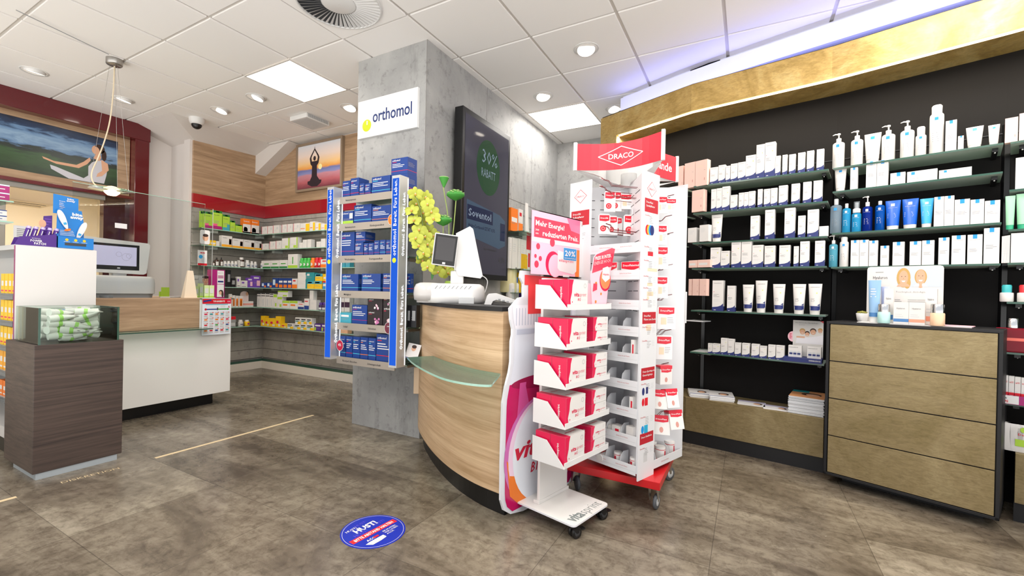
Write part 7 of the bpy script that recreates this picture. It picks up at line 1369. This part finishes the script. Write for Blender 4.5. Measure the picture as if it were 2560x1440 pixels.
# ================================================================ ON THE BRASS CHEST
def ch(x, y): n_ = Vector((-CH[1].y, CH[1].x)); p_ = CH[0] + CH[1] * x + n_ * y; return p_
CZ = .972; HO = (2140, 650, 9.6); cth = CH[2]
def chp(px, py, d_): n_ = Vector((-CH[1].y, CH[1].x)); return Pp(HO[0] + px / HO[2], HO[1] + py / HO[2], CH[0] + n_ * d_, CH[1])
p = chp(250, 1240, .20); p1 = chp(2085, 1240, .20); wd = (p1 - p).length; zt = chp(260, 170, .20).z - CZ; n_ = Vector((-CH[1].y, CH[1].x))
q = empty('hyaluron_display', (p.x, p.y, CZ), cth, 'white cosmetics display card with two smiling blond faces on the brass chest', 'counter display')
mb = MB(); hh_ = zt; fanprism(mb, [(0, 0), (wd, 0), (wd, hh_ - .015), (wd - .004, hh_ - .004), (wd - .015, hh_), (.015, hh_), (.004, hh_ - .004), (0, hh_ - .015)], 0, .004, PW); f = lambda x, z: 0; U = lambda u: wd * u; V_ = lambda v: hh_ * v
mb.rect(f, U(.42), U(.985), V_(.64), V_(.985), mat('pale sky print', 'c4cdd8', .5)); mb.text(f, 'Hyaluron', U(.085), V_(.78), V_(.055), DINK, w=U(.2), bold=0, eps=.001); mb.text(f, '48 h Feuchtigkeit. Anti-Aging', U(.32), V_(.54), V_(.03), INK, w=U(.48), bold=-.01, eps=.001); mb.rect(f, U(.12), U(.23), V_(.895), V_(.905), INK, eps=.001)
for (u, v, big) in ((.50, .80, 0), (.72, .81, 1)):
    mb.disc(f, U(u), V_(v - .0), U(.092 if not big else .078), HAIRL, 22, rz=V_(.17 if not big else .13), eps=.001); mb.disc(f, U(u + (.05 if not big else 0)), V_(v - .09), U(.045), HAIRL if not big else SKIN, 16, rz=V_(.1), eps=.0008)
    mb.disc(f, U(u), V_(v - .0), U(.06), SKIN, 22, rz=V_(.125), eps=.0016); mb.rect(f, U(u - .018), U(u + .018), V_(.64), V_(v - .05), SKIN, eps=.0012)
    fan(mb, f, [(U(u - .09), V_(.645)), (U(u + .09), V_(.645)), (U(u + .06), V_(.69)), (U(u + .018), V_(.715)), (U(u - .018), V_(.715)), (U(u - .06), V_(.69))], SKIN if not big else WPRINT, .0011)
    for s in (-1, 1): mb.disc(f, U(u + s * .024), V_(v + .02), U(.007), DINK, 8, rz=V_(.006), eps=.002)
    fan(mb, f, [(U(u - .028), V_(v - .05)), (U(u + .028), V_(v - .05)), (U(u + .014), V_(v - .075)), (U(u - .014), V_(v - .075))], WPRINT, .002); mb.disc(f, U(u), V_(v - .015), U(.004), mat('printed shadow skin', 'c08f74', .6), 8, rz=V_(.012), eps=.002)
for u0 in (.37, .56, .68): mb.lines(f, U(u0), U(u0 + .14), V_(.42), 7, V_(.03), V_(.008), INK, int(u0 * 9))
mb.obj('back_card', q); MB().box(-.01, wd * 1.05, -.16, .004, 0, .004, PW).obj('base_card', q)
g = 'hyaluron cosmetics on the brass chest'
def cz(px0, px1, py, d_): a_ = chp(px0, py, d_); b_ = chp(px1, py, d_); return (a_ + b_) / 2, (b_ - a_).length, (a_.z + b_.z) / 2 - CZ - .0045
BLG = mat('pale blue tube', '8fb6dc', .3)
c, w_, h_ = cz(275, 590, 485, .06); product('tube', c, w_, h_, w_ * .7, cth, CZ + .0045, 'pale blue hand cream tube at the left of the face display', 'tube', g, 'cream_tube', body=BLG, cap=WP, prints=lambda mb, yf, W, H, ch_, r0: (mb.lines(yf, -r0 * .7, r0 * .7, H * .8, 4, H * .06, H * .02, WPRINT, 3), mb.rect(yf, -r0 * .95, r0 * .95, ch_ + .002, ch_ + H * .1, mat('denim blue print', '4a7fb8', .4), 8)))
c, w_, h_ = cz(590, 800, 640, .11); product('tube', c, w_, h_, w_ * .6, cth, CZ + .0045, 'pale violet tube behind the blue hand cream tube', 'tube', g, 'cream_tube', body=mat('pale violet tube', 'b9bfe0', .3), cap=WP)
def hbox(a_, b_, t2, d_, band_, lab, dep=.03):
    c, w_, h_ = cz(a_, b_, t2, d_); o = carton_mb(w_, dep, h_, (PW, [(0, 1, .1, .24, band_)], 'Hyaluron', INK, (.2, .68, .07 if h_ > w_ else .1, .55)), 3).obj('carton', loc=(c.x + n_.x * dep / 2, c.y + n_.y * dep / 2, CZ + .0045), rz=cth); tag(o, lab, 'carton', g)
DEN = mat('denim blue print', '4a7fb8', .4); COR = mat('coral print', 'ef9a7c', .4)
hbox(680, 905, 685, .09, DEN, 'tall white carton with blue band left of centre on the brass chest'); hbox(905, 1270, 1010, .04, DEN, 'low white carton with blue band, centre of the brass chest display'); hbox(1275, 1660, 1015, .04, COR, 'low white carton with coral band, centre of the brass chest display'); hbox(1670, 1950, 695, .09, COR, 'tall white carton with coral band right of centre on the brass chest')
for a_, b_, mt, lb in ((490, 805, mat('mint glass jar', 'b9e0dc', .15), 'pale mint cream jar with chrome lid on the brass chest'), (1760, 2130, mat('peach glass jar', 'f3cba8', .15), 'peach cream jar with chrome lid on the brass chest')):
    c, w_, h_ = cz(a_, b_, 1060, .015); qq = empty('cream_jar', (c.x + n_.x * w_ / 2, c.y + n_.y * w_ / 2, CZ + .0045), cth, lb, 'jar', g); MB().lathe([(w_ * .47, 0), (w_ * .5, .004), (w_ * .5, h_ * .55), (w_ * .45, h_ * .6)], mt, n=26).obj('body', qq); MB().lathe([(w_ * .47, h_ * .6), (w_ * .47, h_ * .97), (w_ * .44, h_)], CHROME, n=26).obj('lid', qq)
c = chp(150, 1225, .17); q = empty('potted_succulent', (c.x, c.y, CZ), 0, 'tiny succulent in a white tapered pot on the left of the brass chest', 'potted plant')
MB().lathe([(.018, 0), (.024, .01), (.03, .05), (.028, .052), (.024, .046)], WP, n=22, cap=True).obj('pot', q); mb = MB()
for k in range(26): a_ = k * 2.4; rr_ = .022 * math.sqrt(k / 26); mb.sphere((rr_ * math.cos(a_), rr_ * math.sin(a_), .056 + .006 * (1 - rr_ / .022)), .0055, mat('olive yellow leaf', '8c8a3a', .6), 7, 4)
mb.obj('succulent', q)
c = chp(2350, 1300, .13); tag(MB().box(-.10, .07, -.05, .05, 0, .004, PW).box(-.09, .075, -.045, .055, .0045, .008, PINKL).obj('leaflet_stack', loc=(c.x, c.y, CZ), rz=cth), 'few pale leaflets lying at the right of the brass chest top', 'leaflets')
# dermatology family display in the middle bay
a, b_, t_ = seg(.045, 1); th = math.atan2(t_.y, t_.x); a2 = a + Vector((-t_.y, t_.x)) * .12; z6 = SHZ[1][5]
c, w_, h_, _ = place(a2, t_, 1982, 2058, 800, z6); q = empty('family_picture_display', (c.x, c.y, z6 + .0004), th, 'navy tray display with a family picture card in the middle bay', 'counter display')
mb = MB().box(-w_ / 2, w_ / 2, 0, .003, 0, h_, PW); f = lambda x, z: 0; mb.text(f, 'Medizinische Hautpflege', -w_ * .42, h_ * .93, h_ * .022, DINK, w=w_ * .75, bold=0, eps=.001); mb.text(f, 'mit System', -w_ * .3, h_ * .88, h_ * .02, INK, bold=0, eps=.001)
for u, v, r_, hr in ((-.18, .72, .085, HAIRL), (-.02, .67, .07, HAIRD), (.17, .73, .09, HAIRD), (.40, .76, .065, HAIRL)): mb.disc(f, w_ * u, h_ * (v + .02), w_ * r_ * 1.15, hr, 16, rz=w_ * r_ * 1.15, eps=.0012); mb.disc(f, w_ * u, h_ * v - .003, w_ * r_, SKIN, 16, rz=w_ * r_ * 1.15, eps=.0018); mb.rect(f, w_ * (u - .03), w_ * (u + .03), h_ * v - .012, h_ * v - .009, WPRINT, eps=.0024)
fan(mb, f, [(-w_ * .4, h_ * .42), (w_ * .5, h_ * .42), (w_ * .5, h_ * .66), (w_ * .3, h_ * .62), (0, h_ * .58), (-w_ * .35, h_ * .6)], mat('white shirts print', 'e6e4ea', .5), .001); mb.rect(f, -w_ * .38, -w_ * .1, h_ * .56, h_ * .6, SKIN, eps=.0014); mb.poly(f, [(w_ * .38, h_), (w_ * .5, h_), (w_ * .5, h_ * .95)], RED, eps=.0012)
mb.obj('picture_card', q); MB().box(-w_ * .72, w_ * .52, -.13, -.005, 0, .028, NAVY).obj('tray', q)
mb = MB(); mb.text(lambda x, z: -.13, 'DERMASENCE', .0 + w_ * .12, .012, .008, WPRINT, w=w_ * .36, bold=.02, eps=.001); mb.obj('tray_lettering', q)
mb = MB(); mb.disc(lambda x, z: 0, -w_ * .5, h_ * .58, .03, PINKL, 24, rz=.036, eps=-.004); mb.lines(lambda x, z: 0, -w_ * .62, -w_ * .5, h_ * .66, 4, .01, .004, CRIM, 4); mb.obj('round_sticker', q)
for k, x in enumerate((-.36, .26)):
    p_ = Vector((c.x, c.y)) + t_ * (w_ * x) - Vector((-t_.y, t_.x)) * .07; mb = MB().box(-w_ * .22, w_ * .22, -.025, .025, 0, .075, PW); f = lambda x_, z_: -.025; mb.text(f, 'DERMASENCE', -w_ * .2, .062, .005, DINK, w=w_ * .3, bold=0)
    for s in (-1, 0, 1): mb.rect(f, s * w_ * .13 - .009, s * w_ * .13 + .009, .008, .04, LGREY, eps=.0006); mb.rect(f, s * w_ * .13 - .009, s * w_ * .13 + .009, .016, .028, NAVY, eps=.001)
    tag(mb.obj('carton', loc=(p_.x, p_.y, z6 + .0288), rz=th), ('left', 'right')[k] + ' carton of small vials in the navy tray of the middle bay', 'carton', 'vial cartons in the navy tray')
# magazines on the low cabinet
MC = (1700, 960, 6.737); COV = [mat('cover white', 'eeeef0', .3), mat('cover grey', 'cfd3d8', .3)]
def magstack(px, py, n, w_, d_, lab, rot=0, kind=0, z0=.345, th_=.0028, dd=.14):
    p_ = Pp(MC[0] + px / MC[2], MC[1] + py / MC[2], seg(0, 1)[0] + Vector((.96, -.2)) * dd, seg(0, 1)[2]); q_ = empty('magazine_pile', (p_.x, p_.y, z0 + .0004), seg(0, 1)[2] and math.atan2(seg(0, 1)[2].y, seg(0, 1)[2].x) + rot, lab, 'magazines'); r_ = random.Random(px)
    mb = MB()
    for k in range(n): dx, dy = r_.uniform(-.004, .004), r_.uniform(-.004, .004); mb.box(-w_ / 2 + dx, w_ / 2 + dx, -d_ / 2 + dy, d_ / 2 + dy, k * th_, k * th_ + th_ * .88, COV[k % 2 if kind == 2 else 0])
    o = mb.obj('pages', q_); o['kind'] = 'stuff'
    zt = n * th_; mb = MB(); mb.box(-w_ / 2, w_ / 2, -d_ / 2, d_ / 2, zt, zt + .0012, WPRINT); mb.M = Matrix.Translation((0, 0, zt + .0013)) @ Matrix.Rotation(-PI / 2, 4, 'X')
    if kind == 0: mb.disc(flat, w_ * .1, -d_ * .05, w_ * .22, HAIRD, 18, rz=d_ * .2); mb.disc(flat, w_ * .08, -d_ * .1, w_ * .15, SKIN, 18, rz=d_ * .15, eps=.0008); mb.rect(flat, -w_ / 2, w_ / 2, -d_ / 2, -d_ / 2 + .012, ORTB)
    elif kind == 1: mb.rect(flat, -w_ / 2, w_ / 2, d_ * .2, d_ / 2, mat('lilac print', 'b9b3d0', .4)); mb.disc(flat, w_ * .25, -d_ * .05, w_ * .16, HAIRD, 16, rz=d_ * .2); mb.disc(flat, w_ * .2, -d_ * .1, w_ * .13, SKIN, 16, rz=d_ * .14, eps=.0008)
    else: mb.rect(flat, -w_ / 2, w_ / 2, -d_ / 2, d_ / 2, mat('orange skin print', 'd89a6a', .4)); mb.disc(flat, w_ * .1, 0, w_ * .3, HAIRD, 18, rz=d_ * .2, eps=.0008); mb.disc(flat, w_ * .15, -.02, w_ * .2, SKIN, 18, rz=d_ * .15, eps=.0012); mb.rect(flat, -w_ / 2, w_ * .0, d_ * .2, d_ / 2, TEAL, eps=.0012)
    mb.obj('cover', q_); return q_
magstack(330, 150, 10, .15, .2, 'pile of booklets with a reclining figure cover, leftmost on the low cabinet', .35); magstack(690, 220, 12, .16, .2, 'pile of booklets with a dark haired cover face, second from left', .3)
magstack(1200, 330, 1, .17, .14, 'flat lilac leaflet on the low brass cabinet', .15, 1, dd=.12); magstack(1620, 410, 1, .15, .13, 'flat white leaflet touching the tall magazine stack', .1, 1, dd=.10)
magstack(2150, 500, 40, .19, .26, 'tall stack of magazines on the low cabinet against the brass chest', .0, 2, dd=.16)
for (px, py, z, n, lb) in ((1745, 800, SHZ[0][5], 3, 'few flat leaflets on the sixth shelf of the left bay'), (1762, 886, SHZ[0][6], 7, 'low pile of leaflets on the lowest shelf of the left bay')):
    p_ = onF(px, py, .17)[0]; mb = MB()
    for k in range(n): mb.box(-.07 + k * .002, .07, -.06, .06, k * .003, k * .003 + .0026, COV[0])
    tag(mb.obj('leaflet_pile', loc=(p_.x, p_.y, z + .0004), rz=math.atan2(seg(0, 0)[2].y, seg(0, 0)[2].x)), lb, 'leaflets')
